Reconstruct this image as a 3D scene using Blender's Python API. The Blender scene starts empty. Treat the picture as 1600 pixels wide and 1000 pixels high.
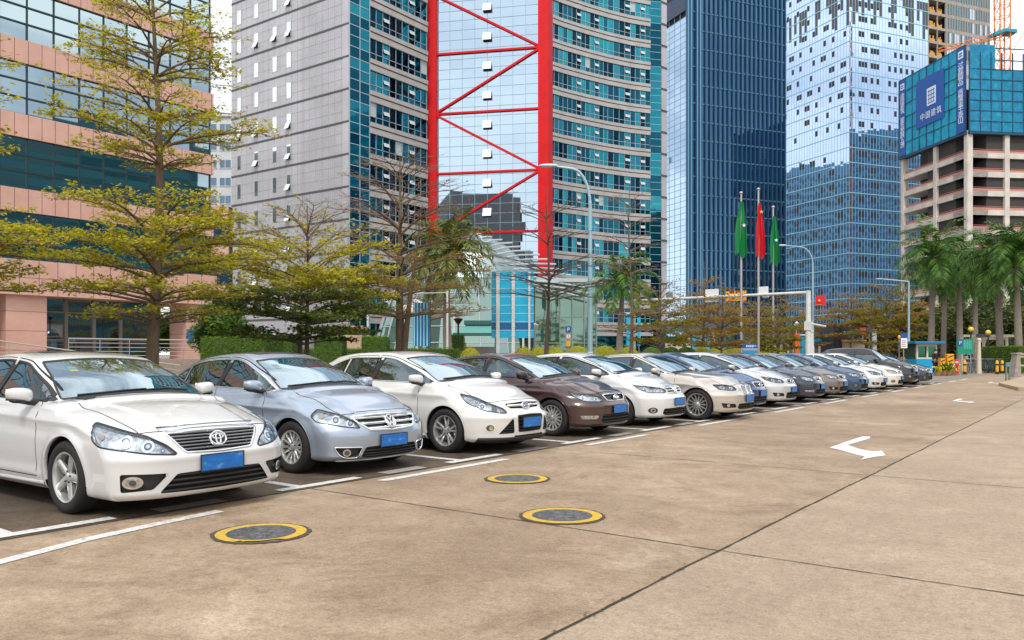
import bpy, bmesh, math, random
import numpy as np
from mathutils import Vector, Matrix
from mathutils.geometry import delaunay_2d_cdt

random.seed(7)
RNG = np.random.default_rng(7)
SC = bpy.context.scene
COL = SC.collection
PI = math.pi
H_CAM = 1.45            # eye height
F_PX = 1300.0           # focal length in 1/1600 of the picture width
HOR = 552.0            # picture row of the horizon
YAW = math.radians(35.9)
SY, CY = math.sin(YAW), math.cos(YAW)


def W(px, d, z=0.0):
    """ground-plan point that lies at distance d straight ahead and in the direction of column px"""
    r = (px - 800.0) / F_PX * d
    return Vector((CY * r - SY * d, SY * r + CY * d, z))


def ZH(py, d):
    return H_CAM + (HOR - py) * d / F_PX


def tag(o, label=None, cat=None, group=None, kind=None):
    if label: o['label'] = label
    if cat: o['category'] = cat
    if group: o['group'] = group
    if kind: o['kind'] = kind
    return o


def empty(name, loc=(0, 0, 0), rz=0.0):
    o = bpy.data.objects.new(name, None)
    o.empty_display_size = 0.2
    o.location = loc
    o.rotation_euler = (0, 0, rz)
    COL.objects.link(o)
    return o


def copy_tree(o, parent=None):
    c = o.copy()
    COL.objects.link(c)
    if parent is not None:
        c.parent = parent
    for ch in KIDS.get(o.name, []):
        k = copy_tree(ch, c)
        KIDS.setdefault(c.name, []).append(k)
    return c


KIDS = {}


def link(name, me, parent=None, mats=None):
    o = bpy.data.objects.new(name, me)
    COL.objects.link(o)
    if parent is not None:
        o.parent = parent
        KIDS.setdefault(parent.name, []).append(o)
    if mats is not None:
        if not isinstance(mats, (list, tuple)): mats = [mats]
        for m in mats: me.materials.append(m)
    return o


def np_mesh(name, V, F, normals=None, smooth=True):
    """V (n,3) array, F list/array of faces with equal or mixed length"""
    me = bpy.data.meshes.new(name)
    V = np.asarray(V, dtype=np.float32)
    me.vertices.add(len(V))
    me.vertices.foreach_set('co', V.ravel())
    if isinstance(F, np.ndarray):
        n = F.shape[1]
        me.loops.add(F.size)
        me.loops.foreach_set('vertex_index', F.astype(np.int32).ravel())
        me.polygons.add(len(F))
        me.polygons.foreach_set('loop_start', np.arange(0, F.size, n, dtype=np.int32))
        me.polygons.foreach_set('loop_total', np.full(len(F), n, dtype=np.int32))
    else:
        ls = np.array([len(f) for f in F], dtype=np.int32)
        flat = np.fromiter((i for f in F for i in f), dtype=np.int32)
        me.loops.add(len(flat))
        me.loops.foreach_set('vertex_index', flat)
        me.polygons.add(len(F))
        st = np.zeros(len(F), dtype=np.int32)
        if len(F) > 1: st[1:] = np.cumsum(ls)[:-1]
        me.polygons.foreach_set('loop_start', st)
        me.polygons.foreach_set('loop_total', ls)
    me.update(calc_edges=True)
    if smooth:
        me.polygons.foreach_set('use_smooth', np.ones(len(me.polygons), dtype=bool))
    me.validate()
    if normals is not None:
        me.normals_split_custom_set_from_vertices(np.asarray(normals, dtype=np.float32).tolist())
    return me


class MB:
    """collects simple shapes that belong to ONE part"""
    def __init__(s):
        s.v = []; s.f = []; s.m = []

    def _add(s, vs, fs, m=0):
        b = len(s.v)
        s.v.extend(vs)
        s.f.extend([tuple(i + b for i in f) for f in fs])
        s.m.extend([m] * len(fs))
        return s

    def box(s, x0, x1, y0, y1, z0, z1, m=0):
        return s.obox(Vector((x0, y0, z0)), Vector((x1 - x0, 0, 0)), Vector((0, y1 - y0, 0)), Vector((0, 0, z1 - z0)), m)

    def obox(s, o, a, b, c, m=0):
        o, a, b, c = Vector(o), Vector(a), Vector(b), Vector(c)
        if a.cross(b).dot(c) < 0: a, b = b, a
        vs = [o, o + a, o + a + b, o + b, o + c, o + a + c, o + a + b + c, o + b + c]
        return s._add([tuple(v) for v in vs], [(0, 3, 2, 1), (4, 5, 6, 7), (0, 1, 5, 4), (1, 2, 6, 5), (2, 3, 7, 6), (3, 0, 4, 7)], m)

    def quad(s, a, b, c, d, m=0):
        return s._add([tuple(a), tuple(b), tuple(c), tuple(d)], [(0, 1, 2, 3)], m)

    def poly(s, pts, m=0):
        return s._add([tuple(p) for p in pts], [tuple(range(len(pts)))], m)

    def prism(s, poly, z0, z1, m=0):
        n = len(poly)
        vs = [(x, y, z0) for x, y in poly] + [(x, y, z1) for x, y in poly]
        fs = [tuple(range(n - 1, -1, -1)), tuple(range(n, 2 * n))]
        fs += [(i, (i + 1) % n, n + (i + 1) % n, n + i) for i in range(n)]
        return s._add(vs, fs, m)

    def tube(s, pts, rad, n=8, m=0, cap=True):
        pts = [Vector(p) for p in pts]
        if not isinstance(rad, (list, tuple)): rad = [rad] * len(pts)
        vs = []; fs = []
        up = None
        for i, p in enumerate(pts):
            t = (pts[min(i + 1, len(pts) - 1)] - pts[max(i - 1, 0)])
            t = t.normalized() if t.length > 1e-9 else Vector((0, 0, 1))
            if up is None:
                up = Vector((1, 0, 0)) if abs(t.x) < 0.9 else Vector((0, 1, 0))
            a = t.cross(up)
            if a.length < 1e-6: a = t.orthogonal()
            a.normalize(); b = t.cross(a); up = b.cross(t) * -1 if False else up
            for k in range(n):
                w = 2 * PI * k / n
                vs.append(tuple(p + (a * math.cos(w) + b * math.sin(w)) * rad[i]))
        for i in range(len(pts) - 1):
            for k in range(n):
                fs.append((i * n + k, i * n + (k + 1) % n, (i + 1) * n + (k + 1) % n, (i + 1) * n + k))
        if cap:
            fs.append(tuple(range(n - 1, -1, -1)))
            fs.append(tuple(range((len(pts) - 1) * n, len(pts) * n)))
        return s._add(vs, fs, m)

    def lathe(s, prof, n=24, m=0, origin=(0, 0, 0), axis='z', closed=False):
        """prof: list of (radius, height)"""
        ox, oy, oz = origin
        vs = []; fs = []
        for (r, h) in prof:
            for k in range(n):
                w = 2 * PI * k / n
                c, d = r * math.cos(w), r * math.sin(w)
                if axis == 'z': vs.append((ox + c, oy + d, oz + h))
                elif axis == 'y': vs.append((ox + c, oy + h, oz - d))
                else: vs.append((ox + h, oy + c, oz + d))
        L = len(prof)
        for i in range(L if closed else L - 1):
            j = (i + 1) % L
            for k in range(n):
                fs.append((i * n + k, i * n + (k + 1) % n, j * n + (k + 1) % n, j * n + k))
        return s._add(vs, fs, m)

    def ball(s, c, rx, ry, rz, nu=14, nv=9, m=0):
        vs = []; fs = []
        for i in range(nv + 1):
            a = PI * i / nv
            for k in range(nu):
                w = 2 * PI * k / nu
                vs.append((c[0] + rx * math.sin(a) * math.cos(w), c[1] + ry * math.sin(a) * math.sin(w), c[2] - rz * math.cos(a)))
        for i in range(nv):
            for k in range(nu):
                fs.append((i * nu + k, i * nu + (k + 1) % nu, (i + 1) * nu + (k + 1) % nu, (i + 1) * nu + k))
        return s._add(vs, fs, m)

    def build(s, name, mat, parent=None, smooth=False, bevel=0.0, merge=False):
        me = bpy.data.meshes.new(name)
        me.from_pydata([tuple(v) for v in s.v], [], s.f)
        if merge or bevel:
            bm = bmesh.new(); bm.from_mesh(me)
            bmesh.ops.remove_doubles(bm, verts=bm.verts, dist=1e-5)
            bm.to_mesh(me); bm.free()
        mats = mat if isinstance(mat, (list, tuple)) else [mat]
        for m in mats: me.materials.append(m)
        if len(mats) > 1 and len(me.polygons) == len(s.m):
            me.polygons.foreach_set('material_index', s.m)
        if smooth:
            me.polygons.foreach_set('use_smooth', [True] * len(me.polygons))
            try: me.set_sharp_from_angle(angle=math.radians(35))
            except Exception: pass
        me.update()
        o = bpy.data.objects.new(name, me)
        COL.objects.link(o)
        if parent is not None:
            o.parent = parent
            KIDS.setdefault(parent.name, []).append(o)
        if bevel:
            b = o.modifiers.new('bevel', 'BEVEL'); b.width = bevel; b.segments = 2; b.limit_method = 'ANGLE'
        return o


# ------------------------------------------------------------------ materials
def hexc(h):
    """sRGB 0-255 triple to linear"""
    out = []
    for c in h:
        c /= 255.0
        out.append(c / 12.92 if c <= 0.04045 else ((c + 0.055) / 1.055) ** 2.4)
    return tuple(out) + (1.0,)


def lin(r, g, b): return (r, g, b, 1.0)


class NT:
    def __init__(s, m):
        s.t = m.node_tree; s.n = s.t.nodes; s.l = s.t.links
    def add(s, typ, **kw):
        n = s.n.new(typ)
        for k, v in kw.items():
            if k.startswith('i_'):
                key = k[2:]
                key = int(key) if key.isdigit() else key.replace('_', ' ')
                n.inputs[key].default_value = v
            else: setattr(n, k, v)
        return n
    def con(s, a, b): s.l.new(a, b)
    def ramp(s, fac, stops, interp='LINEAR'):
        r = s.n.new('ShaderNodeValToRGB')
        r.color_ramp.interpolation = interp
        e = r.color_ramp.elements
        while len(e) < len(stops): e.new(0.5)
        for i, (p, c) in enumerate(stops):
            e[i].position = p
            e[i].color = c if len(c) == 4 else tuple(c) + (1,)
        s.con(fac, r.inputs[0])
        return r.outputs[0]
    def mix(s, fac, a, b, typ='MIX'):
        n = s.n.new('ShaderNodeMix'); n.data_type = 'RGBA'; n.blend_type = typ
        for sock, v in ((n.inputs[0], fac), (n.inputs[6], a), (n.inputs[7], b)):
            if hasattr(v, 'links') or isinstance(v, bpy.types.NodeSocket): s.con(v, sock)
            else: sock.default_value = v
        return n.outputs[2]
    def noise(s, scale, detail=4, rough=0.55, vec=None, dist=0.0):
        n = s.n.new('ShaderNodeTexNoise')
        n.inputs['Scale'].default_value = scale; n.inputs['Detail'].default_value = detail
        n.inputs['Roughness'].default_value = rough; n.inputs['Distortion'].default_value = dist
        if vec is not None: s.con(vec, n.inputs['Vector'])
        return n.outputs[0]
    def coords(s, scale=(1, 1, 1), kind='Object'):
        c = s.n.new('ShaderNodeTexCoord')
        m = s.n.new('ShaderNodeMapping'); m.inputs['Scale'].default_value = scale
        s.con(c.outputs[kind], m.inputs['Vector'])
        return m.outputs[0]
    def bump(s, h, strength=0.3, dist=0.01):
        b = s.n.new('ShaderNodeBump'); b.inputs['Strength'].default_value = strength; b.inputs['Distance'].default_value = dist
        s.con(h, b.inputs['Height'])
        return b.outputs[0]


def mat(name, col, rough=0.6, metal=0.0, coat=0.0, spec=None, noise=0.0, nscale=6.0, bump=0.0, bscale=40.0, emit=None, estr=0.0, coatr=0.03):
    m = bpy.data.materials.new(name); m.use_nodes = True
    t = NT(m); b = t.n['Principled BSDF']
    if len(col) == 3: col = tuple(col) + (1,)
    b.inputs['Base Color'].default_value = col
    b.inputs['Roughness'].default_value = rough
    b.inputs['Metallic'].default_value = metal
    b.inputs['Coat Weight'].default_value = coat
    b.inputs['Coat Roughness'].default_value = coatr
    if spec is not None: b.inputs['Specular IOR Level'].default_value = spec
    if emit is not None:
        b.inputs['Emission Color'].default_value = emit if len(emit) == 4 else tuple(emit) + (1,)
        b.inputs['Emission Strength'].default_value = estr
    if noise > 0 or bump > 0:
        v = t.coords()
    if noise > 0:
        n = t.noise(nscale, 5, 0.6, v)
        dk = tuple(c * (1 - noise) for c in col[:3]) + (1,)
        lt = tuple(min(1, c * (1 + noise * 0.6)) for c in col[:3]) + (1,)
        t.con(t.ramp(n, [(0.3, dk), (0.7, lt)]), b.inputs['Base Color'])
        n2 = t.n.new('ShaderNodeMath'); n2.operation = 'MULTIPLY_ADD'
        t.con(n, n2.inputs[0]); n2.inputs[1].default_value = 0.2; n2.inputs[2].default_value = max(0.0, rough - 0.1)
        t.con(n2.outputs[0], b.inputs['Roughness'])
    if bump > 0:
        t.con(t.bump(t.noise(bscale, 4, 0.6, v), bump, 0.01), b.inputs['Normal'])
    return m
# ------------------------------------------------------------------ cars: a smooth implicit body, cut into panels
def smin(a, b, r):
    h = np.clip(0.5 + 0.5 * (b - a) / r, 0, 1)
    return b * (1 - h) + a * h - r * h * (1 - h)


def smax(a, b, r): return -smin(-a, -b, r)


def sstep(a, b, x):
    t = np.clip((x - a) / (b - a), 0, 1)
    return t * t * (3 - 2 * t)


def catmull(pts, n=6):
    P = np.array(pts, float); m = len(P); out = []
    for i in range(m):
        p0, p1, p2, p3 = P[i - 1], P[i], P[(i + 1) % m], P[(i + 2) % m]
        for k in range(n):
            t = k / n
            out.append(0.5 * ((2 * p1) + (-p0 + p2) * t + (2 * p0 - 5 * p1 + 4 * p2 - p3) * t * t + (-p0 + 3 * p1 - 3 * p2 + p3) * t ** 3))
    return np.array(out)


def blur1(a, k, ax):
    if k < 1: return a
    c = np.apply_along_axis(lambda v: np.convolve(np.pad(v, k, mode='edge'), np.ones(2 * k + 1) / (2 * k + 1), 'valid'), ax, a)
    return c


class Table:
    """signed distance to a closed side profile, on a grid"""
    def __init__(s, pts, blur=2, step=0.015):
        s.x0, s.z0, s.h = -3.1, -0.4, step
        s.nx, s.nz = int(6.2 / step), int(2.7 / step)
        C = catmull(pts)
        gx = s.x0 + np.arange(s.nx) * step; gz = s.z0 + np.arange(s.nz) * step
        X, Z = np.meshgrid(gx, gz, indexing='ij')
        d2 = np.full(X.shape, 1e9); ins = np.zeros(X.shape, bool)
        for i in range(len(C)):
            a, b = C[i], C[(i + 1) % len(C)]
            e = b - a; L = e @ e + 1e-12
            t = np.clip(((X - a[0]) * e[0] + (Z - a[1]) * e[1]) / L, 0, 1)
            d2 = np.minimum(d2, (X - a[0] - t * e[0]) ** 2 + (Z - a[1] - t * e[1]) ** 2)
            c = (a[1] > Z) != (b[1] > Z)
            ins ^= c & (X < e[0] * (Z - a[1]) / (e[1] + 1e-12) + a[0])
        D = np.sqrt(d2) * np.where(ins, -1, 1)
        for _ in range(2): D = blur1(blur1(D, blur, 0), blur, 1)
        s.D = D; s.C = C

    def __call__(s, x, z):
        u = np.clip((x - s.x0) / s.h, 0, s.nx - 1.001); v = np.clip((z - s.z0) / s.h, 0, s.nz - 1.001)
        i = u.astype(np.int32); j = v.astype(np.int32); u = u - i; v = v - j
        D = s.D
        return (D[i, j] * (1 - u) * (1 - v) + D[i + 1, j] * u * (1 - v) + D[i, j + 1] * (1 - u) * v + D[i + 1, j + 1] * u * v)


def inpoly(poly, a, b):
    r = np.zeros(len(a), bool); n = len(poly)
    for i in range(n):
        x1, y1 = poly[i]; x2, y2 = poly[(i + 1) % n]
        if y1 == y2: continue
        c = (y1 > b) != (y2 > b)
        r ^= c & (a < (x2 - x1) * (b - y1) / (y2 - y1) + x1)
    return r


def nearest_on_poly(poly, a, b):
    best = np.full(len(a), 1e9); A = a.copy(); B = b.copy(); n = len(poly)
    for i in range(n):
        x1, y1 = poly[i]; x2, y2 = poly[(i + 1) % n]
        ex, ey = x2 - x1, y2 - y1; L = ex * ex + ey * ey + 1e-12
        t = np.clip(((a - x1) * ex + (b - y1) * ey) / L, 0, 1)
        px, py = x1 + t * ex, y1 + t * ey
        d = (a - px) ** 2 + (b - py) ** 2
        m = d < best
        best[m] = d[m]; A[m] = px[m]; B[m] = py[m]
    return A, B, np.sqrt(best)


def densify(poly, step, closed=True):
    out = []; n = len(poly)
    for i in range(n if closed else n - 1):
        a = np.array(poly[i], float); b = np.array(poly[(i + 1) % n], float)
        k = max(1, int(math.ceil(np.linalg.norm(b - a) / step)))
        for j in range(k): out.append(a + (b - a) * j / k)
    if not closed: out.append(np.array(poly[-1], float))
    return out


def rounded(poly, r, n=4):
    """fillet the corners of a 2d polygon"""
    out = []; m = len(poly)
    for i in range(m):
        p = np.array(poly[i], float); a = np.array(poly[i - 1], float) - p; b = np.array(poly[(i + 1) % m], float) - p
        la, lb = np.linalg.norm(a), np.linalg.norm(b)
        q = min(r, la * 0.45, lb * 0.45)
        p0, p2 = p + a / la * q, p + b / lb * q
        for k in range(n + 1):
            t = k / n
            out.append((1 - t) ** 2 * p0 + 2 * t * (1 - t) * p + t * t * p2)
    return out


class View:
    def __init__(s, kind, side=-1, phi=40.0):
        s.kind = kind; s.side = side
        if kind == 'f': d, l, u = (1, 0, 0), (0, 1, 0), (0, 0, 1)
        elif kind == 'b': d, l, u = (-1, 0, 0), (0, 1, 0), (0, 0, 1)
        elif kind == 's': d, l, u = (0, side, 0), (1, 0, 0), (0, 0, 1)
        elif kind == 't': d, l, u = (0, 0, 1), (1, 0, 0), (0, 1, 0)
        else:
            p = math.radians(phi)
            d, l, u = (math.cos(p), side * math.sin(p), 0), (-math.sin(p), side * math.cos(p), 0), (0, 0, 1)
        s.d, s.l, s.u = np.array(d, float), np.array(l, float), np.array(u, float)

    def to2(s, P): return P @ s.l, P @ s.u

    def origin(s, a, b): return s.d * 3.2 + np.outer(a, s.l) + np.outer(b, s.u)


FRONT = View('f'); BACK = View('b'); TOP = View('t')


class CarShape:
    def __init__(s, p):
        s.p = p
        wb, L, fo = p['wb'], p['L'], p['fo']
        xf = wb / 2; xt = xf + fo; xe = xt - L
        s.xf, s.xr, s.xt, s.xe = xf, -xf, xt, xe
        hn, hc, bz, dz, H = p['hn'], p['hc'], p['belt'], p['deck'], p['H']
        s.cowx = xf - p['cow']; cx = s.cowx
        zb = p.get('zb', 0.19)
        nose = p.get('nose', 0.0)   # how far the bonnet edge lies behind the bumper tip
        low = [(xt - .20, zb - .02), (xt - .06, zb + .01), (xt - .015, zb + .09), (xt, .46), (xt - .012, .54), (xt - .05 - nose * .4, hn - .17), (xt - .09 - nose * .8, hn - .07),
               (xt - .17 - nose, hn), (xt - .32 - nose, hn + .055), (xf + .30, hn + .05 + (hc - hn) * .42), (xf - .02, hc - .055), (cx + .10, hc - .005), (cx - .2, hc), (0.1, bz)]
        if p['kind'] == 'sedan':
            low += [(-xf + .2, bz + .035), (xe + .75, dz - .01), (xe + .45, dz), (xe + .14, dz - .005), (xe + .05, dz - .06), (xe + .03, .80), (xe, .62), (xe + .02, .45), (xe + .10, .26), (xe + .25, zb)]
        else:
            low += [(-xf + .3, bz + .03), (xe + .45, bz + .05), (xe + .16, bz + .03), (xe + .07, bz - .05), (xe + .05, .85), (xe, .62), (xe + .02, .45), (xe + .10, .28), (xe + .25, zb)]
        low += [(-1.0, zb - .02), (0.0, zb - .02), (1.0, zb - .02)]
        wt = xf - p['wtop']
        wz = H - p.get('wdrop', .065)
        mx, mz = (cx + wt) / 2, (hc + wz) / 2
        cab = [(cx + .10, hc - .16), (cx + .01, hc - .02), (cx - (cx - wt) * .28, hc + (wz - hc) * .32), (mx, mz + .035), (wt + .12, wz - .025), (wt - .05, wz + .022), (p['peak'] + .25, H - .006), (p['peak'], H), (p['rhx'] + .45, H - .018), (p['rhx'], H - p.get('rdrop', .075))]
        bx = p['rbx']
        if p['kind'] == 'sedan':
            rx, rz = (p['rhx'] + bx) / 2, (H - .075 + dz) / 2
            cab += [(rx, rz + .045), (bx + .06, dz + .015), (bx - .08, dz - .10), (bx, dz - .3)]
        else:
            cab += [(p['rhx'] - .10, H - .12), (bx, (H + bz) / 2), (bx - .08, bz - .05), (bx, bz - .3)]
        cab += [(0, .72)]
        s.TL = Table(low, 2); s.TC = Table(cab, 2)
        s.W2 = p['W'] / 2
        kz = np.array([.05, .17, .24, .34, .50, .62, .72, .80, .88, .96, 1.04, 1.2])
        kw = np.array([.900, .930, .955, .966, .988, .996, 1.0, .992, .975, .945, .905, .86])
        zz = np.arange(0, 1.6, .01)
        ww = np.interp(zz * .98 / p.get('bscale', 1.0), kz, kw)
        s.wz = blur1(ww, 3, 0)
        s.R = p.get('R', .365)
        s.rw = p.get('rw', .325)
        s.bzl = bz

    def F(s, P):
        p = s.p
        x, y, z = P[:, 0], P[:, 1], P[:, 2]
        ay = np.sqrt(y * y + 1e-6)
        y2 = ay * ay
        fr = sstep(s.xf - .75, s.xt - .35, x); rr = sstep(s.xr + .6, s.xe + .3, x)
        xl = x + fr * (p.get('na', .13) * y2 + p.get('nb', .58) * y2 * y2) - rr * (.10 * y2 + .40 * y2 * y2)
        xl = xl - fr * (p.get('ridge1', .017) * np.exp(-((z - p.get('bumpz', .60) + .035) / .042) ** 2) + .015 * np.exp(-((z - .225) / .035) ** 2))
        zl = z + .075 * y2 * sstep(.5, .85, z)
        hood = sstep(s.cowx - .1, s.cowx + .25, x) * sstep(.62, .75, z)
        hw = p.get('hw', .47) + .13 * (s.xt - x - .6)
        zl = zl - hood * p.get('ridge', .014) * (1 - sstep(hw - .035, hw + .035, ay))
        S = s.TL(xl, zl)
        iz = np.clip(z, 0, 1.58) / .01; j = iz.astype(np.int32); f = iz - j
        sec = s.wz[j] * (1 - f) + s.wz[j + 1] * f
        w = s.W2 * sec
        t = np.clip((x - (s.xf - .25)) / (s.xt - s.xf + .25), 0, 1); w = w - p.get('tf', .03) * t * t
        t = np.clip(((s.xr + .2) - x) / ((s.xr + .2) - s.xe), 0, 1); w = w - .085 * t * t
        # crease along the doors, hollow under it, flared arches
        zl1 = p.get('cz', .80) + .05 * (-(x) / 2.0)
        w = w + .010 * np.exp(-((z - zl1) / .030) ** 2) - .010 * np.exp(-((z - zl1 + .10) / .06) ** 2) + .012 * np.exp(-((z - .33) / .05) ** 2) * sstep(1.0, .8, np.abs(x))
        for xa in (s.xf, s.xr):
            r = np.sqrt((x - xa) ** 2 + (z - s.rw) ** 2)
            w = w + .014 * np.exp(-((r - s.R - .01) / .05) ** 2)
        Fl = smax(S, (ay - w) * .96, p.get('rl', .065))
        fc = sstep(-.5, .5, x); rc = sstep(-.5, -1.3, x)
        xc = x + fc * p.get('kc', .30) * y2 - rc * .22 * y2
        zc = z + .085 * y2
        C = s.TC(xc, zc)
        wb = s.W2 * p.get('cw', .935) - .035 * sstep(.2, 1.3, x) - .16 * sstep(-.7, -1.9, x)
        zz = np.maximum(z - .95, 0)
        wc = wb - p.get('tum', .48) * zz - .16 * zz * zz
        Fc = smax(C, (ay - wc) * .90, .06)
        return smin(Fl, Fc, .03)

    def grad(s, P, e=.008):
        g = np.empty_like(P)
        for k in range(3):
            d = np.zeros(3); d[k] = e
            g[:, k] = (s.F(P + d) - s.F(P - d)) / (2 * e)
        return g

    def normal(s, P):
        g = s.grad(P)
        return g / (np.linalg.norm(g, axis=1, keepdims=True) + 1e-9)

    def newton(s, P, n=2):
        for _ in range(n):
            g = s.grad(P); f = s.F(P)
            st = (f / (np.sum(g * g, axis=1) + 1e-6))
            P = P - g * np.clip(st, -.03, .03)[:, None]
        return P

    def march(s, view, a, b):
        a = np.asarray(a, float); b = np.asarray(b, float)
        O = view.origin(a, b); n = len(a); N = 150
        T = np.linspace(0.2, 4.4, N)
        res = np.empty((n, 3))
        for c in range(0, n, 4000):
            o = O[c:c + 4000]; m = len(o)
            Q = o[:, None, :] - T[None, :, None] * view.d
            V = s.F(Q.reshape(-1, 3)).reshape(m, N)
            neg = V < 0
            hit = neg.any(1); k = neg.argmax(1)
            kk = np.where(hit, np.maximum(k, 1), np.maximum(V.argmin(1), 1))
            lo, hi = T[kk - 1].copy(), T[kk].copy()
            for _ in range(12):
                mid = (lo + hi) / 2
                v = s.F(o - mid[:, None] * view.d)
                ng = v < 0
                hi = np.where(ng, mid, hi); lo = np.where(ng, lo, mid)
            P = o - ((lo + hi) / 2)[:, None] * view.d
            if (~hit).any():
                P[~hit] = s.newton(P[~hit], 6)
            res[c:c + 4000] = P
        return res

    def P3(s, spec, side=-1):
        k, u, v = spec
        if k == 'f': return s.march(FRONT, [u * (-side)], [v])[0]    # u given for the right-hand (near) side as negative
        if k == 's': return s.march(View('s', side), [u], [v])[0]
        if k == 't': return s.march(TOP, [u], [v * (-side)])[0]

    def surface(s, h):
        x = np.arange(s.xe - .08, s.xt + .08, h); y = np.arange(-h / 2, s.W2 + .08, h); z = np.arange(.05, s.p['H'] + .09, h)
        nx, ny, nz = len(x), len(y), len(z)
        X, Y, Z = np.meshgrid(x, y, z, indexing='ij')
        V = s.F(np.stack([X.ravel(), Y.ravel(), Z.ravel()], 1)).reshape(nx, ny, nz)
        # mirror
        V = np.concatenate([V[:, :0:-1][:, :-1], V], axis=1) if False else np.concatenate([V[:, ::-1][:, :-2], V], axis=1)
        y = np.concatenate([-(y[::-1])[:-2], y])
        ny = len(y)
        sg = V < 0
        cnt = np.zeros((nx - 1, ny - 1, nz - 1), np.int8)
        for i in (0, 1):
            for j in (0, 1):
                for k in (0, 1):
                    cnt += sg[i:nx - 1 + i, j:ny - 1 + j, k:nz - 1 + k]
        act = (cnt > 0) & (cnt < 8)
        idx = -np.ones(act.shape, np.int64); I, J, K = np.nonzero(act); idx[I, J, K] = np.arange(len(I))
        acc = np.zeros((len(I), 3)); num = np.zeros(len(I))
        cr = [(0, 0, 0), (1, 0, 0), (0, 1, 0), (1, 1, 0), (0, 0, 1), (1, 0, 1), (0, 1, 1), (1, 1, 1)]
        for a in range(8):
            for b in range(a + 1, 8):
                if sum(abs(np.array(cr[a]) - np.array(cr[b]))) != 1: continue
                va = V[I + cr[a][0], J + cr[a][1], K + cr[a][2]]; vb = V[I + cr[b][0], J + cr[b][1], K + cr[b][2]]
                m = (va < 0) != (vb < 0)
                t = np.where(m, va / (va - vb + 1e-12), 0)
                for c in range(3):
                    acc[:, c] += np.where(m, cr[a][c] + t * (cr[b][c] - cr[a][c]), 0)
                num += m
        acc /= num[:, None]
        P = np.stack([x[I], y[J], z[K]], 1) + acc * h
        F = []
        def quads(m, flip, cells):
            i, j, k = np.nonzero(m)
            q = np.stack([idx[i + c[0], j + c[1], k + c[2]] for c in cells], 1)
            fl = flip[i, j, k]
            q[fl] = q[fl][:, ::-1]
            return q[(q >= 0).all(1)]
        m = np.zeros(sg.shape, bool); m[:-1, 1:-1, 1:-1] = sg[:-1, 1:-1, 1:-1] != sg[1:, 1:-1, 1:-1]
        F.append(quads(m, ~sg, [(0, -1, -1), (0, 0, -1), (0, 0, 0), (0, -1, 0)]))
        m = np.zeros(sg.shape, bool); m[1:-1, :-1, 1:-1] = sg[1:-1, :-1, 1:-1] != sg[1:-1, 1:, 1:-1]
        F.append(quads(m, sg, [(-1, 0, -1), (0, 0, -1), (0, 0, 0), (-1, 0, 0)]))
        m = np.zeros(sg.shape, bool); m[1:-1, 1:-1, :-1] = sg[1:-1, 1:-1, :-1] != sg[1:-1, 1:-1, 1:]
        F.append(quads(m, ~sg, [(-1, -1, 0), (0, -1, 0), (0, 0, 0), (-1, 0, 0)]))
        F = np.concatenate(F)
        P = s.newton(P, 2)
        return P, F


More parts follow.
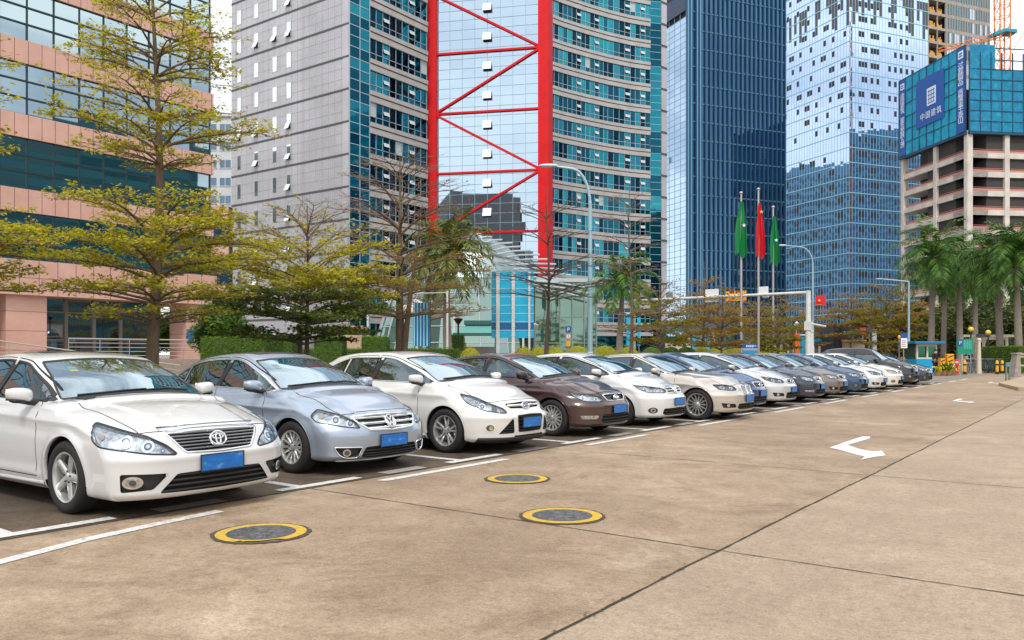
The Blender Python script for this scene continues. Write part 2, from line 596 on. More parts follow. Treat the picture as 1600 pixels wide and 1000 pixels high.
class CarBuild:
    def __init__(s, shape, root, h, mats):
        s.s = shape; s.root = root; s.h = h; s.m = mats
        s.V, s.F = shape.surface(h)
        s.N = shape.normal(s.V)
        s.lab = np.zeros(len(s.F), np.int32)
        s.names = ['body']
        s.fc = s.V[s.F].mean(1); s.fn = s.N[s.F].mean(1)

    def poly2(s, specs, view, side):
        out = []
        for q in specs:
            P = s.s.P3(q, side)
            a, b = view.to2(P[None])
            out.append(np.array((a[0], b[0])))
        return out

    def carve(s, poly, view, label, facing=.12, cond=None, snap=True):
        poly = [np.asarray(q, float) for q in poly]
        fn = s.fn @ view.d
        a, b = view.to2(s.fc)
        base = (fn > facing) & (s.fc @ view.d > (0.0 if view.kind in 's' else -9)) & (s.lab >= 0)
        if cond is not None: base &= cond(s.fc, s.fn)
        ins = base & inpoly(poly, a, b)
        if snap:
            nv = len(s.V)
            vi = np.zeros(nv, bool); vi[s.F[ins].ravel()] = True
            vo = np.zeros(nv, bool); vo[s.F[(~ins)].ravel()] = True
            sel = np.nonzero(vi & vo)[0]
            if len(sel):
                A, B = view.to2(s.V[sel])
                A2, B2, d = nearest_on_poly(poly, A, B)
                ok = d < s.h * 1.3
                sel = sel[ok]
                P = s.V[sel] + np.outer(A2[ok] - A[ok], view.l) + np.outer(B2[ok] - B[ok], view.u)
                for _ in range(3):
                    f = s.s.F(P); g = s.s.grad(P) @ view.d
                    st = np.where(np.abs(g) > .15, f / np.where(np.abs(g) > .15, g, 1), 0)
                    P = P - np.outer(np.clip(st, -.03, .03), view.d)
                s.V[sel] = P
                s.fc = s.V[s.F].mean(1)
        if isinstance(label, str):
            s.names.append(label); label = len(s.names) - 1
        s.lab[ins] = label

    def finish_body(s, paint, extra):
        s.N = s.s.normal(s.V)
        keep = ~((s.fn[:, 2] < -.75) & (s.fc[:, 2] < .32) & (np.abs(s.fc[:, 0]) < s.s.xf + s.s.R + .04))
        made = {}
        for k, nm in enumerate(s.names):
            f = s.F[(s.lab == k) & keep]
            if len(f) == 0: continue
            u, inv = np.unique(f, return_inverse=True)
            me = np_mesh(nm, s.V[u], inv.reshape(f.shape), s.N[u])
            o = link(nm, me, s.root, extra.get(nm, paint))
            made.setdefault(nm, []).append(o)
        return made

    def patch(s, name, poly, view, off, mat_, parent=None, skirt=None, step=.035, flat=False):
        parent = parent or s.root
        B = densify([np.asarray(q, float) for q in poly], step)
        n = len(B)
        mn = np.min(B, 0); mx = np.max(B, 0)
        pts = [Vector(q) for q in B]
        gx = np.arange(mn[0] + step * .5, mx[0], step); gy = np.arange(mn[1] + step * .5, mx[1], step)
        if len(gx) and len(gy):
            A, C = np.meshgrid(gx, gy); A = A.ravel(); C = C.ravel()
            k = inpoly(B, A, C)
            A, C = A[k], C[k]
            if len(A):
                _, _, d = nearest_on_poly(B, A, C)
                k = d > step * .45
                pts += [Vector((q, w)) for q, w in zip(A[k], C[k])]
        vs, es, fs, ov, oe, of = delaunay_2d_cdt(pts, [], [list(range(n))], 1, 1e-5)
        if not fs: return None
        a = np.array([v.x for v in vs]); b = np.array([v.y for v in vs])
        P = s.s.march(view, a, b); N = s.s.normal(P)
        if flat: N = np.tile(view.d, (len(P), 1))
        Vv = P + N * off
        # orientation
        F = []
        for f in fs:
            q = [P[i] for i in f[:3]]
            nn = np.cross(q[1] - q[0], q[2] - q[0])
            F.append(tuple(f) if nn @ view.d > 0 else tuple(reversed(f)))
        if skirt is not None:
            ec = {}
            for f in F:
                for i in range(len(f)):
                    e = (f[i], f[(i + 1) % len(f)])
                    ec[e] = 1
            base = len(Vv); mp = {}
            ext = []; NN = []
            for e in list(ec):
                if (e[1], e[0]) in ec: continue
                ids = []
                for v in e:
                    # own copies so the rim stays sharp
                    ext.append(P[v] + N[v] * off); NN.append(N[v]); ids.append(base + len(ext) - 1)
                for v in e:
                    ext.append(P[v] + N[v] * skirt); NN.append(N[v]); ids.append(base + len(ext) - 1)
                F.append((ids[1], ids[0], ids[2], ids[3]))
            if ext:
                Vv = np.concatenate([Vv, np.array(ext)])
        me = np_mesh(name, Vv, F, None, True)
        try: me.set_sharp_from_angle(angle=math.radians(40))
        except Exception: pass
        return link(name, me, parent, mat_)

    def ribbon_geo(s, pts, view, width, top, base=-.003, closed=False, step=.03):
        Q = densify([np.asarray(q, float) for q in pts], step, closed)
        n = len(Q); Q = np.array(Q)
        L = []; R = []
        for i in range(n):
            if closed: a, b = Q[i - 1], Q[(i + 1) % n]
            else: a, b = Q[max(i - 1, 0)], Q[min(i + 1, n - 1)]
            t = b - a; t /= np.linalg.norm(t) + 1e-9
            nn = np.array((-t[1], t[0]))
            wd = width(i / (n - 1)) if callable(width) else width
            L.append(Q[i] + nn * wd / 2); R.append(Q[i] - nn * wd / 2)
        A = np.array(L + R)
        P = s.s.march(view, A[:, 0], A[:, 1]); N = s.s.normal(P)
        T = P + N * top; D = P + N * base
        Vv = np.concatenate([T, D])
        F = []
        for i in range(n if closed else n - 1):
            j = (i + 1) % n
            l0, l1, r0, r1 = i, j, n + i, n + j
            F.append((r0, r1, l1, l0))
            F.append((l0, l1, 2 * n + l1, 2 * n + l0))
            F.append((r1, r0, 2 * n + r0, 2 * n + r1))
        q = F[0]; nn = np.cross(Vv[q[1]] - Vv[q[0]], Vv[q[2]] - Vv[q[0]])
        if nn @ view.d < 0: F = [tuple(reversed(f)) for f in F]
        return Vv, F

    def ribbons(s, name, lines, view, width, top, mat_, parent=None, base=-.003, closed=False, step=.03):
        VV = []; FF = []; b = 0
        for ln in lines:
            v, f = s.ribbon_geo(ln, view, width, top, base, closed, step)
            VV.append(v); FF += [tuple(i + b for i in q) for q in f]; b += len(v)
        me = np_mesh(name, np.concatenate(VV), FF, None, False)
        return link(name, me, parent or s.root, mat_)


def circ(cx, cy, rx, ry=None, n=20, a0=0, a1=360, rot=0):
    ry = ry or rx
    full = abs(a1 - a0) >= 360
    k = n if full else n + 1
    out = []
    c, sn = math.cos(math.radians(rot)), math.sin(math.radians(rot))
    for i in range(k):
        w = math.radians(a0 + (a1 - a0) * i / n)
        u, v = rx * math.cos(w), ry * math.sin(w)
        out.append((cx + u * c - v * sn, cy + u * sn + v * c))
    return out
# ------------------------------------------------------------------ car materials
def paint(name, col, flake=0.35, rough=0.32, dirt=0.0, coat=1.0):
    m = bpy.data.materials.new(name); m.use_nodes = True
    t = NT(m); b = t.n['Principled BSDF']; out = t.n['Material Output']
    v = t.coords()
    n = t.noise(900, 1, 0.5, v)
    c2 = tuple(min(1, c * 1.18 + .01) for c in col[:3]) + (1,)
    base = t.ramp(n, [(0.35, col if len(col) == 4 else tuple(col) + (1,)), (0.75, c2)])
    # road film low on the body
    sep = t.n.new('ShaderNodeSeparateXYZ'); t.con(v, sep.inputs[0])
    mr = t.add('ShaderNodeMapRange'); t.con(sep.outputs[2], mr.inputs[0])
    mr.inputs[1].default_value = .75; mr.inputs[2].default_value = .15; mr.inputs[3].default_value = 0.0; mr.inputs[4].default_value = 1.0
    n2 = t.noise(5, 5, 0.6, v)
    mu = t.add('ShaderNodeMath', operation='MULTIPLY'); t.con(mr.outputs[0], mu.inputs[0]); t.con(n2, mu.inputs[1])
    mu2 = t.add('ShaderNodeMath', operation='MULTIPLY'); t.con(mu.outputs[0], mu2.inputs[0]); mu2.inputs[1].default_value = .20 + dirt
    t.con(t.mix(mu2.outputs[0], base, (.20, .165, .125, 1)), b.inputs['Base Color'])
    b.inputs['Metallic'].default_value = flake
    b.inputs['Roughness'].default_value = rough
    b.inputs['Coat Weight'].default_value = coat
    b.inputs['Coat Roughness'].default_value = 0.025
    t.con(t.bump(t.noise(1.6, 3, .5, v), .012, .05), b.inputs['Coat Normal'])
    # bare trim colour on the inside of the shell
    g = t.add('ShaderNodeNewGeometry'); d = t.add('ShaderNodeBsdfDiffuse'); d.inputs[0].default_value = (.03, .028, .026, 1)
    mx = t.add('ShaderNodeMixShader'); t.con(g.outputs['Backfacing'], mx.inputs[0]); t.con(b.outputs[0], mx.inputs[1]); t.con(d.outputs[0], mx.inputs[2])
    t.con(mx.outputs[0], out.inputs['Surface'])
    return m


def glassy(name, tint, base_refl=0.10, power=3.0, rough=0.0, maxr=.9):
    m = bpy.data.materials.new(name); m.use_nodes = True
    t = NT(m); t.n.remove(t.n['Principled BSDF']); out = t.n['Material Output']
    tr = t.add('ShaderNodeBsdfTransparent'); tr.inputs[0].default_value = tint
    gl = t.add('ShaderNodeBsdfGlossy'); gl.inputs['Roughness'].default_value = rough; gl.inputs[0].default_value = (.76, .92, 1.0, 1)
    lw = t.add('ShaderNodeLayerWeight'); lw.inputs[0].default_value = .5
    p = t.add('ShaderNodeMath', operation='POWER'); t.con(lw.outputs['Facing'], p.inputs[0]); p.inputs[1].default_value = power
    mr = t.add('ShaderNodeMapRange'); t.con(p.outputs[0], mr.inputs[0]); mr.inputs[3].default_value = base_refl; mr.inputs[4].default_value = maxr
    mx = t.add('ShaderNodeMixShader'); t.con(mr.outputs[0], mx.inputs[0]); t.con(tr.outputs[0], mx.inputs[1]); t.con(gl.outputs[0], mx.inputs[2])
    t.con(mx.outputs[0], out.inputs['Surface'])
    return m


CM = {}
CM['glass'] = glassy('car_window_glass', (.34, .44, .43, 1), .14, 2.6)
CM['wind'] = glassy('windscreen_glass', (.36, .56, .60, 1), .27, 1.4)
CM['lens'] = glassy('headlamp_lens', (.93, .95, .97, 1), .06, 3.0)
CM['black'] = mat('black_trim', (.012, .012, .013), .35)
CM['matte'] = mat('black_plastic', (.018, .018, .019), .62, bump=.15, bscale=300)
CM['gap'] = mat('panel_gap', (.012, .011, .010), .9)
CM['under'] = mat('underbody', (.010, .010, .010), .85)
CM['chrome'] = mat('chrome', (.80, .82, .84), .08, 1.0)
CM['chromed'] = mat('dark_chrome', (.30, .31, .33), .14, 1.0)
CM['lampdark'] = mat('lamp_housing', (.11, .115, .12), .22, .6)
CM['lampsilver'] = mat('lamp_reflector', (.52, .54, .56), .22, .8, noise=.6, nscale=22)
CM['bulb'] = mat('lamp_bulb', (.55, .57, .60), .10, .9)
CM['amber'] = mat('indicator', (.46, .36, .30), .15, .7)
CM['rubber'] = mat('tyre_rubber', (.014, .0135, .013), .78, noise=.3, nscale=18)
CM['alloy'] = mat('alloy', (.66, .66, .64), .30, .75, coat=.6, noise=.1, nscale=9)
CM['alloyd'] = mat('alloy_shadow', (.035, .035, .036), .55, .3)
CM['disc'] = mat('brake_disc', (.23, .22, .20), .38, .8, noise=.3, nscale=30)
CM['seat'] = mat('seat_fabric', (.12, .105, .09), .85, noise=.3, nscale=20)
CM['tan'] = mat('tan_leather', (.36, .24, .13), .6, noise=.2, nscale=20)
CM['dash'] = mat('dashboard', (.03, .03, .03), .6)
CM['sticker'] = mat('sticker', (.34, .32, .14), .4)
CM['stickerb'] = mat('sticker_blue', (.10, .30, .36), .4)
CM['tail'] = mat('tail_lamp', (.42, .02, .02), .15, coat=1)


def plate_mat():
    m = bpy.data.materials.new('number_plate'); m.use_nodes = True
    t = NT(m); b = t.n['Principled BSDF']
    v = t.coords((9, 9, 22))
    n = t.noise(1.0, 2, .5, v)
    t.con(t.ramp(n, [(.38, hexc((20, 98, 172))), (.60, hexc((30, 108, 182))), (.74, hexc((84, 142, 196)))]), b.inputs['Base Color'])
    b.inputs['Roughness'].default_value = .4
    return m


CM['plate'] = plate_mat()


# ------------------------------------------------------------------ wheels
def wheel_meshes(style, rw, rr, width=.215):
    """three meshes around the y axis, outer face towards -y: hub, tyre, rim"""
    t = MB(); h = width / 2
    prof = [(rr - .004, -h * .80), (rr + .012, -h * .93), (rr + (rw - rr) * .35, -h * 1.03), (rr + (rw - rr) * .62, -h * 1.04), (rw - .022, -h * .95), (rw - .006, -h * .78), (rw, -h * .6), (rw + .001, 0), (rw, h * .6), (rw - .006, h * .78), (rw - .03, h), (rr, h * .8)]
    t.lathe(prof, 56, axis='y')
    for g in (-.045, 0, .045):      # tread grooves
        pass
    r = MB()
    r.lathe([(rr + .006, -h * .86), (rr + .004, -h * .93), (rr - .010, -h * .90), (rr - .014, -h * .78), (rr - .022, -h * .4), (rr - .03, h * .8)], 56, axis='y')
    y0 = -h * .80       # spoke face
    def spoke(a, w0, w1, r0, r1, ya, yb, th=.035, skew=0.0):
        ca, sa = math.cos(a), math.sin(a)
        def P(rad, off, y):
            return (ca * rad - sa * off, y, sa * rad + ca * off)
        n = 5; ring = []
        for i in range(n + 1):
            q = i / n; rad = r0 + (r1 - r0) * q; w = w0 + (w1 - w0) * q; y = ya + (yb - ya) * (q ** 1.6); sk = skew * q
            ring.append([P(rad, sk - w / 2, y + .010), P(rad, sk - w * .30, y), P(rad, sk + w * .30, y), P(rad, sk + w / 2, y + .010), P(rad, sk + w * .45, y + th), P(rad, sk - w * .45, y + th)])
        vs = [p for g in ring for p in g]; fs = []
        for i in range(n):
            for k in range(6):
                fs.append((i * 6 + k, i * 6 + (k + 1) % 6, (i + 1) * 6 + (k + 1) % 6, (i + 1) * 6 + k))
        fs.append((0, 1, 2, 3, 4, 5)); fs.append(tuple(reversed(range(n * 6, n * 6 + 6))))
        r._add(vs, fs)
    ph = style.get('ph', 0)
    for i in range(style['n']):
        a = 2 * PI * i / style['n'] + math.radians(ph)
        if style['type'] == 'five':
            spoke(a, .080 * 5 / style['n'], .074 * 5 / style['n'], .04, rr - .012, y0 + .012, y0 + .002)
        elif style['type'] == 'twin':
            spoke(a + .15, .034, .028, .045, rr - .012, y0 + .014, y0 + .002, skew=.012)
            spoke(a - .15, .034, .028, .045, rr - .012, y0 + .014, y0 + .002, skew=-.012)
        else:
            spoke(a, .022, .020, .045, rr - .012, y0 + .014, y0 + .002)
    hb = MB()
    hb.lathe([(0.001, y0 + .006), (.030, y0 + .006), (.036, y0 + .010), (.066, y0 + .016), (.070, y0 + .05), (.001, y0 + .06)], 24, axis='y')
    for k in range(5):
        w = 2 * PI * (k + .5) / 5
        hb.lathe([(.001, y0 + .004), (.009, y0 + .004), (.010, y0 + .02)], 8, m=1, axis='y', origin=(.052 * math.cos(w), 0, .052 * math.sin(w)))
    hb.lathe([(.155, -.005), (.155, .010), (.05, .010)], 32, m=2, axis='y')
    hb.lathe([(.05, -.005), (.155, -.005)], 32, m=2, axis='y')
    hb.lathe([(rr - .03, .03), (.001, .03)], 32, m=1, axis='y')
    hb.obox((-.15, -.03, .05), (.06, 0, .02), (0, .06, 0), (-.02, 0, .11), m=3)
    return hb, t, r


WHEELS = {}


def add_wheels(B, style):
    s = B.s
    key = (style['type'], style['n'], style.get('ph', 0), s.rw, style['rr'])
    wy = s.W2 - .012 - .1075
    first = WHEELS.get(key)
    for xa in (s.xf, s.xr):
        for side in (-1, 1):
            rz = 0 if side < 0 else PI
            if first is None:
                hb, t, r = wheel_meshes(style, s.rw, style['rr'])
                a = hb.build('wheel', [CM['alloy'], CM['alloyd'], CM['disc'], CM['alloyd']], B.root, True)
                b = t.build('tyre', CM['rubber'], a, True); c = r.build('rim', CM['alloy'], a, True)
                first = WHEELS[key] = (a.data, b.data, c.data)
            else:
                a = link('wheel', first[0], B.root); link('tyre', first[1], a); link('rim', first[2], a)
            a.location = (xa, side * wy, s.rw)
            turn = style.get('turn', 0) if xa > 0 else 0
            a.rotation_euler = (0, (xa * 7 + side) % 1.2, 0)
            a.rotation_euler = (0, style.get('spin', 0) if side < 0 else 0, rz + turn)
    # dark wheel houses
    for xa in (s.xf, s.xr):
        for side in (-1, 1):
            w = MB(); R = s.R + .012; n = 18
            yo, yi = side * (s.W2 - .05), side * .52
            pr = []
            for i in range(n + 1):
                a = PI * (-.12 + 1.24 * i / n)
                pr.append((xa + R * math.cos(a), s.rw + R * math.sin(a)))
            for i in range(n):
                w.quad((pr[i][0], yo, pr[i][1]), (pr[i + 1][0], yo, pr[i + 1][1]), (pr[i + 1][0], yi, pr[i + 1][1]), (pr[i][0], yi, pr[i][1]))
            w.poly([(q[0], yi, q[1]) for q in pr])
            w.build('wheel_house', CM['under'], B.root, merge=True)


def interior(B, p, tan=False):
    s = B.s; cx = s.cowx
    f = MB()
    f.box(s.xr + .2, s.xf - .3, -.62, .62, .22, .27)
    f.box(s.xr - .55, s.xf + .6, -.56, .56, .17, .20)
    f.box(s.xr - .5, s.xr + .1, -.6, .6, .2, p['belt'] - .06)      # parcel shelf / boot wall
    f.box(cx - .30, s.xf + .2, -.60, .60, .2, p['hc'] - .16)
    f.build('floor_pan', CM['under'], B.root)
    d = MB()
    d.box(cx - .52, cx - .02, -.64, .64, p['hc'] - .26, p['hc'] - .09)
    d.box(cx - .50, cx - .28, .20, .54, p['hc'] - .12, p['hc'] - .03)
    d.build('dashboard', CM['dash'], B.root, bevel=.03)
    st = MB()
    c = Vector((cx - .66, .36, p['hc'] - .10)); ax = Vector((-.9, 0, .42)).normalized(); u = Vector((0, 1, 0)); v = ax.cross(u)
    ring = [c + (u * math.cos(2 * PI * k / 20) + v * math.sin(2 * PI * k / 20)) * .185 for k in range(21)]
    st.tube(ring, .015, 6, cap=False); st.tube([c - u * .18, c + u * .18], .02, 6); st.tube([c, c + Vector((.2, 0, -.1))], .03, 6)
    st.build('steering_wheel', CM['black'], B.root, True)
    m = CM['tan'] if tan else CM['seat']
    def seat(x, y, w):
        q = MB()
        q.obox((x - .05, y - w / 2, .42), (.50, 0, .05), (0, w, 0), (-.02, 0, .14))
        lean = Vector((-.26, 0, .60))
        q.obox((x + .02, y - w / 2, .50), lean, (0, w, 0), (-.13, 0, -.04))
        q.obox(Vector((x + .02, y - .13, .50)) + lean * 1.06 , lean * .30, (0, .26, 0), (-.09, 0, -.03))
        q.build('seat', m, B.root, bevel=.035)
    seat(cx - 1.22, .36, .48); seat(cx - 1.22, -.36, .48)
    q = MB(); x = cx - 2.05
    q.obox((x - .05, -.60, .42), (.50, 0, .05), (0, 1.2, 0), (-.02, 0, .14)); q.obox((x + .02, -.60, .5), (-.25, 0, .52), (0, 1.2, 0), (-.13, 0, -.04))
    for y in (-.36, .36): q.obox((x - .25, y - .12, 1.05), (-.06, 0, .15), (0, .24, 0), (-.09, 0, -.03))
    q.build('seat', m, B.root, bevel=.035)


def clip(poly, a, b, c):
    """keep a*x+b*z<=c"""
    out = []; n = len(poly)
    for i in range(n):
        p, q = poly[i], poly[(i + 1) % n]
        fp, fq = a * p[0] + b * p[1] - c, a * q[0] + b * q[1] - c
        if fp <= 0: out.append(p)
        if fp * fq < 0:
            t = fp / (fp - fq); out.append((p[0] + (q[0] - p[0]) * t, p[1] + (q[1] - p[1]) * t))
    return out


def mirror_mesh(B, p, side, cap, pos=None):
    s = B.s
    x = s.cowx - p.get('mx', .42); z = p['belt'] + .075
    b = s.s_y if hasattr(s, 's_y') else None
    y0 = abs(s.march(View('s', side), [x], [p['belt'] + .02])[0][1])
    q = MB()
    q.ball((0, 0, 0), 1, 1, 1, 20, 14)
    out = []
    for v in q.v:
        a = np.array(v); a = np.sign(a) * np.abs(a) ** .72
        X, Y, Z = a[0] * .08, a[1] * .112, a[2] * .066
        k = 1 - .25 * (Y * 1 / .125) * .5
        X = X * (1 - .15 * (Y / .125)); Z = Z * (1 - .12 * (Y / .125)) + .012 * (Y / .125)
        X -= .03 * max(0, Y / .125)
        if X < -.045: X = -.045
        out.append((x + X, side * (y0 + .155 + Y), z + Z + .01))
    q.v = out
    if side < 0: q.f = [tuple(reversed(f)) for f in q.f]
    o = q.build('mirror', cap, B.root, True)
    g = MB(); g.box(x - .052, x - .046, side * (y0 + .155) - .10, side * (y0 + .155) + .10, z - .045, z + .065)
    g.build('mirror_glass', CM['chrome'], o)
    a = MB(); a.tube([(x + .03, side * (y0 - .03), z - .075), (x + .01, side * (y0 + .07), z - .065), (x, side * (y0 + .15), z - .045)], [.03, .028, .03], 8)
    ball = MB(); a.ball((x, side * (y0 + .15), z - .045), .07, .10, .028, 12, 6)
    a.build('mirror_arm', CM['black'], o, True)


def sedan_panels(B, p, pm, trim='black', dlo_trim=None):
    """cuts windows, doors, bonnet and bumper out of the shell"""
    s = B.s; m = CM
    cx = s.cowx
    # ---- windscreen outline
    def ws_half(z):
        x0 = s.march(FRONT, [0.0], [z])[0][0]
        y = .6
        for _ in range(3):
            x = x0 - p.get('kc', .30) * y * y
            wb = s.W2 * p.get('cw', .935) - .035 * float(sstep(.2, 1.3, np.array(x)))
            zz = max(z - .95, 0)
            y = wb - p.get('tum', .48) * zz - .16 * zz * zz - p.get('apil', .048)
        return y
    z0 = p['hc'] + .022; z1 = p['H'] - p.get('wdrop', .065) - .015
    zs = np.linspace(z0, z1, 9)
    hv = [ws_half(z) for z in zs]
    yb, yt = hv[0], hv[-1]
    right = [(-h, z - .05 * (h / yb) ** 2 * (1 - i / 8) - .035 * (h / yt) ** 2 * (i / 8)) for i, (h, z) in enumerate(zip(hv, zs))]
    ws = right + [(-yt * k, z1 - .035 * k * k) for k in (.6, .2, -.2, -.6)] + [(-a, b) for a, b in reversed(right)] + [(-yb * k, z0 - .05 * k * k) for k in (-.6, -.2, .2, .6)]
    ws = rounded(ws, .03, 3)
    # ---- side glass outline
    xs = np.linspace(cx - .02, p['rbx'] - .02, 60)
    ze = s.march(TOP, xs, np.full(60, -s.W2 * .62))[:, 2]
    up = ze - p.get('rail', .055)
    lo = p['belt'] + .035 + .018 * (-xs + .2)
    ok = up - lo > .012
    xs, up, lo = xs[ok], up[ok], lo[ok]
    dlo = [(x, u) for x, u in zip(xs, up)] + [(x, l) for x, l in zip(xs[::-1], lo[::-1])]
    xb = p.get('bp', s.xf - 1.60); xq = p.get('qp', s.xr + .08)
    ln = .18
    dlo = clip(dlo, -1, 0, -p.get('dend', p['rbx'] + .10))
    fw = clip(dlo, -1, ln, -xb - .035 + ln); rw = clip(clip(dlo, 1, -ln, xb - .035 - ln), -1, ln * 1.0, -xq - .025 + ln)
    qw = clip(dlo, 1, -ln, xq - .03 - ln)
    mirror_tri = clip(fw, -1, 0, -(cx - .30))     # black sail at the mirror
    fwg = clip(fw, 1, 0, cx - .30)
    wins = []
    for nm, w in (('f', fwg), ('r', rw), ('q', qw)):
        if len(w) > 2:
            area = abs(sum(w[i - 1][0] * w[i][1] - w[i][0] * w[i - 1][1] for i in range(len(w)))) / 2
            if area > .012: wins.append(rounded(w, .03, 3))
    # ---- doors
    zs_ = .30
    xd0 = s.xf - p.get('dfront', .53)
    top = [(x, u + .03) for x, u in zip(xs, up)]
    def doorpoly(xa, xb2, rear):
        tp = [q for q in top if xb2 + .0 <= q[0] - ln * (q[1] - 1.0) * 0 <= xa]
        tp = [(x, z) for x, z in tp]
        if rear:
            ax, R = s.xr, s.R + .035
            arc = [(ax + R * math.cos(t), s.rw + R * math.sin(t)) for t in np.radians([8, 25, 42, 58, 72])]
            arc = [q for q in arc if q[0] > xb2]
            return [(xa, zs_), (xa, p['belt'])] + tp + [(xb2, p['belt'] + .02)] + [(xb2 - .0, .85)] + arc[::-1] + [(ax + R, zs_ + .05)]
        return [(xa - .02, zs_), (xa, .5), (xa + .01, .8), (xa + .02, p['belt'] - .02), (xa - .05, p['belt'] + .02)] + tp + [(xb2, p['belt']), (xb2, zs_)]
    fd = doorpoly(xd0, xb, False); rd = doorpoly(xb, xq - .06, True)
    for side in (-1, 1):
        v = View('s', side)
        B.carve(fd, v, 'door', .15); B.carve(rd, v, 'door', .15)
        for w in wins: B.carve(w, v, -1, .15)
        for xa in (s.xf, s.xr):
            B.carve(circ(xa, s.rw, s.R, n=40), v, -1, .05)
    B.carve(ws, FRONT, -1, .08, cond=lambda c, n: c[:, 2] > p['hc'] - .08)
    # rear window
    zr0, zr1 = (p['deck'] + .03, p['H'] - .12) if p['kind'] == 'sedan' else (p['belt'] + .10, p['H'] - .15)
    rwp = rounded([(-.56, zr0), (-.44, zr1), (.44, zr1), (.56, zr0)], .05)
    B.carve(rwp, BACK, -1, .05)
    # ---- bonnet
    ns = p.get('nose', 0.0)
    def rec(y): return p.get('na', .13) * y * y + p.get('nb', .58) * y ** 4
    hy0, hy1 = p.get('hy0', .70), p.get('hy1', .60)
    ye = np.linspace(-1, 1, 9)
    bon = [(cx + .02 - .26 * (hy0 * q) ** 2, hy0 * q) for q in ye] + [(s.xt - .155 - ns - rec(hy1 * q) * 1.0, hy1 * q) for q in ye[::-1]]
    B.carve(bon, TOP, 'bonnet', .2, cond=lambda c, n: c[:, 2] > .6)
    # ---- bumper
    zb_ = p.get('bumpz', .60)
    msk = (s.xf + s.R * .8 < B.fc[:, 0]) & (B.fc[:, 2] < zb_ + .02 * (s.xt - B.fc[:, 0])) & (B.lab == 0)
    B.names.append('bumper'); B.lab[msk] = len(B.names) - 1
    msk = (s.xr - s.R * .8 > B.fc[:, 0]) & (B.fc[:, 2] < .62) & (B.lab == 0)
    B.names.append('bumper'); B.lab[msk] = len(B.names) - 1
    return dict(ws=ws, wins=wins, fd=fd, rd=rd, bon=bon, rwp=rwp, sail=mirror_tri, dlo=dlo, fw=fw, cx=cx)


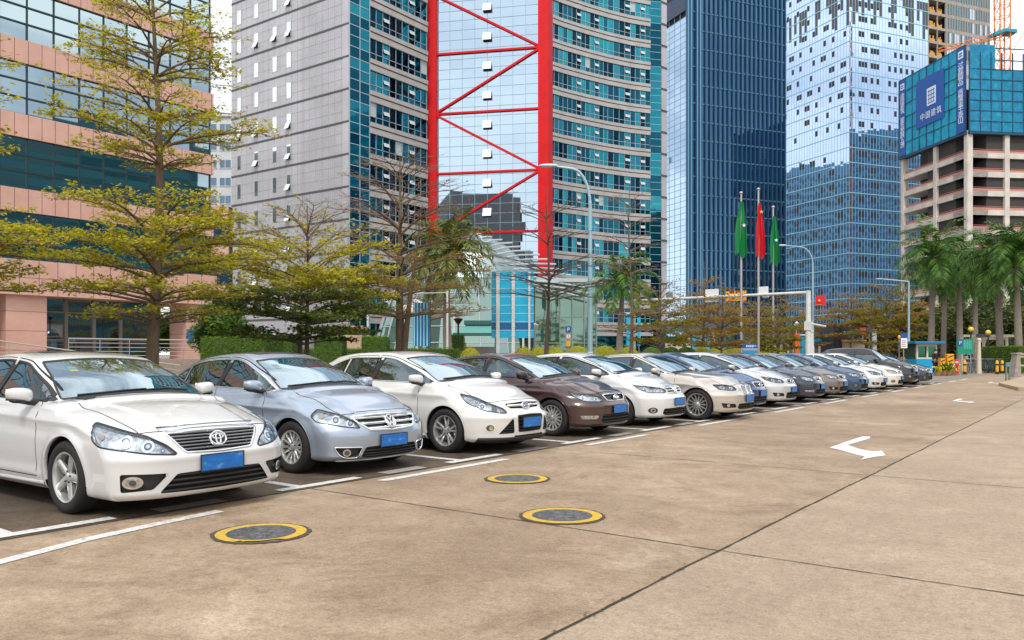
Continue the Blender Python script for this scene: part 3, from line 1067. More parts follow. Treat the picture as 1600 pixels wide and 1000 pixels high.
def dress(B, p, G, pm, capm=None, dlo_chrome=False, stickers=True, detail=2, handles=True, tan=False, sunroof=False):
    s = B.s; m = CM
    made = B.finish_body(pm, {})
    doors = made.get('door', [])
    B.made = made
    # glass
    B.patch('windscreen', G['ws'], FRONT, .0, m['wind'], step=.05)
    fr = [(q[0], q[1]) for q in G['ws']]
    B.ribbons('screen_seal', [fr], FRONT, .016, .0025, m['black'], closed=True, step=.06)
    zb0 = p['hc']
    lowedge = [(k, zb0 + .026 - .050 * (k / .65) ** 2) for k in np.linspace(-.64, .64, 9)]
    B.ribbons('scuttle', [lowedge], FRONT, .016, .003, m['matte'], step=.06)
    if detail >= 1:
        B.ribbons('wiper', [[(-.60, zb0 + .005), (-.2, zb0 + .036), (.05, zb0 + .046)]], FRONT, .006, .014, m['black'], base=.004, step=.1)
        B.ribbons('wiper', [[(.02, zb0 + .036), (.3, zb0 + .044), (.58, zb0 + .016)]], FRONT, .006, .014, m['black'], base=.004, step=.1)
    B.patch('rear_window', G['rwp'], BACK, .0, m['glass'], step=.09)
    for side in (-1, 1):
        v = View('s', side)
        for w in G['wins']:
            B.patch('side_window', w, v, -.006, m['glass'], step=.08)
        tr = m['chrome'] if dlo_chrome else m['black']
        for w in G['wins']:
            B.ribbons('window_trim', [w], v, .020 if not dlo_chrome else .014, .003, m['black'], closed=True, step=.07)
        if dlo_chrome:
            ol = [q for q in G['dlo']]
            B.ribbons('chrome_strip', [ol], v, .014, .005, m['chrome'], closed=True, step=.08)
        if len(G['sail']) > 2:
            B.patch('mirror_base', G['sail'], v, .003, m['black'], skirt=-.004, step=.06)
        # black B pillar
        bx = p.get('bp', s.xf - 1.60)
        ztop = p['H'] - .14
        B.patch('pillar_cover', [(bx - .045, p['belt'] + .05), (bx + .045, p['belt'] + .05), (bx + .03 + .07, ztop), (bx - .03 + .06, ztop)], v, .002, m['black'], skirt=-.004, step=.08)
        if detail >= 1:
            B.ribbons('panel_gap', [G['fd']], v, .008, .0012, m['gap'], closed=True, step=.06)
            B.ribbons('panel_gap', [G['rd']], v, .008, .0012, m['gap'], closed=True, step=.06)
            B.ribbons('sill', [[(s.xf - s.R - .02, .235), (0, .225), (s.xr + s.R + .02, .235)]], v, .05, .006, pm, step=.1)
        if handles:
            for i, (hx, pn) in enumerate(((p.get('bp', s.xf - 1.6) + .16, 0), (s.xr + .20, 1))):
                hz = p['belt'] - .10
                P = s.march(v, [hx], [hz])[0]
                q = MB(); q.ball((hx, P[1] + side * .018, hz), .10, .016, .017, 12, 8)
                par = doors[(0 if side < 0 else 2) + pn] if len(doors) >= 4 else B.root
                q.build('handle', m['chrome'] if p.get('chrome_handle') else pm, par, True)
        for xa in (s.xf, s.xr):
            arc = [(xa + s.R * math.cos(t), s.rw + s.R * math.sin(t)) for t in np.radians(np.linspace(-8, 188, 26))]
            B.ribbons('arch_lip', [arc], v, .012, .001, pm, base=-.03, step=.08)
        mirror_mesh(B, p, side, capm or pm)
    # bonnet gaps
    n = 9
    bon = G['bon']
    for ln in ([bon[0], bon[-1]], [bon[8], bon[9]]):
        B.ribbons('panel_gap', [ln], TOP, .009, .0012, m['gap'], step=.05)
    B.ribbons('panel_gap', [bon[9:]], TOP, .009, .0012, m['gap'], step=.05)
    if sunroof:
        xr_ = p['peak']
        B.patch('sunroof', rounded([(xr_ + .33, -.40), (xr_ + .33, .40), (xr_ - .42, .42), (xr_ - .42, -.42)], .08), TOP, .004, m['black'], skirt=-.004, step=.08)
    if stickers:
        zt = p['H'] - .13
        B.patch('sticker', [(-.45, zt - .035), (-.38, zt - .033), (-.38, zt - .053), (-.45, zt - .055)], FRONT, .003, m['stickerb'], skirt=0, step=.05)
        B.patch('sticker', [(-.46, zt - .060), (-.39, zt - .058), (-.39, zt - .078), (-.46, zt - .080)], FRONT, .003, m['sticker'], skirt=0, step=.05)
    add_wheels(B, p['wheel'])
    interior(B, p, tan)
    # tail lamps
    for side in (-1, 1):
        v = View('d', side, 140)
        z = .88
        x = s.xe
        try:
            a = s.P3(('s', x + .42, z + .06), side); b = s.P3(('s', x + .32, z - .09), side)
            pts = [v.to2(np.array([q]))for q in (a, b)]
            pa = (pts[0][0][0], pts[0][1][0]); pb = (pts[1][0][0], pts[1][1][0])
            B.patch('tail_lamp', [pa, pb, (pb[0] + side * side * .45 * (1 if pb[0] < 0 else -1), pb[1] + .01), (pa[0] + .42 * (1 if pa[0] < 0 else -1), pa[1])], v, .004, m['tail'], skirt=-.004, step=.09)
        except Exception: pass


# ------------------------------------------------------------------ front-end furniture (right side given with y<0, mirrored)
def headlamp(B, specs, lamps, base='lampsilver', phi=42, rim='black', rimw=.014, depth=.02):
    for side in (-1, 1):
        v = View('d', side, phi)
        poly = rounded(B.poly2(specs, v, side), .03, 3)
        o = B.patch('headlight', poly, v, -depth, CM[base], skirt=.003, step=.04)
        B.carve(poly, v, -1, .05)
        B._late.append((poly, v, side, o, lamps, rim, rimw))


def lamp_late(B):
    for poly, v, side, o, lamps, rim, rimw in B._late:
        for spec, r, kind in lamps:
            c = B.poly2([spec], v, side)[0]
            B.patch('reflector', circ(c[0], c[1], r * 1.0, r, 18), v, -.010, CM[kind], parent=o, skirt=-.03, step=.04)
            if kind in ('chrome', 'lampsilver', 'chromed'):
                B.patch('bulb', circ(c[0], c[1], r * .60, r * .60, 16), v, -.006, CM['lampdark'], parent=o, skirt=-.012, step=.04)
                B.patch('bulb', circ(c[0], c[1], r * .34, r * .34, 12), v, -.004, CM['bulb'], parent=o, skirt=-.012, step=.04)
        B.patch('lens_cover', poly, v, .001, CM['lens'], parent=o, step=.05)
        B.ribbons('lamp_seal', [poly], v, rimw, .002, CM[rim], parent=o, closed=True, step=.05)


def opening(B, poly, view, name, depth, mat_, r=.02, keep=True, rimmat=None, rimw=.014, rimtop=.006):
    poly = rounded(poly, r, 3) if r else poly
    o = B.patch(name, poly, view, -depth, CM[mat_], skirt=.002, step=.04)
    B.carve(poly, view, -1, .05)
    if rimmat: B._rims.append((poly, view, rimmat, rimw, rimtop, o))
    return o


def rims_late(B):
    for poly, view, rm, w, top, o in B._rims:
        B.ribbons('surround', [poly], view, w, top, CM[rm], parent=o, closed=True, step=.04)


def slats(B, o, poly, view, n, w, top, mat_, name='slat'):
    """horizontal bars clipped to the opening"""
    ys = [q[1] for q in poly]
    z0, z1 = min(ys), max(ys)
    lines = []
    for i in range(n):
        z = z0 + (z1 - z0) * (i + .5) / n
        xs = []
        for k in range(len(poly)):
            a, b = poly[k - 1], poly[k]
            if (a[1] > z) != (b[1] > z): xs.append(a[0] + (b[0] - a[0]) * (z - a[1]) / (b[1] - a[1]))
        if len(xs) >= 2: lines.append([(min(xs) + .006, z), (max(xs) - .006, z)])
    if lines: return B.ribbons(name, lines, view, w, top, CM[mat_], parent=o, base=-.02, step=.06)


def plate(B, z, y=0.0, off=.012, w=.44, h=.14, tilt=0.0):
    s = B.s
    P = s.march(FRONT, [y - w / 2, y, y + w / 2, y, y], [z, z, z, z - h / 2, z + h / 2])
    x = P[:, 0].max() + off
    q = MB(); q.box(x, x + .006, y - w / 2, y + w / 2, z - h / 2, z + h / 2)
    o = q.build('number_plate', CM['plate'], B.root, bevel=.003)
    f = MB()
    for (a, b, c, d) in ((-w / 2 - .008, w / 2 + .008, h / 2, h / 2 + .008), (-w / 2 - .008, w / 2 + .008, -h / 2 - .008, -h / 2), (-w / 2 - .008, -w / 2, -h / 2, h / 2), (w / 2, w / 2 + .008, -h / 2, h / 2)):
        f.box(x - .003, x + .008, y + a, y + b, z + c, z + d)
    f.box(x - .05, x - .003, y - w / 2 + .05, y + w / 2 - .05, z - h / 2 + .02, z + h / 2 - .02)
    f.build('plate_frame', CM['chromed'] if B.p.get('plate_chrome') else CM['matte'], o)


def both_f(pts): return [pts, [(-a, b) for a, b in reversed(pts)]]
def base_params(**k):
    p = dict(kind='sedan', L=4.6, W=1.80, H=1.465, wb=2.65, fo=.92, hn=.80, hc=1.03, belt=.985, deck=1.07, cow=.22, wtop=1.20, peak=-.35, rhx=-1.05, rbx=-1.85, R=.365, rw=.325,
             wheel=dict(type='five', n=7, rr=.218))
    p.update(k)
    return p


def start_car(name, p, h, pm, **kw):
    root = empty(name)
    s = CarShape(p)
    B = CarBuild(s, root, h, None)
    B.p = p; B._late = []; B._rims = []
    B.G = sedan_panels(B, p, pm)
    return B


def finish_car(B, pm, **kw):
    dress(B, B.p, B.G, pm, **kw)
    lamp_late(B); rims_late(B)


def fbolt(B, name, mat_, pts, w, top=.012, closed=True, parent=None, base=-.004):
    return B.ribbons(name, [pts], FRONT, w, top, CM[mat_], parent=parent, closed=closed, base=base, step=.03)



# ---- 1: large white saloon, wide chrome grille, oval badge
def car_camry():
    pm = paint('pearl_white_paint', (.59, .59, .585), .0, .22)
    p = base_params(L=4.825, W=1.865, H=1.475, wb=2.775, fo=1.03, hn=.785, hc=1.04, belt=.975, deck=1.10, cow=.20, wtop=1.16, peak=-.45, rhx=-1.15, rbx=-1.95,
                    wheel=dict(type='five', n=5, rr=.224, ph=90, spin=.35), hw=.46, cz=.86, na=.05, nb=.36, rw=.332, R=.378, hy0=.73, hy1=.66, bumpz=.57, tf=.0, mx=.50)
    B = start_car('white_sedan', p, .021, pm); s = B.s; xt = s.xt
    headlamp(B, [('s', xt - .68, .84), ('s', xt - .53, .69), ('s', xt - .42, .645), ('f', -.64, .578), ('f', -.42, .560), ('f', -.50, .650), ('f', -.62, .728)],
             [(('s', xt - .45, .735), .034, 'amber'), (('f', -.775, .690), .058, 'chrome'), (('f', -.635, .645), .052, 'chrome'), (('f', -.53, .602), .026, 'chromed')], rimw=.013)
    g = [(-.475, .742), (-.24, .752), (0, .755), (.24, .752), (.475, .742), (.34, .572), (0, .560), (-.34, .572)]
    o = opening(B, g, FRONT, 'grille', .035, 'gap', .02, rimmat='chrome', rimw=.018, rimtop=.008)
    slats(B, o, g, FRONT, 7, .011, .002, 'chromed')
    lw = [(-.43, .395), (0, .405), (.43, .395), (.57, .235), (0, .225), (-.57, .235)]
    o2 = opening(B, lw, FRONT, 'lower_grille', .04, 'gap', .025)
    slats(B, o2, lw, FRONT, 4, .016, -.002, 'matte')
    for side in (-1, 1):
        v = View('d', side, 32)
        pl = B.poly2([('f', -.845, .415), ('f', -.50, .405), ('f', -.62, .272), ('f', -.835, .258)], v, side)
        fo = opening(B, pl, v, 'fog_recess', .035, 'matte', .02)
        c = B.poly2([('f', -.765, .340)], v, side)[0]
        f = B.patch('fog_lamp', circ(c[0], c[1], .085, .055, 20), v, .0, CM['chrome'], skirt=-.045, step=.04)
        B.patch('bulb', circ(c[0], c[1], .060, .040, 16), v, .004, CM['lampsilver'], parent=f, skirt=-.01)
        B.patch('bulb', circ(c[0], c[1], .030, .026, 12), v, .008, CM['lampdark'], parent=f, skirt=-.01)
    finish_car(B, pm, sunroof=True)
    fbolt(B, 'chrome_bar', 'chrome', [(-.50, .775), (-.25, .785), (0, .788), (.25, .785), (.50, .775)], .030, .008, False)
    e = fbolt(B, 'emblem', 'chrome', circ(0, .665, .082, .058, 28), .014, .022, parent=None)
    fbolt(B, 'emblem_ring', 'chrome', circ(0, .682, .055, .020, 20), .010, .020, parent=e)
    fbolt(B, 'emblem_ring', 'chrome', circ(0, .665, .024, .048, 20), .010, .020, parent=e)
    B.patch('emblem_back', circ(0, .665, .08, .056, 24), FRONT, .006, CM['black'], parent=e, skirt=-.02)
    plate(B, .465)
    return B


# ---- 2: silver-blue saloon, three-bar grille, round badge
def car_lavida():
    pm = paint('silver_blue_paint', (.33, .39, .475), .5, .30)
    p = base_params(L=4.61, W=1.78, H=1.465, wb=2.61, fo=.87, hn=.745, hc=1.03, belt=.965, deck=1.07, cow=.20, wtop=1.17, peak=-.35, rhx=-1.1, rbx=-1.88,
                    wheel=dict(type='twin', n=7, rr=.20, spin=.2), hw=.50, ridge=.018, cz=.80, na=.12, nb=.46, rw=.318, R=.362, hy1=.60, bumpz=.62, nose=.02, tf=.04, bscale=.97)
    B = start_car('silver_sedan', p, .022, pm); s = B.s; xt = s.xt
    headlamp(B, [('s', xt - .55, .775), ('s', xt - .53, .705), ('s', xt - .43, .64), ('f', -.66, .585), ('f', -.47, .560), ('f', -.50, .635), ('f', -.60, .715), ('f', -.72, .775)],
             [(('s', xt - .43, .715), .030, 'amber'), (('f', -.685, .665), .058, 'chrome'), (('f', -.555, .625), .048, 'chrome')], rimw=.012)
    g = [(-.53, .690), (-.25, .705), (0, .710), (.25, .705), (.53, .690), (.47, .620), (.36, .535), (0, .520), (-.36, .535), (-.47, .620)]
    o = opening(B, g, FRONT, 'grille', .03, 'black', .03, rimmat='chrome', rimw=.022, rimtop=.010)
    slats(B, o, g, FRONT, 3, .024, .004, 'chrome')
    lw = [(-.41, .335), (0, .345), (.41, .335), (.47, .225), (.40, .205), (0, .198), (-.40, .205), (-.47, .225)]
    o2 = opening(B, lw, FRONT, 'lower_grille', .04, 'gap', .025)
    slats(B, o2, lw, FRONT, 4, .012, -.004, 'matte')
    for side in (-1, 1):
        v = View('d', side, 30)
        pl = B.poly2([('f', -.755, .345), ('f', -.455, .335), ('f', -.50, .21), ('f', -.62, .208), ('f', -.70, .245)], v, side)
        fo = opening(B, pl, v, 'fog_recess', .035, 'matte', .03, rimmat='chrome', rimw=.014)
        c = B.poly2([('f', -.63, .275)], v, side)[0]
        f = B.patch('fog_lamp', circ(c[0], c[1], .048, .045, 18), v, -.005, CM['chrome'], skirt=-.045, step=.04)
        B.patch('bulb', circ(c[0], c[1], .033, .030, 14), v, -.001, CM['lampdark'], parent=f, skirt=-.01)
        bl = B.poly2([('f', -.74, .165), ('f', -.35, .165), ('f', 0.0, .165)], v, side)
    finish_car(B, pm, dlo_chrome=True, tan=True, sunroof=True)
    fbolt(B, 'bumper_strip', 'alloy', [(-.70, .172), (-.35, .168), (0, .166), (.35, .168), (.70, .172)], .018, .012, False)
    e = fbolt(B, 'emblem', 'chrome', circ(0, .618, .070, .070, 28), .012, .024)
    B.patch('emblem_back', circ(0, .618, .068, .068, 24), FRONT, .006, CM['black'], parent=e, skirt=-.02)
    vw = [[(-.032, .672), (0, .620), (.032, .672)], [(-.058, .640), (-.030, .566), (0, .614), (.030, .566), (.058, .640)]]
    B.ribbons('emblem_letter', vw, FRONT, .011, .020, CM['chrome'], parent=e, step=.04)
    plate(B, .395)
    return B


# ---- 3: white hatchback, thin upper grille, three-part lower opening
def car_focus():
    pm = paint('white_paint', (.59, .575, .545), .0, .26)
    p = base_params(kind='hatch', L=4.36, W=1.84, H=1.485, wb=2.65, fo=.90, hn=.765, hc=1.06, belt=.985, deck=1.05, cow=.08, wtop=1.12, peak=-.35, rhx=-1.45, rbx=-1.80,
                    wheel=dict(type='twin', n=5, rr=.220, ph=90, spin=.1), hw=.52, cz=.86, na=.12, nb=.62, rw=.324, R=.372, hy0=.72, hy1=.62, bumpz=.57, nose=.05, tf=.04, ridge=.012, qp=-1.02)
    B = start_car('white_hatchback', p, .023, pm); s = B.s; xt = s.xt
    headlamp(B, [('s', xt - .74, .865), ('s', xt - .55, .73), ('f', -.70, .625), ('f', -.50, .585), ('f', -.43, .590), ('f', -.46, .650), ('f', -.60, .735), ('s', xt - .55, .815)],
             [(('s', xt - .47, .755), .035, 'chrome'), (('f', -.70, .690), .050, 'chrome'), (('f', -.585, .650), .046, 'lampdark'), (('f', -.50, .62), .030, 'chromed')], rimw=.012)
    g = [(-.41, .715), (0, .735), (.41, .715), (.34, .650), (0, .640), (-.34, .650)]
    o = opening(B, g, FRONT, 'grille', .03, 'black', .02)
    slats(B, o, g, FRONT, 1, .030, .006, 'chrome')
    lw = [(-.30, .545), (0, .555), (.30, .545), (.27, .315), (0, .310), (-.27, .315)]
    o2 = opening(B, lw, FRONT, 'lower_grille', .04, 'gap', .025, rimmat='black', rimw=.014, rimtop=.004)
    slats(B, o2, lw, FRONT, 5, .012, -.006, 'matte')
    ch = [(-.36, .262), (0, .262), (.36, .262), (.34, .235), (0, .23), (-.34, .235)]
    opening(B, ch, FRONT, 'chin_slot', .03, 'gap', .01)
    for side in (-1, 1):
        v = View('d', side, 28)
        pl = B.poly2([('f', -.385, .525), ('f', -.355, .30), ('f', -.60, .295)], v, side)
        tr = opening(B, pl, v, 'side_intake', .035, 'gap', .02)
        slats(B, tr, pl, v, 6, .010, -.004, 'matte')
        c = B.poly2([('f', -.70, .385)], v, side)[0]
        f = B.patch('fog_recess', circ(c[0], c[1], .085, .060, 22), v, .006, pm, skirt=-.01, step=.04)
        B.patch('fog_lamp', circ(c[0], c[1], .055, .045, 18), v, .008, CM['lampdark'], parent=f, skirt=-.005, step=.04)
        B.patch('bulb', circ(c[0] - .012, c[1], .030, .034, 14), v, .011, CM['chrome'], parent=f, skirt=0)
    finish_car(B, pm, dlo_chrome=True)
    fbolt(B, 'chin_spoiler', 'matte', [(-.80, .215), (-.4, .212), (0, .21), (.4, .212), (.80, .215)], .06, .014, False)
    e = B.patch('emblem', circ(0, .675, .085, .040, 24), FRONT, .020, mat('badge_blue', (.02, .05, .16), .2, coat=1), skirt=-.01, step=.05)
    fbolt(B, 'emblem_ring', 'chrome', circ(0, .675, .085, .040, 26), .010, .026, parent=e)
    B.ribbons('emblem_letter', [[(-.05, .668), (-.03, .69), (-.035, .665)], [(-.015, .67), (.0, .68), (.012, .668)], [(.02, .67), (.05, .685)]], FRONT, .006, .024, CM['chrome'], parent=e, step=.04)
    plate(B, .445, off=.018)
    return B


def generic_front(B, hd, gr, nsl, slatmat='chromed', rim='chrome', lamp='lampsilver', low=(.45, .35, .22), fog='round', plz=.42, emblem='oval', gback='gap', slatw=.014, hood_lip=False, plx=0.0):
    """hd = outer x behind the tip, outer z, inner half width, inner z, height;   gr = top half width, bottom half width, top z, bottom z"""
    s = B.s; xt = s.xt
    xo, zo, yi, zi, hh = hd
    ym = (yi + .72) / 2
    headlamp(B, [('s', xt - xo, zo), ('s', xt - xo + .14, zo - hh * .85), ('f', -.70, zi - .005), ('f', -(yi + .10), zi - hh * .15), ('f', -yi, zi), ('f', -(yi + .02), zi + hh * .55), ('f', -ym, zi + hh * .95), ('f', -.74, zi + hh * 1.25 if zi + hh * 1.25 < zo + .02 else zo)],
             [(('s', xt - xo + .16, zo - hh * .42), .026, 'amber'), (('f', -.70, zi + hh * .55), .044, 'chrome'), (('f', -(yi + .12), zi + hh * .36), .040, 'chrome')], base=lamp, rimw=.012)
    a, b, zt, zb_ = gr
    g = [(-a, zt - .01), (-a / 2, zt), (0, zt + .004), (a / 2, zt), (a, zt - .01), (b, zb_ + .01), (0, zb_), (-b, zb_ + .01)]
    if emblem != 'kidney':
        o = opening(B, g, FRONT, 'grille', .03, gback, .03, rimmat=rim, rimw=.018, rimtop=.008)
        if nsl: slats(B, o, g, FRONT, nsl, slatw, .003, slatmat)
    else:
        for sgn in (-1, 1):
            k = [(sgn * .02, zt), (sgn * a, zt - .01), (sgn * (b + .02), zb_ + .03), (sgn * (b - .05), zb_), (sgn * .03, zb_)]
            if sgn > 0: k = k[::-1]
            o = opening(B, k, FRONT, 'grille', .03, gback, .03, rimmat='chrome', rimw=.022, rimtop=.012)
            lines = [[(sgn * x, zb_ + .02), (sgn * x, zt - .01)] for x in np.linspace(.06, b - .02, 6)]
            B.ribbons('slat', lines, FRONT, .010, .0, CM['chromed'], parent=o, base=-.02)
    ly, lt, lb = low
    lw = [(-ly, lt), (0, lt + .008), (ly, lt), (ly * 1.06, lb + .02), (ly * .9, lb), (0, lb - .004), (-ly * .9, lb), (-ly * 1.06, lb + .02)]
    o2 = opening(B, lw, FRONT, 'lower_grille', .04, 'gap', .03)
    slats(B, o2, lw, FRONT, 3, .012, -.004, 'matte')
    zf = (lt + lb) / 2 + .03
    for side in (-1, 1):
        v = View('d', side, 32)
        c = B.poly2([('f', -.69, zf)], v, side)[0]
        if fog == 'bar':
            pl = B.poly2([('f', -.78, zf + .03), ('f', -.54, zf + .03), ('f', -.56, zf - .03), ('f', -.76, zf - .03)], v, side)
            B.patch('fog_lamp', rounded(pl, .012), v, .004, CM['lampsilver'], skirt=-.01, step=.04)
        elif fog == 'mesh':
            pl = B.poly2([('f', -.80, zf + .05), ('f', -.56, zf + .03), ('f', -.52, zf - .05), ('f', -.76, zf - .055)], v, side)
            opening(B, pl, v, 'fog_recess', .03, 'matte', .02)
            B.patch('fog_lamp', circ(c[0], c[1] - .005, .036, .034, 16), v, -.004, CM['chrome'], skirt=-.04, step=.04)
        else:
            f = B.patch('fog_recess', circ(c[0], c[1], .095, .058, 20), v, .003, CM['matte'], skirt=-.01, step=.04)
            B.patch('fog_lamp', circ(c[0], c[1], .050, .042, 16), v, .007, CM['chrome'], parent=f, skirt=0, step=.04)
            B.patch('bulb', circ(c[0], c[1], .033, .028, 12), v, .010, CM['lampdark'], parent=f, skirt=0)
    B._emb = (emblem, (zt + zb_) / 2, plz)


def generic_finish(B, pm, **kw):
    finish_car(B, pm, **kw)
    emblem, ze, plz = B._emb
    if emblem == 'oval':
        e = fbolt(B, 'emblem', 'chrome', circ(0, ze, .075, .040, 22), .012, .022)
        B.patch('emblem_back', circ(0, ze, .072, .038, 20), FRONT, .008, CM['black'], parent=e, skirt=-.02)
    elif emblem == 'ovaltext':
        e = fbolt(B, 'emblem', 'chrome', circ(0, ze, .075, .036, 22), .009, .022)
        B.patch('emblem_back', circ(0, ze, .072, .034, 20), FRONT, .008, CM['black'], parent=e, skirt=-.02)
        B.ribbons('emblem_letter', [[(-.05, ze + .016), (-.05, ze - .016)], [(-.026, ze + .016), (-.05, ze), (-.026, ze - .016)], [(-.008, ze + .016), (-.008, ze - .016)], [(.012, ze - .016), (.03, ze + .016), (.048, ze - .016)]], FRONT, .007, .020, CM['chrome'], parent=e, step=.05)
    elif emblem == 'letter_h':
        e = fbolt(B, 'emblem', 'chrome', [(-.055, ze + .045), (.055, ze + .045), (.042, ze - .045), (-.042, ze - .045)], .010, .022)
        B.patch('emblem_back', [(-.055, ze + .045), (.055, ze + .045), (.042, ze - .045), (-.042, ze - .045)], FRONT, .008, CM['black'], parent=e, skirt=-.02)
        B.ribbons('emblem_letter', [[(-.034, ze + .034), (-.024, ze - .034)], [(.034, ze + .034), (.024, ze - .034)], [(-.028, ze), (.028, ze)]], FRONT, .011, .021, CM['chrome'], parent=e, step=.05)
    elif emblem in ('round', 'star'):
        e = fbolt(B, 'emblem', 'chrome', circ(0, ze, .06, .06, 22), .011, .022)
        if emblem == 'star':
            B.ribbons('emblem_star', [[(0, ze), (.055 * math.sin(a), ze + .055 * math.cos(a))] for a in (0, 2.09, 4.19)], FRONT, .010, .020, CM['chrome'], parent=e, step=.05)
        else:
            B.patch('emblem_back', circ(0, ze, .058, .058, 20), FRONT, .008, CM['black'], parent=e, skirt=-.02)
            B.ribbons('emblem_letter', [[(-.028, ze + .045), (0, ze), (.028, ze + .045)], [(-.046, ze + .02), (-.024, ze - .042), (0, ze), (.024, ze - .042), (.046, ze + .02)]], FRONT, .009, .020, CM['chrome'], parent=e, step=.04)
    elif emblem == 'kidney':
        e = B.patch('emblem', circ(0, ze + .13, .042, .042, 20), FRONT, .010, CM['black'], skirt=-.01, step=.04)
        B.patch('emblem_field', circ(0, ze + .13, .030, .030, 16), FRONT, .013, mat('badge_white', (.6, .6, .6), .3), parent=e, skirt=0, step=.04)
        for a0 in (90, 270):
            pts = [(0, ze + .13)] + circ(0, ze + .13, .028, .028, 6, a0, a0 + 90)
            B.patch('emblem_quarter', pts, FRONT, .015, mat('badge_quarter', (.02, .18, .5), .3), parent=e, skirt=0, step=.04)
    plate(B, plz, off=.016)


def car_forte():
    pm = paint('maroon_paint', (.045, .017, .016), .3, .28)
    p = base_params(L=4.53, W=1.79, H=1.455, wb=2.65, fo=.87, hn=.765, hc=1.03, belt=.985, deck=1.08, cow=.16, wtop=1.16, peak=-.35, rhx=-1.15, rbx=-1.9,
                    wheel=dict(type='twin', n=8, rr=.218, spin=.1), hw=.46, ridge=.02, na=.14, nb=.66, rw=.322, R=.365, hy1=.62, bumpz=.58, tf=.05)
    B = start_car('maroon_sedan', p, .025, pm)
    generic_front(B, (.62, .80, .40, .625, .105), (.37, .30, .735, .615), 0, rim='chrome', lamp='lampsilver', low=(.46, .39, .24), fog='bar', plz=.475, emblem='ovaltext', gback='black')
    generic_finish(B, pm, stickers=False)
    return B


def car_city():
    pm = paint('white_paint_cool', (.57, .57, .56), .0, .26)
    p = base_params(L=4.40, W=1.74, H=1.47, wb=2.55, fo=.90, hn=.79, hc=1.06, belt=.985, deck=1.09, cow=.06, wtop=1.10, peak=-.30, rhx=-1.1, rbx=-1.80,
                    wheel=dict(type='five', n=5, rr=.195), hw=.44, na=.14, nb=.70, rw=.305, R=.348, hy1=.58, bumpz=.60, tf=.05, nose=.03)
    B = start_car('white_compact_sedan', p, .026, pm)
    generic_front(B, (.66, .83, .34, .68, .105), (.36, .30, .79, .64), 3, 'chrome', lamp='lampsilver', low=(.50, .36, .23), fog='round', plz=.485, emblem='letter_h', gback='black', slatw=.022)
    generic_finish(B, pm, stickers=False)
    return B


def car_bmw():
    pm = paint('champagne_paint', (.50, .455, .40), .45, .28)
    p = base_params(L=4.95, W=1.86, H=1.464, wb=2.98, fo=.84, hn=.775, hc=1.02, belt=.97, deck=1.09, cow=.52, wtop=1.50, peak=-.35, rhx=-1.15, rbx=-1.95,
                    wheel=dict(type='multi', n=14, rr=.238), hw=.42, ridge=.02, na=.12, nb=.60, rw=.338, R=.378, hy1=.62, bumpz=.58, tf=.045, bp=-.20, qp=-1.35)
    B = start_car('champagne_sedan', p, .025, pm)
    generic_front(B, (.54, .77, .44, .66, .11), (.29, .24, .745, .56), 0, lamp='lampdark', low=(.46, .36, .24), fog='mesh', plz=.465, emblem='kidney')
    generic_finish(B, pm, dlo_chrome=True, stickers=False)
    return B


def car_simple(name, color, flake, pk, fk, fin, h=.034):
    pm = paint(name.replace('_', ' ') + ' paint', color, flake, .28)
    p = base_params(**pk)
    B = start_car(name, p, h, pm)
    generic_front(B, **fk)
    generic_finish(B, pm, **fin)
    return B
# ------------------------------------------------------------------ the parked row
def place_car(B, xf, y, rz, label, cat='car'):
    r = B.root
    r.rotation_euler = (0, 0, rz)
    c, sn = math.cos(rz), math.sin(rz)
    r.location = (xf - B.s.xf * c, y - B.s.xf * sn, 0)
    tag(r, label, cat, 'cars parked nose out along the lane')


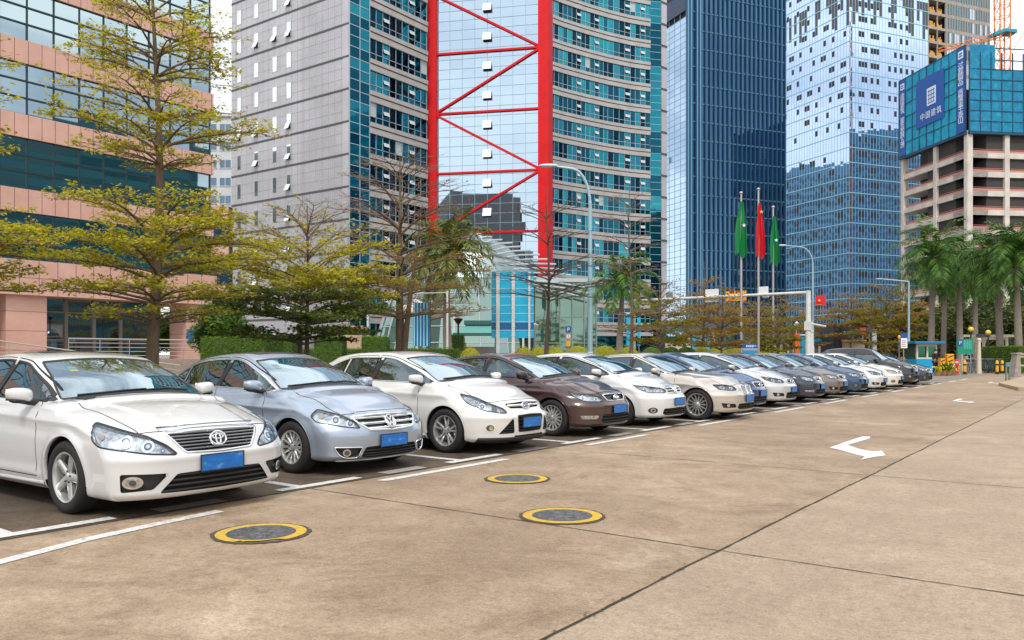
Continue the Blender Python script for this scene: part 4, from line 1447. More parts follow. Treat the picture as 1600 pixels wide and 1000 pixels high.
def build_cars():
    place_car(car_camry(), -7.66, 4.62, 0, 'white saloon with wide chrome slatted grille and three-ellipse badge, nearest car at the left edge')
    place_car(car_lavida(), -8.03, 7.43, math.radians(-1), 'silver-blue saloon with round letter badge and three chrome grille bars')
    place_car(car_focus(), -7.87, 10.12, math.radians(-1), 'white hatchback with thin upper grille and dark triangular side intakes')
    place_car(car_forte(), -7.97, 13.05, 0, 'dark maroon saloon parked between white hatchback and white compact saloon')
    place_car(car_city(), -8.0, 15.55, 0, 'white compact saloon with chrome bar grille next to the maroon saloon')
    place_car(car_bmw(), -7.35, 17.9, 0, 'champagne saloon with paired oval grilles and many-spoke wheels')
    std = dict(L=4.6, W=1.79)
    B = car_simple('dark_blue_sedan', (.002, .045, .14), .2, dict(std, hn=.78, na=.15), dict(hd=(.58, .80, .42, .64, .11), gr=(.40, .32, .74, .60), nsl=3, low=(.46, .40, .24), plz=.47, emblem='oval', lamp='lampdark'), dict(stickers=False, detail=0))
    place_car(B, -7.95, 20.3, 0, 'deep blue saloon with its bonnet showing just beyond the champagne saloon')
    B = car_simple('silver_hatchback', (.50, .50, .50), .35, dict(kind='hatch', L=4.36, W=1.80, H=1.49, hn=.78, hc=1.06, cow=.06, wtop=1.1, rhx=-1.4, rbx=-1.75, deck=1.05), dict(hd=(.66, .83, .44, .665, .115), gr=(.30, .25, .75, .62), nsl=2, lamp='lampdark', low=(.44, .40, .24), fog='mesh', plz=.47, emblem='oval'), dict(stickers=False, detail=0))
    place_car(B, -8.0, 22.9, 0, 'silver hatchback with dark headlamp and deep fog lamp recess')
    B = car_simple('navy_sedan', (.003, .009, .030), .15, dict(L=4.65, W=1.80, hn=.79), dict(hd=(.52, .80, .44, .65, .12), gr=(.44, .36, .74, .62), nsl=2, slatmat='chrome', low=(.46, .39, .24), fog='bar', plz=.47, emblem='round'), dict(stickers=False, detail=0))
    place_car(B, -7.95, 25.5, 0, 'navy saloon with clear headlamps and a pale bar-shaped fog lamp')
    B = car_simple('grey_sedan', (.15, .128, .112), .4, dict(L=4.7, W=1.82, hn=.79, H=1.47), dict(hd=(.54, .80, .44, .66, .11), gr=(.42, .34, .75, .61), nsl=3, low=(.46, .39, .24), fog='mesh', plz=.47, emblem='oval'), dict(stickers=False, detail=0))
    place_car(B, -7.95, 28.1, 0, 'taupe grey saloon between the navy saloon and the royal blue saloon')
    B = car_simple('royal_blue_sedan', (.002, .036, .105), .2, dict(L=4.6, W=1.78, hn=.78), dict(hd=(.54, .80, .42, .66, .11), gr=(.36, .30, .74, .62), nsl=2, low=(.46, .39, .24), plz=.47, emblem='oval'), dict(stickers=False, detail=0))
    place_car(B, -7.9, 30.7, 0, 'royal blue saloon mostly hidden behind the taupe grey saloon')
    B = car_simple('silver_luxury_sedan', (.60, .60, .59), .3, dict(L=4.8, W=1.81, hn=.79, H=1.46), dict(hd=(.50, .80, .38, .66, .12), gr=(.32, .27, .77, .58), nsl=3, slatmat='chrome', lamp='lampdark', low=(.46, .38, .24), fog='mesh', plz=.45, emblem='star'), dict(stickers=False, detail=0))
    place_car(B, -7.85, 33.4, 0, 'pale silver saloon with upright grille and dark slanted lower vents')
    B = car_simple('cream_sedan', (.62, .59, .50), .1, dict(L=4.6, W=1.79, hn=.80), dict(hd=(.54, .82, .42, .66, .12), gr=(.38, .30, .76, .62), nsl=3, slatmat='chrome', low=(.46, .39, .24), fog='round', plz=.47, emblem='letter_h'), dict(stickers=False, detail=0))
    place_car(B, -7.8, 36.2, 0, 'cream saloon parked on the near side of the black off-roader')
    B = car_simple('black_suv', (.004, .0045, .006), .1, dict(kind='hatch', L=4.55, W=1.84, H=1.70, wb=2.62, fo=.90, hn=.96, hc=1.17, belt=1.09, deck=1.12, cow=.22, wtop=1.00, peak=-.3, rhx=-1.5, rbx=-1.85, R=.40, rw=.36, zb=.25, wheel=dict(type='five', n=5, rr=.225)),
                   dict(hd=(.54, .98, .46, .82, .12), gr=(.44, .38, .94, .76), nsl=3, slatmat='chrome', low=(.46, .50, .34), fog='round', plz=.60, emblem='letter_h'), dict(stickers=False, detail=0))
    place_car(B, -7.75, 39.3, 0, 'tall black off-roader with chrome bar grille, taller than the cars beside it', 'suv')
    B = car_simple('dark_grey_sedan', (.010, .013, .018), .2, dict(L=4.6, W=1.80, hn=.79), dict(hd=(.54, .80, .42, .66, .11), gr=(.40, .32, .75, .61), nsl=3, low=(.46, .39, .24), plz=.47, emblem='oval'), dict(stickers=False, detail=0))
    place_car(B, -7.75, 42.6, 0, 'dark grey saloon, last car of the row, just before the blue booth')
# ------------------------------------------------------------------ ground
def gpx(px, py):
    d = F_PX * H_CAM / (py - HOR)
    return W(px, d)


def concrete_mat(name, cols, stain=.5, x_split=None, streak=(1, 1, 1)):
    m = bpy.data.materials.new(name); m.use_nodes = True
    t = NT(m); b = t.n['Principled BSDF']
    v = t.coords(streak); vf = t.coords()
    big = t.noise(.30, 6, .62, v, .3)
    mid = t.noise(2.1, 9, .72, v, .25)
    fine = t.noise(55, 4, .7, vf)
    grit = t.noise(190, 2, .6, vf)
    c = t.ramp(mid, [(.28, cols[0]), (.50, cols[1]), (.74, cols[2])])
    c = t.mix(t.ramp(big, [(.36, (0, 0, 0)), (.66, (1, 1, 1))]), t.mix(.62, c, cols[3]), c)
    # dark wandering stains
    st = t.noise(.9, 9, .7, v, 1.2)
    c = t.mix(t.ramp(st, [(.55, (0, 0, 0)), (.72, (stain, stain, stain))]), c, cols[3])
    # pale worn patches
    wp = t.noise(.62, 7, .68, t.coords((1.0, 1.0, 1.0), 'Object'), .6)
    st2 = t.noise(.55, 10, .78, v, 2.0); c = t.mix(t.ramp(st2, [(.50, (0, 0, 0)), (.64, (stain * .8,) * 3)]), c, cols[3])
    c = t.mix(t.ramp(wp, [(.57, (0, 0, 0)), (.72, (.55, .55, .55))]), c, cols[4])
    if x_split is not None:
        sp = t.add('ShaderNodeSeparateXYZ'); t.con(vf, sp.inputs[0])
        gt = t.add('ShaderNodeMath', operation='GREATER_THAN'); t.con(sp.outputs[0], gt.inputs[0]); gt.inputs[1].default_value = x_split
        yy = t.add('ShaderNodeMath', operation='MULTIPLY'); t.con(gt.outputs[0], yy.inputs[0]); yy.inputs[1].default_value = .42
        c = t.mix(yy.outputs[0], c, (.445, .355, .268, 1))
    c = t.mix(t.ramp(fine, [(.34, (.58, .58, .58)), (.56, (1, 1, 1)), (.80, (1.16, 1.16, 1.16))]), (0, 0, 0, 1), c) if False else t.mix(1.0, c, t.ramp(fine, [(.30, (.66, .64, .62)), (.52, (1, 1, 1)), (.75, (1.18, 1.18, 1.17))]), 'MULTIPLY')
    spk = t.noise(17, 6, .75, vf); c = t.mix(1.0, c, t.ramp(spk, [(.30, (.70, .68, .66)), (.52, (1, 1, 1)), (.74, (1.16, 1.15, 1.14))]), 'MULTIPLY')
    c = t.mix(1.0, c, t.ramp(grit, [(.30, (.58, .57, .56)), (.5, (1, 1, 1)), (.72, (1.24, 1.24, 1.23))]), 'MULTIPLY')
    t.con(c, b.inputs['Base Color'])
    r = t.add('ShaderNodeMapRange'); t.con(mid, r.inputs[0]); r.inputs[3].default_value = .62; r.inputs[4].default_value = .88
    t.con(r.outputs[0], b.inputs['Roughness'])
    t.con(t.bump(t.mix(.5, fine, grit), .35, .006), b.inputs['Normal'])
    b.inputs['Specular IOR Level'].default_value = .35
    return m


def paint_mat(name, col, wear=.55, wcol=(.20, .165, .13, 1), scale=9):
    m = bpy.data.materials.new(name); m.use_nodes = True
    t = NT(m); b = t.n['Principled BSDF']
    v = t.coords()
    n = t.noise(scale, 8, .72, v, .3); g = t.noise(120, 3, .7, v)
    f = t.ramp(n, [(.44, (0, 0, 0)), (.66, (wear, wear, wear))])
    c = t.mix(f, col, wcol)
    c = t.mix(1.0, c, t.ramp(g, [(.30, (.72, .71, .69)), (.55, (1, 1, 1))]), 'MULTIPLY')
    t.con(c, b.inputs['Base Color']); b.inputs['Roughness'].default_value = .68
    t.con(t.bump(g, .2, .004), b.inputs['Normal'])
    return m


def sheet(name, polys, z, m, kind='structure'):
    q = MB()
    for p in polys: q.poly([(a, b, z) for a, b in p])
    o = q.build(name, m)
    tag(o, kind=kind)
    return o


def build_ground():
    base = concrete_mat('town_ground', [lin(.22, .19, .16), lin(.27, .235, .195), lin(.32, .28, .23), lin(.19, .165, .135), lin(.36, .32, .27)], .4)
    sheet('ground', [[(-900, -300), (700, -300), (700, 1500), (-900, 1500)]], -.012, base)
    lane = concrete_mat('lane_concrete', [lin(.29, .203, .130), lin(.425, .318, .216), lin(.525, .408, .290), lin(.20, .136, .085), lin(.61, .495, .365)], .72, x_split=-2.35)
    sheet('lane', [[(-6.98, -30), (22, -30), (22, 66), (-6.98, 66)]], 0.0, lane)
    bay = concrete_mat('shaded_bay_concrete', [lin(.10, .070, .045), lin(.155, .112, .074), lin(.21, .158, .106), lin(.045, .034, .026), lin(.26, .205, .145)], .9)  # stained brown concrete, colour darkened further for the shade under the parked cars
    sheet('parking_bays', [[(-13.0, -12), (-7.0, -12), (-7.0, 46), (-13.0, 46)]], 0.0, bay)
    # joints: thin wandering fissures filled with dirt and moss
    jm = mat('joint_dirt', (.045, .036, .022), .95, noise=.5, nscale=5)
    def wob(p0, p1, w, amp, seed, step=.12, z=.004):
        r = random.Random(seed); p0, p1 = Vector(p0), Vector(p1)
        L = (p1 - p0).length; n = max(2, int(L / step)); t = (p1 - p0).normalized(); nn = Vector((-t.y, t.x))
        a = []; b = []; o = 0
        for i in range(n + 1):
            o = o * .9 + r.uniform(-amp, amp)
            c = p0 + t * (L * i / n) + nn * o
            ww = w * r.uniform(.6, 1.4)
            a.append(c + nn * ww / 2); b.append(c - nn * ww / 2)
        q = MB()
        for i in range(n):
            q.quad((*b[i], z), (*b[i + 1], z), (*a[i + 1], z), (*a[i], z))
        return q
    tag(wob((-2.36, -6), (-2.30, 66), .017, .004, 1, z=.0052).build('concrete_joint', jm), kind='structure')
    ys = [-3.7, 1.05, 5.9, 10.55, 15.3, 20.0, 24.7, 29.4, 34.1, 38.8, 43.5, 48.2, 53.0, 58.0]
    for i, y in enumerate(ys):
        w = .013 if y < 14 else .012
        tag(wob((-6.95, y + .05), (-2.335, y - .06), w, .002, 10 + i).build('concrete_joint', jm), kind='structure')
        tag(wob((-2.325, y - .06), (20, y - .3), w, .002, 40 + i).build('concrete_joint', jm), kind='structure')
    tag(wob((-6.985, -6), (-6.99, 46), .035, .004, 3).build('concrete_joint', jm), kind='structure')
    # mossy dirt specks along the long joint
    moss = MB(); r = random.Random(4)
    for i in range(110):
        y = r.uniform(2.0, 13) ** 1.0; x = -2.36 + r.gauss(0, .022); s = r.uniform(.003, .009)
        moss.poly([(x + s * math.cos(a) * r.uniform(.6, 1.2), y + 1.8 * s * math.sin(a), .0082) for a in [k * PI / 3 for k in range(6)]])
    tag(moss.build('joint_moss', mat('moss', (.09, .075, .03), .95)), kind='stuff')
    # white bay lines
    wm = paint_mat('white_road_paint', lin(.72, .71, .68), .62, scale=16)
    gm = paint_mat('worn_grey_paint', lin(.36, .35, .34), .5)
    div = [3.02, 5.95, 8.7, 11.55, 14.3, 16.75, 19.15, 21.65, 24.25, 26.85, 29.45, 32.1, 34.85, 37.8, 41.0, 44.2]
    polys = []
    for y in div:
        polys.append([(-12.6, y + .25), (-12.6, y + .13), (-7.2, y - .06), (-7.2, y + .06)][::-1])
    bay_lines = sheet('bay_line', polys, .005, wm)
    polys = []
    for y in div: polys.append([(-7.2, y - .30), (-7.06, y - .30), (-7.06, y + .85), (-7.2, y + .85)])
    sheet('bay_front_line', polys, .0065, wm)
    polys = []
    for y in div[:-1]: polys.append([(-7.24, y + 1.25), (-7.03, y + 1.25), (-7.03, y + 1.95), (-7.24, y + 1.95)])
    sheet('grey_patch', polys, .0065, gm)
    polys = []
    # dashed line along the lane: the nearest dash bends away
    c = [(-5.55, 1.0), (-5.98, 1.9), (-6.26, 2.6), (-6.47, 3.3), (-6.58, 4.0), (-6.64, 4.61)]
    for i in range(len(c) - 1):
        (x0, y0), (x1, y1) = c[i], c[i + 1]
        polys.append([(x0 - .065, y0), (x0 + .065, y0), (x1 + .065, y1), (x1 - .065, y1)])
    for a, b in [(6.75, 9.2), (11.3, 13.4), (15.65, 18.55), (20.2, 22.6), (24.6, 27.0), (29.0, 31.4), (33.4, 35.8), (37.8, 40.2), (42.2, 44.6), (46.6, 49), (51, 53.4)]:
        polys.append([(-6.80, a), (-6.67, a + .06), (-6.67, b), (-6.80, b - .05)])
    sheet('lane_dash_line', polys, .0055, wm)
    # arrows (traced on the ground, then moved as one shape)
    zp = [(275, 425), (500, 345), (830, 235), (960, 240), (950, 272), (775, 324), (580, 379), (800, 455), (1000, 490), (1070, 487), (1140, 470), (1216, 555), (1000, 585), (795, 630), (865, 575), (720, 540), (600, 508), (420, 455)]
    pts = []
    for zx, zy in zp:
        g = gpx(1270 + zx / 10.667, 660 + zy / 10.667); pts.append((g.x, g.y))
    am = paint_mat('white_arrow_paint', lin(.78, .78, .76), .35)
    def arrow(dx, dy, k=1.0):
        cx, cy = pts[0]
        P = [(cx + (a - cx) * k + dx, cy + (b - cy) * k + dy) for a, b in pts]
        sheet('lane_arrow', [P[::-1]], .0055, am)
    arrow(0, 0); arrow(-.45, 15.1, .72); arrow(-1.5, 33.5, .7)
    ln = [gpx(1575, 606), gpx(1579, 606), gpx(1606, 598), gpx(1602, 597)]
    sheet('lane_edge_line', [[(p.x, p.y) for p in ln]], .0055, wm)
    # manholes
    ym = paint_mat('yellow_road_paint', lin(.64, .40, .015), .6, scale=14)
    cover = bpy.data.materials.new('cast_cover'); cover.use_nodes = True
    t = NT(cover); b = t.n['Principled BSDF']; v = t.coords()
    vo = t.add('ShaderNodeTexVoronoi', feature='DISTANCE_TO_EDGE'); vo.inputs['Scale'].default_value = 15; t.con(v, vo.inputs['Vector'])
    n = t.noise(9, 6, .7, v)
    c = t.ramp(n, [(.3, (.06, .058, .06)), (.55, (.135, .13, .132)), (.75, (.25, .235, .22))])
    t.con(t.mix(t.ramp(vo.outputs[0], [(.02, (0, 0, 0)), (.10, (1, 1, 1))]), (.05, .048, .045, 1), c), b.inputs['Base Color'])
    b.inputs['Roughness'].default_value = .55; b.inputs['Metallic'].default_value = .2
    t.con(t.bump(vo.outputs[0], .6, .01), b.inputs['Normal'])
    dk = mat('manhole_dirt', (.075, .058, .042), .95, noise=.4, nscale=8)
    def ring(q, cx, cy, r0, r1, z, jag=0, seed=0, chip=None):
        r = random.Random(seed); n = 64
        A = []; Bp = []
        for i in range(n):
            a = 2 * PI * i / n
            rr = r1 * (1 + r.uniform(-jag, jag)); ri = r0
            if chip and chip[0] < math.degrees(a) % 360 < chip[1]: rr = r0 + (r1 - r0) * r.uniform(.15, .7)
            A.append((cx + ri * math.cos(a), cy + ri * math.sin(a), z)); Bp.append((cx + rr * math.cos(a), cy + rr * math.sin(a), z))
        for i in range(n):
            j = (i + 1) % n
            q.quad(A[i], Bp[i], Bp[j], A[j])
    labels = ['manhole cover with chipped yellow ring nearest the white saloon', 'small yellow-ringed manhole cover farthest along the lane', 'yellow-ringed manhole cover beside the cross joint, middle of the lane']
    for i, (x, y, R) in enumerate([(-5.56, 4.24, .355), (-5.57, 7.80, .345), (-3.98, 6.26, .352)]):
        o = empty('manhole', (x, y, 0)); tag(o, labels[i], 'manhole', 'yellow ringed manholes in the lane')
        q = MB(); q.lathe([(.001, .012), (R * .76, .012), (R * .765, .004)], 48); q.build('cover', cover, o)
        q = MB(); ring(q, 0, 0, R * .765, R, .0095, .006, i, (292, 350) if i == 0 else None); q.build('yellow_ring', ym, o)
        q = MB(); ring(q, 0, 0, R * .95, R * 1.10, .0062, .03, 5 + i); q.build('dirt_rim', dk, o)
    # kerb, planting strip and walk behind the bays
    km = mat('kerb_stone', (.33, .30, .26), .8, noise=.3, nscale=4)
    q = MB(); q.box(-13.2, -13.0, -12, 46, -.01, .13); tag(q.build('kerb', km), kind='structure')
    soil = mat('planting_soil', (.055, .05, .02), .95, noise=.5, nscale=3)
    sheet('planting_strip', [[(-24, -12), (-13.2, -12), (-13.2, 75), (-24, 75)]], .10, mat('ground_cover', (.05, .075, .018), .9, noise=.6, nscale=5))
    pv = mat('paving', (.30, .25, .21), .8, noise=.25, nscale=2)
    sheet('pavement', [[(-45, -12), (-24, -12), (-24, 60), (-45, 60)]], .02, pv)
    # raised walk on the right edge far off
    a, b = gpx(1570, 612), gpx(1640, 590)
    q = MB(); q.prism([(-3.0, 37.5), (9, 37.5), (9, 66), (-4.2, 66), (-4.2, 43)], -.01, .13); tag(q.build('side_walk', mat('sand_paving', (.40, .30, .20), .85, noise=.25, nscale=2)), kind='structure')
# ------------------------------------------------------------------ buildings
class Wall:
    """u runs along the wall (left to right seen from outside), n points outward"""
    def __init__(s, a, b):
        a, b = Vector((a[0], a[1], 0)), Vector((b[0], b[1], 0))
        s.o = a; s.L = (b - a).length; s.u = (b - a).normalized()
        s.n = Vector((s.u.y, -s.u.x, 0))
        s.r = random.Random(int(abs(a.x * 31 + a.y * 17)))

    def p(s, u, z, n=0.0): return s.o + s.u * u + s.n * n + Vector((0, 0, z))

    def box(s, q, u0, u1, z0, z1, n0, n1, m=0):
        q.obox(s.p(u0, z0, n0), s.u * (u1 - u0), s.n * (n1 - n0), Vector((0, 0, z1 - z0)), m)

    def pane(s, q, u0, u1, z0, z1, n, m=0, j=.004):
        """a glass pane set a hair out of true, as real ones are"""
        a, b = s.r.gauss(0, j) * (u1 - u0), s.r.gauss(0, j) * (z1 - z0)
        q.quad(s.p(u0, z0, n - a - b), s.p(u1, z0, n + a - b), s.p(u1, z1, n + a + b), s.p(u0, z1, n - a + b), m)

    def pane_split(s, q, cuts_u, cuts_z, n, j=.004, gap=.0, mf=None):
        for i in range(len(cuts_u) - 1):
            for k in range(len(cuts_z) - 1):
                s.pane(q, cuts_u[i] + gap, cuts_u[i + 1] - gap, cuts_z[k] + gap, cuts_z[k + 1] - gap, n, mf() if mf else 0, j)


def bglass(name, tint, rough=.03, spec_tint=None, base=(.01, .02, .03), mixf=.75):
    m = bpy.data.materials.new(name); m.use_nodes = True
    t = NT(m); b = t.n['Principled BSDF']; out = t.n['Material Output']
    g = t.add('ShaderNodeBsdfGlossy'); g.inputs[0].default_value = tuple(tint) + (1,); g.inputs['Roughness'].default_value = rough
    b.inputs['Base Color'].default_value = tuple(base) + (1,); b.inputs['Roughness'].default_value = .3; b.inputs['Specular IOR Level'].default_value = 0
    lw = t.add('ShaderNodeLayerWeight'); lw.inputs[0].default_value = .35
    mr = t.add('ShaderNodeMapRange'); t.con(lw.outputs['Fresnel'], mr.inputs[0]); mr.inputs[3].default_value = mixf; mr.inputs[4].default_value = 1.0
    mx = t.add('ShaderNodeMixShader'); t.con(mr.outputs[0], mx.inputs[0]); t.con(b.outputs[0], mx.inputs[1]); t.con(g.outputs[0], mx.inputs[2])
    v = t.coords((.35, .35, .35)); 
    t.con(mx.outputs[0], out.inputs['Surface'])
    return m


def text_mesh(s, size, name, m, parent, loc, xdir, ydir, depth=.02, font_align='CENTER'):
    c = bpy.data.curves.new(name, 'FONT'); c.body = s; c.size = size; c.align_x = font_align; c.align_y = 'CENTER'; c.extrude = depth / 2
    o = bpy.data.objects.new(name, c); COL.objects.link(o)
    bpy.context.view_layer.update()
    dg = bpy.context.evaluated_depsgraph_get()
    me = bpy.data.meshes.new_from_object(o.evaluated_get(dg))
    bpy.data.objects.remove(o)
    x, y = Vector(xdir).normalized(), Vector(ydir).normalized(); z = x.cross(y)
    M = Matrix((x, y, z)).transposed().to_4x4(); M.translation = Vector(loc)
    me.transform(M)
    me.materials.clear()
    return link(name, me, parent, m)


def office_pink():
    root = empty('office_building', (0, 0, 0))
    tag(root, 'pink banded office building with mirrored glass storeys, left edge', 'building')
    C = W(328, 52); X0 = C.x; y1 = C.y; y0 = y1 - 46
    w = Wall((X0, y0), (X0, y1)); L = w.L
    pink = bpy.data.materials.new('pink_panel'); pink.use_nodes = True
    t = NT(pink); b = t.n['Principled BSDF']; v = t.coords()
    t.con(t.ramp(t.noise(.8, 5, .6, v), [(.3, (.56, .315, .245)), (.7, (.66, .39, .31))]), b.inputs['Base Color']); b.inputs['Roughness'].default_value = .42
    gl = bglass('office_mirror_glass', (.60, .74, .78), .015, mixf=.62, base=(.0, .022, .03))
    gl2 = bglass('office_dark_glass', (.30, .50, .56), .02, mixf=.55, base=(.0, .02, .028))
    mul = mat('dark_mullion', (.016, .04, .045), .4, .4)
    joint = mat('panel_joint', (.10, .05, .04), .9)
    top = 30.5
    q = MB(); w.box(q, 0, L, 6.25, top, -13, -.25); q.build('wall', mat('core_wall', (.30, .27, .26), .8), root)
    tops = [6.25 + 0] 
    z = 6.25
    bands = [(8.75, 9.95), (12.6, 13.8), (16.45, 17.65), (20.3, 21.5), (24.15, 25.35), (28.0, 29.2)]
    cuts = [L - 1.35 * k for k in range(int(L / 1.35) + 1)][::-1]
    lo = 6.25
    for i, (a, bb) in enumerate(bands):
        g = MB(); h = (a - lo) / 3
        w.pane_split(g, cuts, [lo, lo + h, lo + 2 * h, a], -.02, .0028, .0)
        g.build('window_band', gl if i != 1 else gl, root)
        m = MB()
        for u in cuts: w.box(m, u - .035, u + .035, lo, a, -.05, .035)
        for k in (0, 1, 2, 3): w.box(m, 0, L, lo + h * k - .04, lo + h * k + .04, -.06, .045)
        m.build('mullion', mul, root)
        s = MB(); w.box(s, 0, L + .15, a, bb, -.2, .16)
        for u in [L - .675 * k for k in range(int(L / .675))]: w.box(s, u - .012, u + .012, a + .01, bb - .01, .1, .163, 1)
        s.build('spandrel', [pink, joint], root)
        lo = bb
    # low fascia, columns, recessed ground floor
    s = MB(); w.box(s, 0, L + .1, 4.45, 6.25, -4, .55)
    for u in [L - .95 * k for k in range(int(L / .95))]: w.box(s, u - .014, u + .014, 4.46, 6.24, .5, .553, 1)
    w.box(s, 0, L + .1, 5.32, 5.345, .5, .553, 1)
    s.build('fascia', [pink, joint], root)
    for (u0, u1) in ((L - 1.75, L - .35), (L - 11.9, L - 9.9), (L - 22.5, L - 20.5)):
        c = MB(); w.box(c, u0, u1, 0, 4.45, -1.6, .2)
        for z in (1.6, 2.6, 3.6): w.box(c, u0, u1, z, z + .02, -1.6, .203, 1)
        c.build('column', [pink, joint], root)
    g = MB()
    w.pane_split(g, [L - 9.9, L - 8.35, L - 6.8, L - 5.25, L - 3.4], [1.1, 2.2, 3.7, 4.45], -1.0, .012)
    g.build('shopfront_glass', bglass('ground_floor_glass', (.62, .68, .72), .02, mixf=.45, base=(.006, .008, .012)), root)
    m = MB(); alu = mat('bronze_frame', (.20, .17, .14), .4, .5)
    for u in (L - 9.9, L - 8.35, L - 6.8, L - 5.25, L - 3.4): w.box(m, u - .09, u + .09, 1.1, 4.45, -1.05, -.90)
    for z in (1.1, 2.2, 3.7): w.box(m, L - 9.9, L - 3.4, z - .03, z + .03, -1.03, -.94)
    w.box(m, L - 9.9, L - 3.4, .9, 1.1, -1.1, -.8)
    m.build('window_frame', alu, root)
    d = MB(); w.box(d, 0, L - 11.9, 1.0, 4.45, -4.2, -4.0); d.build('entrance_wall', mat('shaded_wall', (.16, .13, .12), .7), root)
    d = MB(); w.box(d, L - 15.2, L - 13.6, 1.0, 3.2, -4.0, -3.9); d.build('door', mat('dark_door', (.03, .03, .035), .3), root)
    d = MB(); w.box(d, 0, L + .0, 0, 1.1, -6, 2.2); d.build('terrace', mat('terrace_stone', (.34, .27, .22), .8, noise=.2), root)
    # blue plaque on the corner column
    sg = empty('wall_sign', w.p(L - 1.05, 2.45, .22)); tag(sg, 'small blue plaque on the pink corner column', 'sign')
    q = MB(); a = w.p(L - 1.75, 2.05, .21) - sg.location
    q.obox(a, w.u * 1.15, w.n * .05, (0, 0, .85)); q.build('sign_board', mat('plaque_blue', (.01, .12, .42), .4), sg)
    q = MB()
    for k in range(3):
        a = w.p(L - 1.38 + k * .16, 2.40, .262) - sg.location; q.obox(a, w.u * .09, w.n * .006, (0, 0, .12))
    q.build('marks', mat('plaque_white', (.7, .75, .8), .5), sg)
    # stainless railings
    steel = mat('stainless', (.62, .58, .54), .28, .9)
    for nm, (ua, ub, za, zb, lab) in {'a': (L - 9.7, L + .1, 1.1, 1.1, 'straight stainless railing along the terrace edge of the pink building'), 'b': (L - 22, L - 4.2, 1.75, .15, 'sloping stainless handrail of the ramp before the pink building')}.items():
        rl = empty('railing', w.p(ua, 0, 2.3)); tag(rl, lab, 'railing')
        off = 2.1 if nm == 'a' else 3.4
        nb = 5 if nm == 'a' else 4
        for k in range(nb):
            h = 1.12 * (k + 1) / nb
            q = MB()
            if nm == 'a': pts = [w.p(ua, za + h, off), w.p(ub, zb + h, off)]
            else: pts = [w.p(ua, za - .5 + h, off), w.p(ua + 6, za - .5 + h, off), w.p(ub, zb - .5 + h, off)]
            q.tube([p - rl.location for p in pts], .035 if k == nb - 1 else .018, 8); q.build('rail', steel, rl, True)
        n = 7
        for k in range(n):
            f = k / (n - 1); u = ua + (ub - ua) * f
            zz = za if nm == 'a' else (za - .5 if u < ua + 6 else (za - .5) + ((zb - za)) * (u - ua - 6) / (ub - ua - 6))
            q = MB(); q.tube([w.p(u, min(zz, 1.1) - .0, off) - rl.location, w.p(u, zz + 1.12, off) - rl.location], .024, 8); q.build('post', steel, rl, True)


